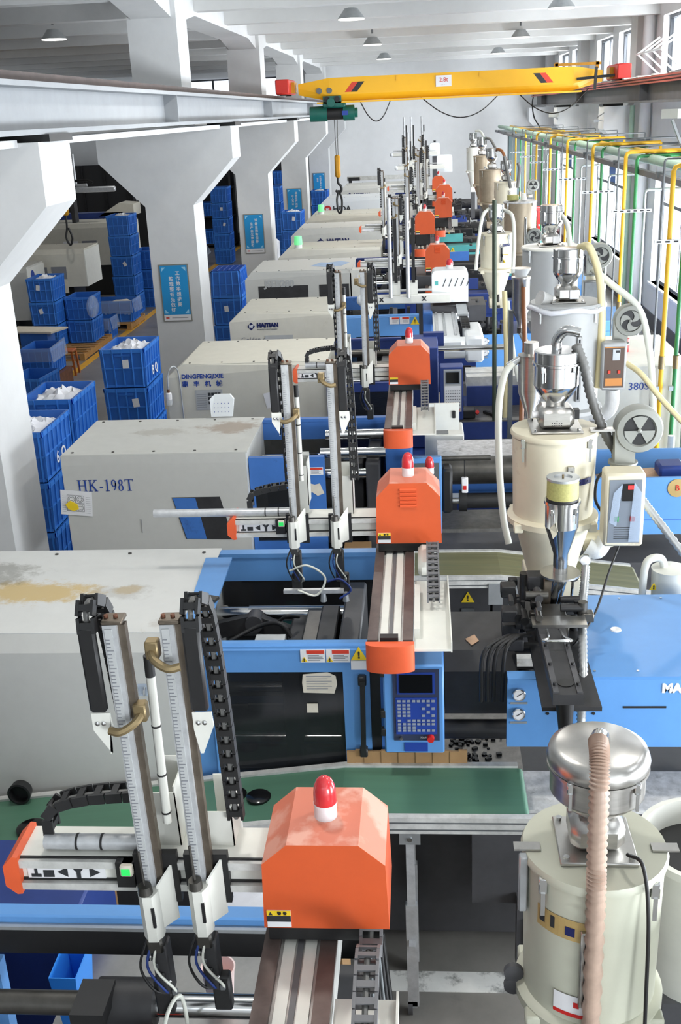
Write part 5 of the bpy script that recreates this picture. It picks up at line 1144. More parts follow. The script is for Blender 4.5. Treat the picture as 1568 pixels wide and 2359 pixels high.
for a in(-1.35,1.35): B().obox((.47+.2*sin(a),2.62-.2*cos(a)+.02,2.296),(.075,.035,.006),Matrix.Rotation(.0,3,'Z')).build('lid_clamp','steel_brushed',h0,smooth=False)
B().box(.25,.275,2.55,2.58,2.1,2.29,.004).build('lid_lever','galv',h0)
for zz in(1.77,1.82): B().lathe((.245,2.6,zz),[(.012,0),(.03,.004),(.03,.02),(.012,.024)],16,'y').build('hand_knob','bed_dark',h0)
# hopper 1 (cream) with filter cyclone, blower and control box
h1,zt=hopper(.68,5.5,2.2,2.68,.22,'hop_cream',1.9,'cream hopper dryer scorched round its rim, with shiny steel loader on top',.118,1,cone_r=.13)
b4=set(h1.children_recursive); logo(h1,.735,5.278,2.46,.04,'HAITIAN'); wrap(set(h1.children_recursive)-b4,.68,5.5,.22); B().box(.655,.70,5.272,5.283,2.36,2.49,.003).build('plate','steel_brushed',h1)
B().tube(spline([(.68,5.5,zt-.01),(.68,5.5,zt+.05),(.72,5.48,zt+.1),(.79,5.47,zt+.09)],6),.026,14).build('elbow','steel',h1)
hose('ribbed_hose',[(.77,5.47,3.15),(.815,5.46,3.04),(.85,5.46,2.9),(.9,5.46,2.76),(.96,5.47,2.64),(1.01,5.52,2.55),(1.0,5.57,2.4)],.027,'hose_grey','grey ribbed hose from the shiny loader down to the cream hopper blower','hose',rib=.013,n=12)
B().obox((.915,5.42,2.715),(.13,.05,.012)).build('hinge_plate','steel_brushed',h1,smooth=False)
t=thing('hot_air_blower',(1.0,5.4,2.1),'grey round blower with three dark wedges over a cream control box','blower')
fan(t,1.095,5.38,2.715,.122,False)
B().tube(spline([(1.03,5.45,2.52),(1.03,5.5,2.2),(1.0,5.52,2.08),(.85,5.52,2.05)],6),.055,16).build('air_duct','hop_cream',t)
control_box(t,.905,1.105,5.2,2.15,2.545,'hop_cream','panel_grey')
B().tube(spline([(.96,5.5,2.07),(.92,5.47,2.02),(.87,5.48,2.04)],5),.05,12).build('duct_wrap','insul',t); pass
cy=thing('dust_cyclone',(.665,5.0,1.9),'small steel cyclone with olive mesh filter drum, in front of the cream hopper','cyclone')
B().lathe((.665,5.0,0),[(.078,2.485),(.078,2.5)],28).build('gasket','black',cy); B().lathe((.665,5.0,0),[(.077,2.5),(.077,2.592)],28).build('filter_drum','filter_mesh',cy)
B().lathe((.665,5.0,0),[(.079,2.592),(.079,2.604),(.045,2.604),(.04,2.596),(.0,2.596)],28).build('filter_cap','galv',cy); B().cyl((.665,5.0,2.596),(.665,5.0,2.615),.005,n=8).build('stud','brass',cy)
B().lathe((.665,5.0,0),[(.082,2.35),(.082,2.47),(.089,2.472),(.089,2.487),(.08,2.487)],28).build('vessel','steel',cy); B().lathe((.665,5.0,0),[(.036,2.17),(.036,2.2),(.082,2.35)],28).build('cone','steel',cy); B().lathe((.665,5.0,0),[(.036,2.1),(.036,2.17)],20).build('neck','steel',cy)
B().lathe((.665,5.0,0),[(.036,2.09),(.1,2.09),(.1,2.1),(.036,2.1)],28).build('flange','steel_brushed',cy); B().cyl((.665,5.0,2.09),(.63,5.02,1.9),.042,.04,18).build('drop_tube','steel',cy)
for a in(-.8,.8): latch(cy,.665+.08*sin(a),5.0-.08*cos(a),2.44,.6)
B().prism([(.6,4.94,2.36),(.62,4.92,2.39),(.635,4.925,2.34),(.615,4.93,2.31)],(0,-.01,0)).build('tape_scrap','hop_cream',cy,smooth=False)
gg=B().lathe((.81,5.16,2.1),[(.03,0),(.03,-.018),(.0,-.018)],18,'y').build('dial_thermometer','steel',h1); B().lathe((.81,5.14,2.1),[(.026,0),(0,-.001)],18,'y').build('dial','paper',gg)
hose('silver_ribbed_hose',[(.81,5.12,2.08),(.79,5.02,2.0),(.765,4.90,1.94),(.735,4.64,1.87),(.715,4.46,1.76),(.708,4.43,1.6),(.725,4.40,1.45),(.75,4.38,1.2)],.0225,'hose_silver','silver ribbed hose running down from the steel cyclone in front of the blue cover','hose',rib=.011,n=12)
hose('power_cable',[(1.0,5.25,2.15),(.93,5.15,2.02),(.84,4.95,1.9),(.74,4.8,1.83),(.71,4.78,1.8)],.006,'black','black cable from the cream control box to the feed throat','cable')
hose('silver_ribbed_hose',[(1.1,5.35,2.38),(1.2,5.3,2.25),(1.38,5.2,2.02),(1.5,5.15,1.9)],.0225,'hose_silver','silver ribbed hose slanting off the right side of the cream control box','hose',rib=.011,n=12)
hose('power_cable',[(.93,5.4,2.5),(.89,5.38,2.45),(.885,5.37,2.35),(.92,5.36,2.28)],.008,'black','thick black cable curving left of the cream control box','cable')
t=thing('granulate_bin',(1.32,5.6,1.4),'small white lidded bin with curved pale pipe, behind the blue injection cover','bin')
B().lathe((1.36,5.65,0),[(.09,1.5),(.1,1.82),(.103,1.83),(.0,1.85)],24).build('body','white_paint',t); B().tube(spline([(1.33,5.65,1.83),(1.3,5.63,1.9),(1.23,5.62,1.89),(1.21,5.62,1.78),(1.21,5.62,1.5)],6),.022,12).build('pipe','hop_white',t); warn(t,1.265,5.6,1.72,.05)
# hopper 2 (large grey), its blower and dark control box
h2,zt=hopper(1.115,8.5,2.0,2.83,.272,'hop_grey',1.65,'large plain grey hopper dryer wrapped in white film round the lid',.115,2,cone_r=.1)
B().tube([(1.115+.29*cos(2*pi*k/24),8.5+.29*sin(2*pi*k/24),2.82+.012*sin(5*k)) for k in range(25)],.02,8).build('film_wrap','bag_white',h2,ang=60)
B().cyl((.90,8.42,2.9),(.98,8.46,2.87),.06,.045,18).build('tape_roll','insul',h2)
hose('pale_hose',[(1.2,8.5,3.26),(1.26,8.42,3.27),(1.33,8.4,3.1),(1.36,8.38,2.9),(1.37,8.36,2.6),(1.36,8.35,2.2)],.03,'hose_cream','thick cream hose from the loader down beside the large grey hopper','hose')
hose('white_hose',[(1.3,8.5,3.1),(1.45,8.45,2.98),(1.65,8.4,2.8),(1.74,8.38,2.5),(1.78,8.36,2.2),(1.8,8.35,1.95)],.026,'hose_pale','long white hose arching right from the grey hopper loader past the blower','hose')
t=thing('hot_air_blower',(1.5,8.4,2.1),'grey round blower with swirled vanes over a dark-faced control box','blower')
fan(t,1.59,8.38,2.71,.122,True); control_box(t,1.365,1.55,8.25,2.2,2.57,'hop_grey','panel_brown',True)
B().tube(spline([(1.47,8.33,2.2),(1.47,8.36,2.05),(1.42,8.4,1.97),(1.32,8.42,1.97)],6),.055,16).build('wrapped_duct','insul',t,ang=60)
hose('cream_hose',[(1.56,8.3,2.4),(1.66,8.2,2.33),(1.78,8.1,2.18),(1.9,8.0,2.05),(2.0,7.95,1.95)],.022,'hose_cream','cream hose slanting right across the white cabinet','hose')
t=thing('dust_cyclone',(.60,6.0,2.55),'dull steel cyclone left of the shiny loader','cyclone'); B().lathe((.6,6.0,0),[(.022,2.58),(.022,2.64),(.07,2.78),(.07,2.98),(.074,2.99),(.04,3.0),(.04,3.06),(.036,3.06)],24).build('vessel','steel_brushed',t); B().cyl((.6,6.0,2.5),(.6,6.0,2.58),.028,n=14).build('outlet','steel_dark',t); B().cyl((.47,5.98,2.93),(.54,5.99,2.97),.02,n=12).build('inlet','galv',t)
hose('translucent_hose',[(.5,5.98,2.95),(.45,5.97,2.88),(.42,5.95,2.7),(.42,5.9,2.4),(.44,5.8,2.1),(.47,5.75,1.95)],.02,'hose_pale','milky hose bending down on the left of the cream hopper','hose')
# hoppers 3-9
h3,zt=hopper(1.26,10.9,2.3,2.97,.275,'hop_grey',2.0,'grey hopper dryer with white lid, right behind the film-wrapped one',.11,2,cone_r=.1,lid='white_paint')
B().box(1.36,1.5,10.625,10.635,2.78,2.87).build('name_plate','panel_brown',h3,smooth=False); B().box(1.36,1.5,10.62,10.625,2.80,2.82).build('plate_band','label_orange',h3,smooth=False)
hose('white_hose',[(1.33,10.9,3.3),(1.4,10.8,3.2),(1.44,10.75,2.9),(1.46,10.7,2.6),(1.46,10.68,2.4)],.025,'hose_pale','white hose down the right of the grey hopper with white lid','hose')
t=thing('hot_air_blower',(1.72,10.8,2.6),'grey blower partly hidden behind the shiny loader hose','blower'); fan(t,1.72,10.75,2.9,.122,True); B().box(1.55,1.75,10.6,10.72,2.35,2.68,.01).build('control_box','galv_dark',t)
h4,zt=hopper(.955,14.3,2.3,2.75,.205,'hop_cream',1.95,'slim cream hopper dryer behind the tall dark green pole',.1,2,cone_r=.08)
b4=set(h4.children_recursive); logo(h4,1.0,14.094,2.63,.04,'HAITIAN'); wrap(set(h4.children_recursive)-b4,.955,14.3,.205); warn(h4,1.04,14.09,2.42,.05); sticker(h4,1.0,1.1,14.09,2.49,2.53,head='yellow_sign',lines=0)
hose('milky_hose',[(.87,14.3,3.08),(.78,14.2,3.0),(.72,14.1,2.7),(.68,14.0,2.35)],.022,'hose_pale','milky hose slanting down left from the slim cream hopper loader','hose')
hose('milky_hose',[(1.06,14.3,3.05),(1.15,14.2,2.98),(1.17,14.1,2.7),(1.15,14.0,2.3)],.024,'hose_pale','milky hose bending over the right side of the slim cream hopper','hose')
h5,zt=hopper(1.535,17.5,2.1,2.88,.25,'hop_brown',1.8,'stained brown metal hopper dryer with wide pale lid',None,cone_r=.1,lid='dusty')
B().cyl((1.58,17.4,2.92),(1.58,17.4,3.02),.05,.035,14).build('pipe_stub','hop_white',h5); B().cyl((1.42,17.45,2.92),(1.42,17.45,3.0),.09,n=18).build('filter_drum','filter_mesh',h5)
t=thing('hot_air_blower',(1.74,17.2,2.2),'olive grey swirl-vaned blower in front of the brown hopper','blower'); fan(t,1.74,17.2,2.39,.122,True); B().box(1.62,1.8,17.25,17.4,1.7,2.2,.01).build('control_box','hop_cream',t)
h6,zt=hopper(1.5,20.0,2.55,3.02,.195,'hop_cream',2.2,'small cream hopper dryer above the brown one',.1,2,cone_r=.08)
for dx in(0,.12): hose('dark_hose',[(1.45+dx*2,19.8,3.48-dx),(1.5+dx*1.8,19.8,3.25),(1.56+dx,19.7,2.95)],.03,'hose_grey','dark stiff hose leaning over the small cream hopper, %s of two'%('left' if dx==0 else 'right'),'hose')
h7,zt=hopper(1.425,22.8,2.45,3.09,.25,'hop_brown',2.1,'rust-streaked hopper dryer left of the small cream one',.115,2,cone_r=.09)
hose('brown_hose',[(1.5,22.8,3.5),(1.62,22.7,3.45),(1.72,22.6,3.2),(1.76,22.5,3.0)],.03,'hose_brown','brown hose arching off the rust-streaked hopper loader','hose')
t=thing('hot_air_blower',(2.25,22.8,2.5),'small distant blower with three dark wedges beside the yellow pipes','blower'); fan(t,2.25,22.75,2.78,.122,False); B().box(2.14,2.22,22.77,22.85,0,2.62).build('stand','galv_dark',t,smooth=False)
h8,zt=hopper(1.40,26.0,2.6,3.23,.19,'hop_brown',2.3,'grey brown hopper dryer half hidden behind the rust-streaked one',.115,2,cone_r=.09)
hose('dark_hose',[(1.46,26,3.62),(1.58,25.9,3.6),(1.7,25.8,3.4)],.03,'hose_grey','short dark hose on the loader of the half hidden hopper','hose')
h9,zt=hopper(1.36,29.5,2.72,3.30,.17,'hop_white',2.35,'farthest hopper dryer, slim and white',.1,2,cone_r=.06)
hose('pale_hose',[(1.42,29.5,3.72),(1.55,29.4,3.7),(1.66,29.3,3.5)],.03,'hose_pale','pale hose curving off the farthest white hopper','hose')
# tall pole, feeder tubes and the steel feeder in the middle distance
o=B().cyl((.70,10.6,1.3),(.69,10.6,3.47),.022,n=12).build('pole','pipe_dull',None) if 'pipe_dull' in MATS else None
M('pipe_dull',(74,84,70),0.4,0.4,var=0.3,scale=3)
o=B().cyl((.705,10.6,1.315),(.69,10.6,3.47),.022,n=12).build('tall_pole','pipe_dull'); tag(o,'tall dark green pole standing in front of the slim cream hopper','pole'); base(o,.7,10.6,1.315)
hose('cream_hose',[(.80,10.7,2.6),(.81,10.65,2.3),(.82,10.6,1.9),(.81,10.6,1.35)],.026,'hose_cream','cream hose hanging right of the tall dark green pole','hose')
hose('white_hose',[(.83,10.7,2.5),(.86,10.6,2.2),(.9,10.5,1.9),(.93,10.45,1.75)],.022,'hose_pale','white hose between the cream and the brown hose in mid distance','hose')
t=thing('steel_feeder',(.86,9.6,2.3),'slim steel feeder with clear funnel on top, beside the grey hopper with white lid','feeder')
B().lathe((.86,9.6,0),[(.03,2.45),(.03,2.5),(.078,2.62),(.078,2.87),(.084,2.88),(.084,2.895)],22).build('vessel','steel_brushed',t); B().lathe((.86,9.6,0),[(.05,2.895),(.055,2.91),(.085,2.96),(.088,2.97)],20).build('funnel','lens_clear',t); B().cyl((.86,9.6,2.4),(.86,9.6,2.45),.03,n=14).build('outlet','steel_dark',t)
B().bar((.86,9.6,2.4),(.78,6.6,2.9),.05,.05) ; B().cyl((.87,9.6,2.4),(1.02,9.2,2.12),.028,n=12).build('slanted_tube','steel',t); B().box(.76,.8,9.6,9.66,0,2.6).build('stand','galv_dark',t,smooth=False)
hose('brown_hose',[(.875,9.5,2.82),(.88,9.48,2.6),(.89,9.46,2.3),(.87,9.4,1.95),(.86,9.35,1.6)],.022,'hose_brown','brown hose running down in front of the slim steel feeder','hose')

# ================================================================ conveyors
def conveyor(label,ya,yb,bend,za,x0,z0,x1,z1,belt,legs,grp='belt conveyors'):
    t=thing('belt_conveyor',(bend,(ya+yb)/2,0),label,'conveyor',grp)
    P=[(x0,z0),(bend,za),(x1,z1)]
    for i in range(2):
        (a,c),(b_,d)=P[i],P[i+1]
        B().prism([(a,ya+.035,c),(b_,ya+.035,d),(b_,ya+.035,d-.05),(a,ya+.035,c-.05)],(0,yb-ya-.07,0)).build('belt',belt,t,smooth=False)
        for y0,y1 in((ya,ya+.035),(yb-.035,yb)):
            e=.06 if i==1 and y0==ya else .0
            pr=B().prism([(a,y0,c+.012),(b_+e,y0,d+.012),(b_+e,y0,d-.075),(a,y0,c-.075)],(0,y1-y0,0)).build('side_profile','alu_dirty',t,smooth=False)
            g=B()
            for dz in(-.012,-.05): g.prism([(a,y0-.002,c+dz),(b_+e,y0-.002,d+dz),(b_+e,y0-.002,d+dz-.007),(a,y0-.002,c+dz-.007)],(0,.004,0))
            g.build('slot','galv_dark',pr,smooth=False)['kind']='stuff'
    B().cyl((x1,ya+.035,z1-.026),(x1,yb-.035,z1-.026),.026,n=16).build('end_roller',belt,t)
    for x,zt in legs:
        for y in (ya+.09,yb-.06):
            B().box(x-.028,x+.028,y,y+.035,.06,zt*.55).build('leg_sleeve','alu',t,smooth=False); B().box(x-.02,x+.02,y+.004,y+.031,zt*.55,zt-.09).build('leg_post','alu',t,smooth=False)
            B().box(x-.05,x+.05,y-.006,y,zt-.2,zt-.075).build('pivot_plate','galv',t,smooth=False); B().cyl((x,y-.012,zt-.17),(x,y-.006,zt-.17),.012,n=10).build('bolt','steel',t)
            w=B().cyl((x-.03,y+.02,.04),(x-.005,y+.02,.04),.04,n=14).build('castor','bed_dark',t); B().box(x-.03,x+.02,y,y+.04,.05,.09).build('castor_fork','galv',w,smooth=False)
        B().box(x-.015,x+.015,ya+.045,yb-.045,.45,.48).build('cross_bar','alu',t,smooth=False)
    return t
cv1=conveyor('green belt conveyor with bend, under the nearest orange robot',4.13,4.585,-.42,1.25,-2.6,.99,.43,1.25,'belt_green',[(-.1,1.25),(-1.85,1.07)])
o=B()
for k in range(14): o.box(-.41+.0425*k,-.41+.0425*(k+1),4.572+.003*(k%2),4.585+.003*(k%2),1.262,1.328+.003*((k*5)%3))
o=o.build('cardboard_strip','cardboard',smooth=False); tag(o,'brown corrugated cardboard strip standing along the far edge of the green belt','cardboard'); base(o,-.12,4.58,1.262)
for i,(x,y,r,lab) in enumerate(((-.95,4.4,.055,'left one of the black round lids by the orange hood'),(-.83,4.36,.06,'right one of the black round lids by the orange hood'),(-1.95,4.28,.075,'black round lid at the left edge of the green belt'))):
    z=1.25-(abs(min(0,x+.42)))*.119+.002; o=B().lathe((x,y,0),[(r,z),(r,z+.012),(r*.8,z+.02),(0,z+.022)],24).build('round_lid','black_gloss'); tag(o,lab,'lid','black lids on the belt'); base(o,x,y,z)
    
o=B().lathe((-2.09,4.50,1.115),[(.055,.05),(.06,0),(.05,-.002),(.048,.04),(0,.045)],24,'y').build('black_cup','black'); tag(o,'round black cup lying at the far belt edge on the left','cup'); base(o,-2.09,4.5,1.055)
cv2=conveyor('worn green and brown belt conveyor, behind the pale blue machine',6.95,7.46,.52,1.2,-.3,1.2,1.5,1.07,'belt_worn',[(-.1,1.2),(1.2,1.1)])
for x in(.48,.62): B().box(x-.05,x+.05,6.94,6.95,1.0,1.16).build('joint_plate','galv',cv2,smooth=False)
B().box(1.0,1.4,6.92,6.94,.95,1.02).build('drip_plate','galv',cv2,smooth=False)
b=B().box(-.05,1.0,6.55,6.62,.72,.78); o=b.build('aluminium_rail','alu_dirty',smooth=False); tag(o,'low aluminium rail with black granules, beneath the worn conveyor','rail'); B().box(-.05,1.0,6.62,6.9,.66,.7).build('tray','black',o,smooth=False); B().box(-.04,.0,6.56,6.6,0,.72).build('leg','alu',o,smooth=False); B().box(.94,.98,6.56,6.6,0,.72).build('leg','alu',o,smooth=False)

# things on the floor between the two nearest machines
t=thing('steel_table',(-1.0,3.15,0),'stainless steel table seen through the gap under the nearest rail','table')
B().box(-1.4,-.62,2.88,3.4,1.16,1.2).build('table_top','steel_brushed',t,smooth=False)
for x in(-1.37,-.65):
    for y in(2.91,3.37): B().box(x-.02,x+.02,y-.02,y+.02,0,1.16).build('leg','galv',t,smooth=False)
t=thing('bucket',(-.80,3.12,1.2),'white and pink plastic bucket standing on the steel table','bucket'); B().lathe((-.80,3.12,0),[(.05,1.2),(.062,1.33),(.066,1.335),(.06,1.335),(.052,1.24),(.0,1.24)],24).build('body','pink',t)
t=thing('blue_basket',(-1.315,2.92,1.2),'bright blue plastic basket on the steel table by the navy door','basket'); b_=crate_mesh(.1,.2,.26).build('body','bright_blue',None,smooth=False); b_.parent=t
t=thing('navy_cabinet',(-1.9,3.5,0),'dark blue cabinet at left behind the nearest rail','cabinet'); B().box(-2.4,-1.38,3.3,3.75,0.02,1.42,.01).build('body','navy',t); B().box(-2.3,-1.5,3.295,3.3,.2,1.3).build('door','navy',t,smooth=False)
t=thing('plastic_sack',(-1.62,3.85,0),'white plastic sack with red print below the left end of the nearest robot arm','sack'); B().ellipsoid((-1.62,3.85,1.1),.09,.08,.13).build('body','bag_white',t,ang=60); B().ellipsoid((-1.68,3.79,1.06),.045,.03,.1).build('red_print','red',t)
o=B().box(-1.78,-1.46,3.72,3.98,0,.965).build('carton','cardboard',smooth=False); tag(o,'tall brown carton under the white plastic sack with red print','box'); base(o,-1.62,3.85,0)
o=B().heap(-.98,-.35,3.55,3.95,1.02,.1,12,9,5,.05).build('white_sheet','bag_white',None,ang=30); tag(o,'crumpled white plastic sheet below the conveyor beside the orange hood','sheet'); base(o,-.65,3.75,1.02)
o=B().box(-.95,-.38,3.57,3.93,0,.985).build('carton','cardboard',smooth=False); tag(o,'cardboard carton under the crumpled white plastic sheet','box'); base(o,-.65,3.75,0)
o=B().tube([(.24,5.95,.97),(.62,5.05,.98)],.012,8).build('black_rod','black'); 
bpy.data.objects.remove(o)
R=random.Random(4)
o=B()
for k in range(160):
    x=.12+.3*R.random()*R.random()+.0; y=4.9+.55*R.random(); s=.008+.012*R.random(); o.obox((x,y,.955+.012*R.random()),(s,s*1.6,s),Matrix.Rotation(R.random()*3,3,'Z'))
o=o.build('black_scraps','black_gloss',smooth=False); tag(o,'black plastic scraps spilled beside the control panel','scraps',kind='stuff')

# ================================================================ overhead pipes along the window wall
t=thing('pipe_rack',(2.75,8,3.5),'overhead rack of pale green and grey pipes running the length of the window side','pipe rack')
B().cyl((2.62,4,3.66),(2.62,38,3.66),.055,n=16).build('main_pipe','pipe_pale',t); B().cyl((2.80,4,3.64),(2.80,38,3.64),.045,n=14).build('main_pipe','pipe_pale',t); B().cyl((2.98,4,3.66),(2.98,38,3.66),.03,n=12).build('main_pipe','pipe_yellow',t); B().cyl((3.12,4,3.65),(3.12,38,3.65),.03,n=12).build('main_pipe','galv',t)
for x in(2.5,3.2): B().box(x-.03,x+.03,4,38,3.50,3.56).build('rack_rail','rail_dark',t,smooth=False)
for k in range(12):
    yy=6.5+2.7*k; B().box(2.45,4.5,yy,yy+.05,3.53,3.59).build('rack_arm','galv_dark',t,smooth=False)
for k in range(7):
    x=10.2+3*k; B().box(2.58,3.15,x,x+.04,3.69,3.72).build('pipe_clip','rust',t,smooth=False)
DR=[(10,2.2,3.75),(13,2.32,3.75),(16,2.4,3.74),(19,2.43,3.73),(22,2.49,3.71),(25,2.53,3.70),(28,2.57,3.69),(31,2.58,3.69)]
def elbowed(x,y,z,x2,zb,r):
    k=r*2.2; return [(x2,y,z),(x+k,y,z),(x+k*.3,y,z-k*.3),(x,y,z-k),(x,y,zb)]
for i,(y,x,z) in enumerate(DR):
    t=thing('pipe_drop',(x,y,.9),'yellow, green and grey drop pipes with a slotted bar, %s from the camera'%ORD[i],'pipes','drop pipes along the window side')
    zb=.95; rb=1.0
    B().tube(elbowed(x,y,z,x+.92,zb,.022),.022*rb,12).build('yellow_pipe','pipe_yellow',t); B().tube(elbowed(x+.13,y+.02,z-.05,x+.75,zb,.02),.02*rb,12).build('green_pipe','pipe_green',t)
    B().tube(elbowed(x-.085,y-.02,z+.06,x+1.25,zb,.011),.010,8).build('thin_pipe','galv_dark',t); B().tube(elbowed(x+.24,y+.03,z-.42,x+.9,zb,.017),.017,12).build('grey_pipe','galv',t)
    B().tube([(x+1.25,y-.02,z+.06),(x+1.25,y-.02,z-.2)],.010,8).build('thin_pipe','galv_dark',t); B().tube([(x+.92,y,z+.0),(x+.92,y,z-.12)],.022,10).build('yellow_stub','pipe_yellow',t)
    br=B().box(x-.14,x+.31,y-.045,y-.02,3.09,3.125).build('slotted_bar','galv',t,smooth=False)
    for q in range(6): B().box(x-.12+.075*q,x-.08+.075*q,y-.047,y-.045,3.1,3.115).build('slot','ink',br,smooth=False)
    for xx,m,r in((x,'pipe_yellow',.03),(x+.13,'pipe_green',.03)):
        B().cyl((xx,y,1.95),(xx,y,2.07),r,n=12).build('valve','brass',t); B().box(xx-.06,xx-.02,y-.05,y-.01,1.75,1.79).build('valve_handle','galv',t)
for i,(y,x) in enumerate(((13.2,2.72),(26,2.95))): pass
# small fixtures on the wall side
t=thing('wall_camera',(3.3,14.5,4.0),'white security camera on a bracket near the right edge','camera'); B().obox((3.12,14.4,4.12),(.12,.3,.11),Matrix.Rotation(.5,3,'Z')).build('body','white_paint',t,smooth=False); B().bar((3.12,14.45,4.05),(3.3,14.5,3.66),.03,.03).build('bracket','galv',t)
t=thing('wall_camera',(3.73,31.3,4.0),'small white security camera on the far pilaster bracket','camera'); B().obox((3.6,31.2,4.02),(.14,.32,.12),Matrix.Rotation(-.6,3,'Z')).build('body','white_paint',t,smooth=False); B().bar((3.62,31.2,3.96),(3.75,31.6,3.9),.03,.03).build('bracket','galv',t)
t=thing('wall_camera',(3.73,23.4,4.0),'thin wire camera bracket on the pilaster right of the crane end','camera'); B().bar((3.55,23.3,4.0),(3.73,23.6,4.08),.015,.015).build('arm','galv',t,smooth=False); B().obox((3.52,23.3,3.94),(.1,.2,.05)).build('body','galv',t,smooth=False); B().bar((3.52,23.3,3.96),(3.73,23.6,3.92),.012,.012).build('arm','galv',t,smooth=False)
o=B().cyl((4.42,22.95,0),(4.42,22.95,6.3),.11,n=16).build('downpipe','wall'); tag(o,'beige round downpipe standing by the wall left of the nearest window','pipe'); base(o,4.42,22.95,0)
o=B().cyl((4.25,23.35,0),(4.25,23.35,4.2),.05,n=14).build('downpipe','pipe_pale'); tag(o,'slim pale blue pipe on the nearest visible pilaster','pipe'); base(o,4.25,23.35,0)
t=thing('light_bracket',(4.5,21,4.9),'white folded strut frame jutting from the upper window at top right','bracket')
for y in (22.3,21.6,20.9,20.2):
    B().bar((4.5,y,4.75),(4.1,y,5.1),.03,.03).build('strut','white_clean',t,smooth=False); B().bar((4.1,y,5.1),(4.5,y,5.38),.03,.03).build('strut','white_clean',t,smooth=False)
B().bar((4.1,22.4,5.1),(4.1,20.1,5.1),.03,.03).build('tie_bar','white_clean',t,smooth=False)
o=B().tube(spline([(3.72,38.0,4.6),(3.66,37.8,4.3),(3.7,37.5,3.9),(3.85,37.2,3.6),(3.9,37,3.3)],8),.02,6).build('supply_cable','black'); tag(o,'black supply cable hanging from the far end of the right crane rail','cable'); base(o,3.72,38,4.6)
t=thing('wall_cabinet',(3.3,38.5,0),'tall dark green grey cabinet at the far right corner behind the pipes','cabinet'); B().box(2.95,3.5,38.3,38.8,0,3.4,.01).build('body','shelf_green',t) if 'shelf_green' in MATS else (M('shelf_green',(66,82,84),.5,var=.1),B().box(2.95,3.5,38.3,38.8,0,3.4,.01).build('body','shelf_green',t)); B().box(3.2,3.21,38.29,38.3,.2,3.2).build('door_gap','black',t,smooth=False)
t=thing('fire_cabinet',(3.7,37.5,0),'red fire hose cabinet far right by the pipes','cabinet'); B().box(3.4,3.95,37.3,37.6,0.0,1.1,.01).build('body','red',t); B().box(3.5,3.85,37.295,37.3,.4,1.0).build('pane','door_glass',t,smooth=False)

# ================================================================ posters on the columns
POST=[(1,'工作效率想提高','整理整顿先做好','nearest one, on the second column'),(2,'设备设施勤保养','生产自然更顺畅','on the third column above the green lamp'),(3,'品质生产过程','以人为本','behind the crate of white bags'),(4,'时间就是金钱','效率','smallest and farthest')]
for k,a,c,lab in POST:
    y=8*(k+1)-.39; x0,x1=-3.80,-3.375; z0,z1=1.53,2.355
    t=thing('slogan_poster',((x0+x1)/2,y-.02,z0),'blue slogan poster, '+lab,'poster','blue slogan posters')
    B().box(x0,x1,y-.02,y-.001,z0,z1).build('frame','poster_frame',t,smooth=False); B().box(x0+.015,x1-.015,y-.024,y-.02,z0+.1,z1-.015).build('sheet','poster_blue',t,smooth=False); B().box(x0+.015,x1-.015,y-.024,y-.02,z0+.015,z0+.1).build('footer','paper',t,smooth=False)
    for i,ch in enumerate(a): text(ch,.068,'paper',t,(x0+.265,y-.0255,z1-.13-.075*i),name='character',bold=.001,ex=.0006)
    for i,ch in enumerate(c): text(ch,.068,'paper',t,(x0+.165,y-.0255,z1-.21-.075*i),name='character',bold=.001,ex=.0006)
    for sx in(0,1):
        for sz in(0,1):
            px=x0+.035 if sx==0 else x1-.035; pz=z0+.12 if sz==0 else z1-.04; dx=1 if sx==0 else -1; dz=1 if sz==0 else -1
            v=[(px,y-.0255,pz),(px+dx*.06,y-.0255,pz),(px,y-.0255,pz+dz*.06)]
            B().prism(v if dx*dz<0 else v[::-1],(0,.0008,0)).build('corner_ornament','poster_light',t,smooth=False)
    B().box(x0+.13,x0+.37,y-.0255,y-.024,z0+.05,z0+.058).build('footer_text','ink_grey',t,smooth=False); B().box(x0+.04,x0+.09,y-.0255,y-.024,z0+.045,z0+.065).build('footer_logo','ink_red',t,smooth=False)

# ================================================================ crates
CW,CD,CH=.52,.76,.45
def crate_ribs(w,d,h):
    b=B(); e=.012
    for z0,z1 in((h-.045,h),(h*.5-.008,h*.5+.008),(.0,.025)):
        t_=.02*(1-(z0+z1)/2/h); x=w/2-t_+e*.6; y0=t_-e*.6; y1=d-t_+e*.6
        b.box(-x,x,y0,y0+e,z0,z1).box(-x,x,y1-e,y1,z0,z1).box(-x,-x+e,y0,y1,z0,z1).box(x-e,x,y0,y1,z0,z1)
    for k in range(5):
        xx=-w/2+.03+(w-.06)*k/4
        for yb,s in((0,1),(d,-1)): b.bar((xx*.95,yb+s*.014,0.0),(xx,yb-s*.004,h),.016,.014)
    for k in range(7):
        yy=.03+(d-.06)*k/6
        for s in(-1,1): b.bar((s*(w/2-.014),yy,0),(s*(w/2+.004),yy,h),.014,.016)
    return b
proto_c=None
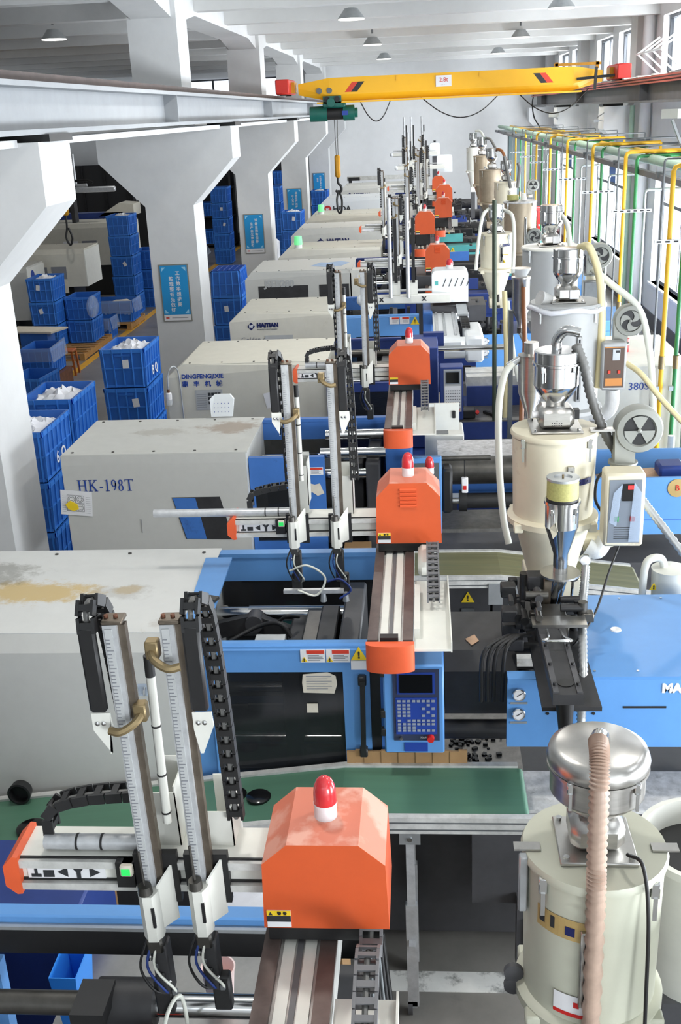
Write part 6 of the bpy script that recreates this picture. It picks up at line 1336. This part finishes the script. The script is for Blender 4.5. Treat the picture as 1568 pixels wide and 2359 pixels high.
def crate(x,y,z,label,group='blue plastic crates',rz=0.0,card=None,mark=None,handle=True):
    """crate standing with its front (short side) at y, centred on x"""
    global proto_c
    t=thing('plastic_crate',(x,y,z),label,'crate',group); t.rotation_euler=(0,0,rz)
    if proto_c is None:
        a=crate_mesh(CW,CD,CH).build('tub','crate_dark',None,smooth=False); r=crate_ribs(CW,CD,CH).build('rib_frame','crate',None,smooth=False); r['kind']='stuff'
        h=B().box(-.09,.09,-.008,.004,CH-.085,CH-.06).build('handle_slot','crate_dark',None,smooth=False)
        proto_c=[a,r,h]
        for q in proto_c: q.parent=t
    else:
        for q in proto_c:
            c=q.copy(); COL.objects.link(c); c.parent=t
    if card:
        cx,cz=card; c=B().obox((cx,-.012,cz),(.075,.004,.1),Matrix.Rotation(random.uniform(-.5,.3),3,'Y')).build('label_card','paper',None,smooth=False); c.parent=t
    if mark:
        for i,ch in enumerate(mark):
            m=text(ch,.15,'paper',None,(CW/2+.012,.30+.16*i,CH*.30),rot=(pi/2,0,pi/2),bold=.003); m.parent=t; m.name='marking'
    return t
def bag(x,y,z,label,w=.47,d=.7,h=.12,seed=1,mat='bag_white',name='plastic_bag',group='bags lying in the crates'):
    o=B().heap(x-w/2,x+w/2,y+.03,y+.03+d,z,h*.85,15,18,seed,.05).build(name,mat,None,ang=32); tag(o,label,'bag',group); base(o,x,y+d/2,z); return o
def pallet(x0,x1,y0,y1,label):
    t=thing('wooden_pallet',((x0+x1)/2,(y0+y1)/2,0),label,'pallet','wooden pallets')
    n=9
    for k in range(n):
        yy=y0+(y1-y0-.09)*k/(n-1); B().box(x0,x1,yy,yy+.09,.12,.14).build('plank','wood',t,smooth=False)
    for xx in(x0,(x0+x1)/2-.05,x1-.1): B().box(xx,xx+.1,y0,y1,.02,.12).build('bearer','wood',t,smooth=False)
    for yy in(y0,(y0+y1)/2,y1-.09): B().box(x0,x1,yy,yy+.09,0,.02).build('bottom_board','wood',t,smooth=False)
LV=['bottom','second','third','top']
def stack(x,y,n,where,z0=0.0,cards=(),mark=None,bagged=None,rz=0,hstep=CH+.012):
    for i in range(n):
        nm='top' if i==n-1 else ('lowest','second up','third up','fourth up')[i]
        crate(x,y,z0+hstep*i,'blue crate, %s in the stack %s'%(nm,where),rz=rz,card=(random.uniform(-.05,.12),CH*.62) if i in cards else None,mark=mark if i==n-1 else None)
    if bagged: bag(x,y,z0+hstep*(n-1)+CH*.76,bagged,seed=int(abs(x*31+y*7)),w=.485,d=.71,h=.17)
stack(-3.52,8.62,4,'beside the nearest column',0.02,cards=(2,),mark='6Q',bagged='clear white bag in the crate marked 6 Q by the nearest column')
stack(-3.60,9.75,4,'just behind the nearest column stack',0.02,bagged='large crumpled white bag heaped in the crate behind the 6 Q crate')
stack(-3.47,12.05,4,'before the column with the nearest slogan poster',0.02,cards=(3,2),mark='BQ',bagged='white bag gathered in the crate marked B Q')
stack(-3.35,18.4,3,'between the second and third columns',0.02,cards=(2,))
c_=crate(-3.35,18.4,0.02+.462*3+CH,'upturned blue crate with gridded bottom, capping the stack between second and third columns',card=None); 
# turn that crate upside down
for ch in c_.children: ch.scale=(1,1,-1)
g=B()
for i in range(6): g.box(-.24+.094*i,-.225+.094*i,.03,.73,0,.012)
for i in range(8): g.box(-.24,.24,.03+.096*i,.045+.096*i,0,.012)
g=g.build('bottom_grid','crate_mesh',None,smooth=False); g.parent=c_; g['kind']='stuff'
pallet(-3.6,-3.05,28.3,29.05,'pallet under the crate stack at the third slogan poster')
stack(-3.32,28.3,4,'near the third slogan poster',0.15,cards=(3,),bagged='white bags heaped in the tall stack at the third slogan poster')
pallet(-3.56,-3.02,36.0,36.75,'pallet under the crate stack at the farthest slogan poster')
stack(-3.29,36.0,4,'under the farthest slogan poster',0.145,bagged='white bags in the crate under the farthest poster')
# left hall, by the yellow line
pallet(-7.75,-6.55,20.2,22.2,'slatted wooden pallet beside the yellow line'); pallet(-7.6,-6.42,23.3,24.6,'wooden pallet under the two wide bagged crates')
stack(-7.47,20.8,3,'on the pallet left of the slatted boards',.14,cards=(2,1),bagged='clear bag heaped in the three-high pallet stack')
crate(-6.92,21.3,.14,'blue crate, lower one beside the pallet stack, under a hanging film bag'); crate(-6.92,21.3,.14+.462,'blue crate, upper one beside the pallet stack, edged with hanging film')
o=B().ellipsoid((-6.62,21.32,.86),.1,.3,.22,14,8).build('film_bag','film',None,ang=60); tag(o,'clear film bag hanging out over the side of the pallet stack','bag'); base(o,-6.8,20.9,.62)
def wide(x,y,z,label,w,d,h,mark=None,film=True):
    t=thing('plastic_crate',(x,y,z),label,'crate','wide blue crates with film liners')
    a=crate_mesh(w,d,h).build('tub','crate_dark',None,smooth=False); a.parent=t; r=crate_ribs(w,d,h).build('rib_frame','crate',None,smooth=False); r['kind']='stuff'; r.parent=t
    if mark: m=text(mark,.15,'ink_navy',None,(0.05,-.02,h*.3),bold=.003); m.parent=t
    if film:
        f=B(); n=18; R=random.Random(int(x*100))
        for k in range(n):
            u0,u1=k/n,(k+1)/n
            f.quad((-w/2-.01+(w+.02)*u0,-.02-.01*R.random(),h+.02),(-w/2-.01+(w+.02)*u1,-.02,h+.02),(-w/2-.02+(w+.04)*u1,-.03,h*(.35+.12*R.random())),(-w/2-.02+(w+.04)*u0,-.03,h*(.35+.12*R.random())))
        f.quad((w/2+.015,-.02,h+.02),(w/2+.015,d+.02,h+.02),(w/2+.06,d,h*.4),(w/2+.05,0,h*.45)); 
        f.quad((-w/2,0,h+.0),(-w/2+.04,d,h+.03),(-w/2-.02,d,h*.5),(-w/2-.03,0,h*.5))
        o=f.build('film_liner','film',None,smooth=False); o.parent=t
    return t
wide(-7.0,22.35,.0,'wide blue crate marked B Q with film liner, standing on the grey floor',.78,.55,.42,'B Q'); wide(-6.95,23.55,.14,'wide blue crate with film liner and scraps, on the pallet behind the B Q one',1.05,.7,.46)
o=B().heap(-7.0,-6.5,23.65,24.1,.52,.09,7,6,8).build('scraps','paper_aged',None,ang=25); tag(o,'brown and white paper scraps in the wide crate on the pallet','scraps'); base(o,-6.75,23.9,.52)
stack(-7.0,25.2,5,'at the end of the left hall machine',.0,cards=(2,),bagged='white bag on the tall stack at the left hall machine')
stack(-6.72,24.98 if False else 26.3,3,'right behind the tall stack in the left hall',.0)
t=thing('wooden_stool',(-6.5,19.05,0),'orange brown wooden stool by the yellow line','stool'); B().box(-6.64,-6.36,18.93,19.2,.42,.46,.01).build('seat','wood_orange',t)
for x in(-6.62,-6.38):
    for y in(18.95,19.18): B().bar((x*1.0+(.0),y,.42),(x+(.03 if x>-6.5 else -.03),y,0),.035,.035).build('leg','wood_orange',t)
B().box(-6.62,-6.38,18.94,18.97,.15,.18).build('stretcher','wood_orange',t,smooth=False)
for i,(x,y,n,lab) in enumerate(((-6.0,15.6,2,'with film liner left of the stool'),(-5.75,14.2,2,'nearest in the left hall, half hidden by the column'))):
    pass
crate(-6.45,17.3,.38,'blue crate with a clear film liner, standing left of the stool'); crate(-6.1,15.7,.25,'open blue crate at the column edge, in front of the film-lined one',rz=-.1)
o=B().box(-6.8,-6.12,17.25,18.1,0,.37).build('carton','rust',smooth=False); tag(o,'dark red brown box under the film-lined crate','box'); base(o,-6.45,17.7,0)
o=B().box(-6.45,-5.75,15.65,16.5,0,.24).build('carton','cardboard',smooth=False); tag(o,'flat carton under the open crate at the column edge','box'); base(o,-6.1,16,0)
f=B(); 
f.quad((-6.72,17.28,.85),(-6.18,17.28,.85),(-6.17,17.27,.62),(-6.73,17.27,.62)); f.quad((-6.18,17.28,.85),(-6.18,18.08,.88),(-6.15,18.08,.6),(-6.15,17.28,.6))
o=f.build('film_liner','film',smooth=False); tag(o,'clear film folded over the crate left of the stool','film'); base(o,-6.45,17.7,.6)
t=thing('sorting_board',(-6.9,18.6,.8),'pale board lying on crates left of the pallet stack','board'); B().prism([(-7.5,18.7,.86),(-6.55,18.5,.86),(-6.4,19.0,.86),(-7.4,19.2,.86)],(0,0,.03)).build('board','paper_aged',t,smooth=False); B().box(-7.2,-6.7,18.7,19.1,0.05,.86).build('support','crate_dark',t,smooth=False)
crate(-6.98,16.6,.4,'slim edge of a blue crate beside the nearest column, above the open one'); o=B().box(-7.25,-6.72,16.55,17.2,0,.39).build('carton','dark',smooth=False); tag(o,'dark box under the crate edge beside the nearest column','box'); base(o,-7,16.9,0)
# machines of the left hall, seen end on
for i,(x1,y0,y1,z0,zt,lab) in enumerate(((-8.05,21.75,22.8,.55,1.62,'nearest white machine end in the left hall, blue round badge'),(-7.2,23.0,24.1,1.03,1.82,'middle white machine end in the left hall, papers on its side'),(-7.75,28.4,29.9,.8,1.86,'rear white machine end in the left hall, blue oval badge'))):
    t=thing('moulding_machine',(x1-1.5,(y0+y1)/2,0),lab,'machine','injection moulding machines')
    cover(t,x1-3.5,x1,y0,y1,z0,zt,'cover_cream' if i else 'cover',ch=.1,chy=.04); B().box(x1-3.4,x1-.35,y0+.15,y1-.15,.0,z0).build('bed','black',t,smooth=False)
    e=B().box(x1,x1+.02,y0,y1,z0,zt-.03).build('end_panel','white_paint',t,smooth=False)
    if i!=1: B().lathe((x1+.024,y0+.3,zt-.2),[(.11,-.004),(.11,.0),(.0,.002)],20,'x').build('badge','ink_blue',t)
    for k in range(3):
        if i==1: B().box(x1-.75-.42*(k%2)*1.0,x1-.42-.42*(k%2),y0-.006,y0,zt-.62-.3*(k//2),zt-.36-.3*(k//2)).build('paper_sheet','paper_aged' if k==2 else 'ink_grey',t,smooth=False)
        if i==2 and k<2: B().box(x1-1.15-.5*k,x1-.75-.5*k,y0-.006,y0,zt-.7,zt-.42).build('paper_sheet','ink_grey' if k==0 else 'paper',t,smooth=False)
t=thing('moulding_machine',(-9.2,30.6,0),'navy bed and pale hood just behind the rear white machine of the left hall','machine','injection moulding machines'); B().box(-10.4,-8.1,30.25,30.9,0,1.72).build('base','bed_dark',t,smooth=False); B().box(-10.5,-8.2,30.2,30.6,1.7,2.0).build('bed','navy',t,smooth=False); B().prism([(-8.9,30.2,1.9),(-7.9,30.2,1.9),(-7.9,30.2,2.2),(-8.3,30.2,2.24)],(0,.8,0)).build('hood','cover_cream',t,smooth=False)
# second robot and hook in the left hall
t=thing('take_out_robot',(-9.3,29,2.0),'grey take-out robot with bent tubes in the dark left hall','robot','servo take-out robots')
B().box(-9.9,-8.0,28.9,29.05,2.62,2.76,.03).build('kick_beam','alu',t); 
for x in(-9.35,-9.0): B().tube(spline([(x,28.8,3.6),(x,28.8,2.9),(x+.05,28.8,2.82),(x+.3,28.8,2.82)],5),.04,10).build('arm','alu',t)
B().tube(spline([(-9.1,28.7,2.92),(-8.7,28.7,2.95),(-8.5,28.7,2.88)],6),.03,8).build('hose','black',t); B().box(-9.25,-9.15,28.9,29.2,1.86,2.62).build('stand','dark',t,smooth=False); B().box(-9.6,-9.1,28.9,29.0,3.45,3.7).build('top_box','cover_cream',t,smooth=False)
t=thing('hook_block',(-7.35,22.6,2.0),'yellow hook block with black hook and chain hanging in the left hall','hook'); B().box(-7.42,-7.28,22.55,22.65,2.55,2.95,.03).build('block','yellow_dark',t); B().tube(spline([(-7.35,22.6,2.55),(-7.36,22.6,2.3),(-7.4,22.6,2.1),(-7.33,22.6,1.95),(-7.27,22.6,2.1),(-7.33,22.6,2.3)],6),.022,8).build('hook','black',t); B().cyl((-7.35,22.6,2.95),(-7.35,22.6,4.67),.01,n=6).build('rope','steel_dark',t)
t=thing('crane_girder',(-8.5,22.6,4.6),'yellow girder with red end truck of the left hall crane, seen between the columns','crane'); B().box(-13.5,-4.9,22.4,22.8,4.66,4.95,.01).build('girder','yellow',t); B().box(-4.9,-4.6,22.1,23.1,4.6,4.95,.01).build('end_truck','red_truck',t)
B().box(-4.9,-4.62,5,38,4.25,4.58).build('rail','rail_grey',t,smooth=False)
# dark storage racks with crates at the back and left of the left hall
def rack(x0,x1,y0,y1,lab,seed,zs=(.1,1.05,2.0)):
    t=thing('storage_rack',((x0+x1)/2,(y0+y1)/2,0),lab,'rack','dark storage racks')
    for x in(x0,x1-.06):
        for y in(y0,y1-.06): B().box(x,x+.06,y,y+.06,0,2.9).build('post','shelf_dark',t,smooth=False)
    for zz in zs: B().box(x0,x1,y0,y1,zz,zz+.05).build('shelf','shelf_dark',t,smooth=False)
    B().box(x0,x1,y1-.02,y1,.0,2.9).build('back_panel','shelf_dark',t,smooth=False); B().box(x0,x1,y0-.01,y0,zs[-1]-.02,zs[-1]+.07).build('edge','galv_dark',t,smooth=False)
rack(-6.3,-3.95,38.6,39.5,'dark rack of blue crates against the back wall, right end',1); rack(-9.0,-6.6,38.6,39.5,'dark rack against the back wall, middle',2); rack(-12.0,-9.3,38.6,39.5,'dark rack against the back wall, left end',3)
R=random.Random(9)
for q,(x0,x1) in enumerate(((-6.25,-4.0),(-8.9,-6.65))):
    for s,zz in enumerate((.15,1.1,2.05)):
        for j in range(4 if q==0 else 3):
            crate(x0+.3+.56*j,38.65,zz,'blue crate, %s on the %s shelf of the back rack, %s'%(('leftmost','second','third','fourth')[j],('lowest','middle','upper')[s],('right end','middle')[q]),group='crates on the back racks')
stack(-6.2,34.0,5,'left of the third column, with hanging film',.02,cards=(3,2)); stack(-6.75,31.5,2,'with a loose liner, seen between second and third column',.0); stack(-4.5,33.6,5,'seen through the gap right of the third column',.0)
f=B().quad((-7.03,31.47,1.0),(-6.47,31.47,1.0),(-6.43,31.4,.6),(-7.05,31.4,.55)); f.quad((-6.47,31.47,1.0),(-6.45,32.25,1.02),(-6.2,32.1,.62),(-6.25,31.47,.55))
o=f.build('film_liner','film',smooth=False); tag(o,'loose film liner over the crate between second and third column','film'); base(o,-6.75,31.8,.6)
t=thing('dark_partition',(-10.5,34,0),'dark machine bodies and partition at the back of the left hall','partition'); B().box(-13.5,-7.2,34.6,34.9,0,3.1).build('panel','shelf_dark',t,smooth=False)
for k in range(9): B().box(-13.4+.7*k,-13.34+.7*k,34.55,34.6,0,3.1).build('post','black',t,smooth=False)
B().box(-9.0,-8.0,34.5,34.6,2.0,2.8).build('window_box','winframe',t,smooth=False); B().box(-8.9,-8.1,34.45,34.5,2.0,2.2).build('bags','bag_white',t,smooth=False)
t=thing('white_sack',(-3.75,27.4,0),'white sack with red print standing behind the third column','sack'); B().box(-3.95,-3.55,27.2,27.5,0,1.42,.06).build('body','bag_white',t); B().box(-3.85,-3.65,27.19,27.2,1.22,1.36).build('red_print','red',t,smooth=False)
# hanging lamp, hook, dish, paper on the cream cover
t=thing('hanging_bulb',(-2.58,10.48,1.58),'white socket bulb hanging on a wire in front of the cream cover','lamp'); B().lathe((-2.58,10.48,0),[(.0,1.58),(.025,1.59),(.033,1.62),(.03,1.65)],16).build('bulb','lens_clear',t); B().lathe((-2.58,10.48,0),[(.03,1.65),(.032,1.68),(.03,1.71),(.02,1.72)],16).build('socket','paper',t); B().lathe((-2.58,10.48,0),[(.014,1.72),(.014,1.75)],10).build('cap','rust',t)
B().tube(spline([(-2.58,10.48,1.75),(-2.57,10.48,1.9),(-2.54,10.5,1.97),(-2.50,10.55,1.96),(-2.48,10.58,1.85),(-2.47,10.58,1.4)],6),.007,6).build('wire','galv',t)
t=thing('white_basket',(-1.68,8.75,1.96),'small white perforated plastic basket standing on the slanted-window machine','basket'); B().prism([(-1.78,8.62,1.962),(-1.60,8.62,1.962),(-1.585,8.66,2.1),(-1.62,8.68,2.135),(-1.75,8.68,2.135),(-1.79,8.66,2.1)],(0,.03,0)).build('body','white_clean',t,smooth=False)
g=B()
for i in range(5):
    for j in range(3): g.box(-1.75+.03*i,-1.745+.03*i,8.614+.02*j*.3,8.62+.02*j*.3,2.0+.035*j,2.006+.035*j)
g.build('holes','ink_blue',t,smooth=False)['kind']='stuff'
t=thing('pendant_switch',(.295,7.72,1.57),'white pendant switch hanging on a thin wire from the steel rod beside the beacon','switch'); B().box(.27,.32,7.70,7.74,1.57,1.69,.006).build('body','paper',t); B().cyl((.295,7.72,1.69),(.295,7.75,1.82),.004,n=6).build('wire','black',t); B().box(.283,.307,7.695,7.70,1.6,1.63).build('button','red',t,smooth=False)
B().cyl((-.12,7.76,1.83),(.49,7.76,1.83),.02,n=14).build('guide_rod','steel_dark',m2)
beacon(.03,7.2,1.9,'red beacon on a pale base just behind the slotted orange hood',.032)
o=B().cyl((.03,7.2,.96),(.03,7.2,1.9),.012,n=8).build('beacon_post','galv'); tag(o,'thin post carrying the red beacon behind the slotted orange hood','post'); base(o,.03,7.2,.96)
t=thing('control_cabinet',(.2,8.9,1.1),'white robot control cabinet with grey display, behind the orange hood','cabinet'); B().box(.0,.33,8.75,9.15,1.1,1.72,.008).build('body','white_paint',t); B().box(.06,.27,8.8,9.1,0,1.1).build('pedestal','bed_dark',t,smooth=False); B().box(.04,.2,8.78,8.95,1.72,1.725).build('display','galv_dark',t,smooth=False); sticker(t,.2,.32,8.747,1.5,1.62); B().box(.2,.24,8.74,8.747,1.42,1.47).build('switch','ink',t,smooth=False)
t=thing('cabinet_door',(.15,8.28,1.9),'open white sheet door with black latch, right of the middle orange hood rail','door'); B().box(.03,.275,8.28,8.3,1.90,2.12).build('panel','white_paint',t,smooth=False); B().box(.22,.245,8.265,8.28,2.0,2.06,.004).build('latch','black',t)
t=thing('remote_box',(.5,10.75,1.315),'small black tool box with red knob on the checker plate','tool'); B().box(.38,.52,10.7,10.85,1.315,1.4,.01).build('body','black',t); B().cyl((.54,10.75,1.36),(.54,10.72,1.38),.02,n=10).build('knob','red',t)
o=B().bar((.62,10.9,1.33),(.78,10.66,1.33),.035,.03).build('black_torch','black'); tag(o,'black stick tool lying on the checker plate','tool'); base(o,.7,10.8,1.315)
t=thing('yellow_bin',(.85,11.6,1.3),'yellow plastic bottle shape between navy machine and steel cyclone','bottle'); B().box(.72,.92,11.25,11.4,1.32,1.52,.03).build('body','yellow',t); B().cyl((.82,11.32,1.52),(.82,11.32,1.56),.03,n=12).build('cap','yellow',t)
o=B().lathe((.45,10.9,1.315),[(.05,0),(.045,.04),(0,.06)],14).build('yellow_dome','yellow'); tag(o,'small yellow cap beside the navy control panel foot','cap'); base(o,.45,10.9,1.315)
t=thing('white_drum',(2.15,9.0,0),'white drum with grey lid at the right edge behind the blue tray','drum'); B().lathe((2.15,9.0,0),[(.17,0),(.17,1.35),(.2,1.37),(.2,1.42),(.19,1.43),(0,1.44)],28).build('body','white_paint',t); B().cyl((2.1,9.0,1.44),(2.1,9.0,1.6),.03,n=12).build('pipe','white_paint',t)
o=B().box(-.62,-.42,7.5,7.62,1.1,1.22).build('cardboard_box','cardboard',smooth=False); tag(o,'open brown cardboard box lying behind the gripper of the slotted-hood robot','box'); base(o,-.52,7.56,1.1)
t=thing('granulate_tub',(.97,3.2,0),'round pale tub of black granules at the right edge beside the nearest hopper','tub'); B().lathe((.97,3.2,0),[(.2,1.3),(.23,1.83),(.245,1.84),(.245,1.87),(.225,1.87),(.2,1.72),(0,1.72)],30).build('body','white_paint',t); B().lathe((.97,3.2,0),[(0,1.79),(.215,1.78),(.2,1.7)],24).build('granules','black',t); B().box(.8,1.14,3.03,3.37,.0,1.3,.01).build('stand','bed_dark',t)
t=thing('hopper_dryer',(.86,2.5,1.4),'cream hopper edge with dull steel knob at the right border beside the nearest hopper','hopper','hopper dryers'); B().lathe((.88,2.5,0),[(.07,1.5),(.16,1.95),(.165,2.05),(.17,2.06)],28).build('cone','hop_green',t); B().ellipsoid((.80,2.42,2.1),.07,.07,.07).build('knob','tarnish',t); B().lathe((.88,2.5,0),[(.17,2.06),(.17,2.1),(0,2.11)],28).build('lid','hop_green',t); B().box(.8,.96,2.42,2.58,.9,1.5,.01).build('throat','hop_green',t)
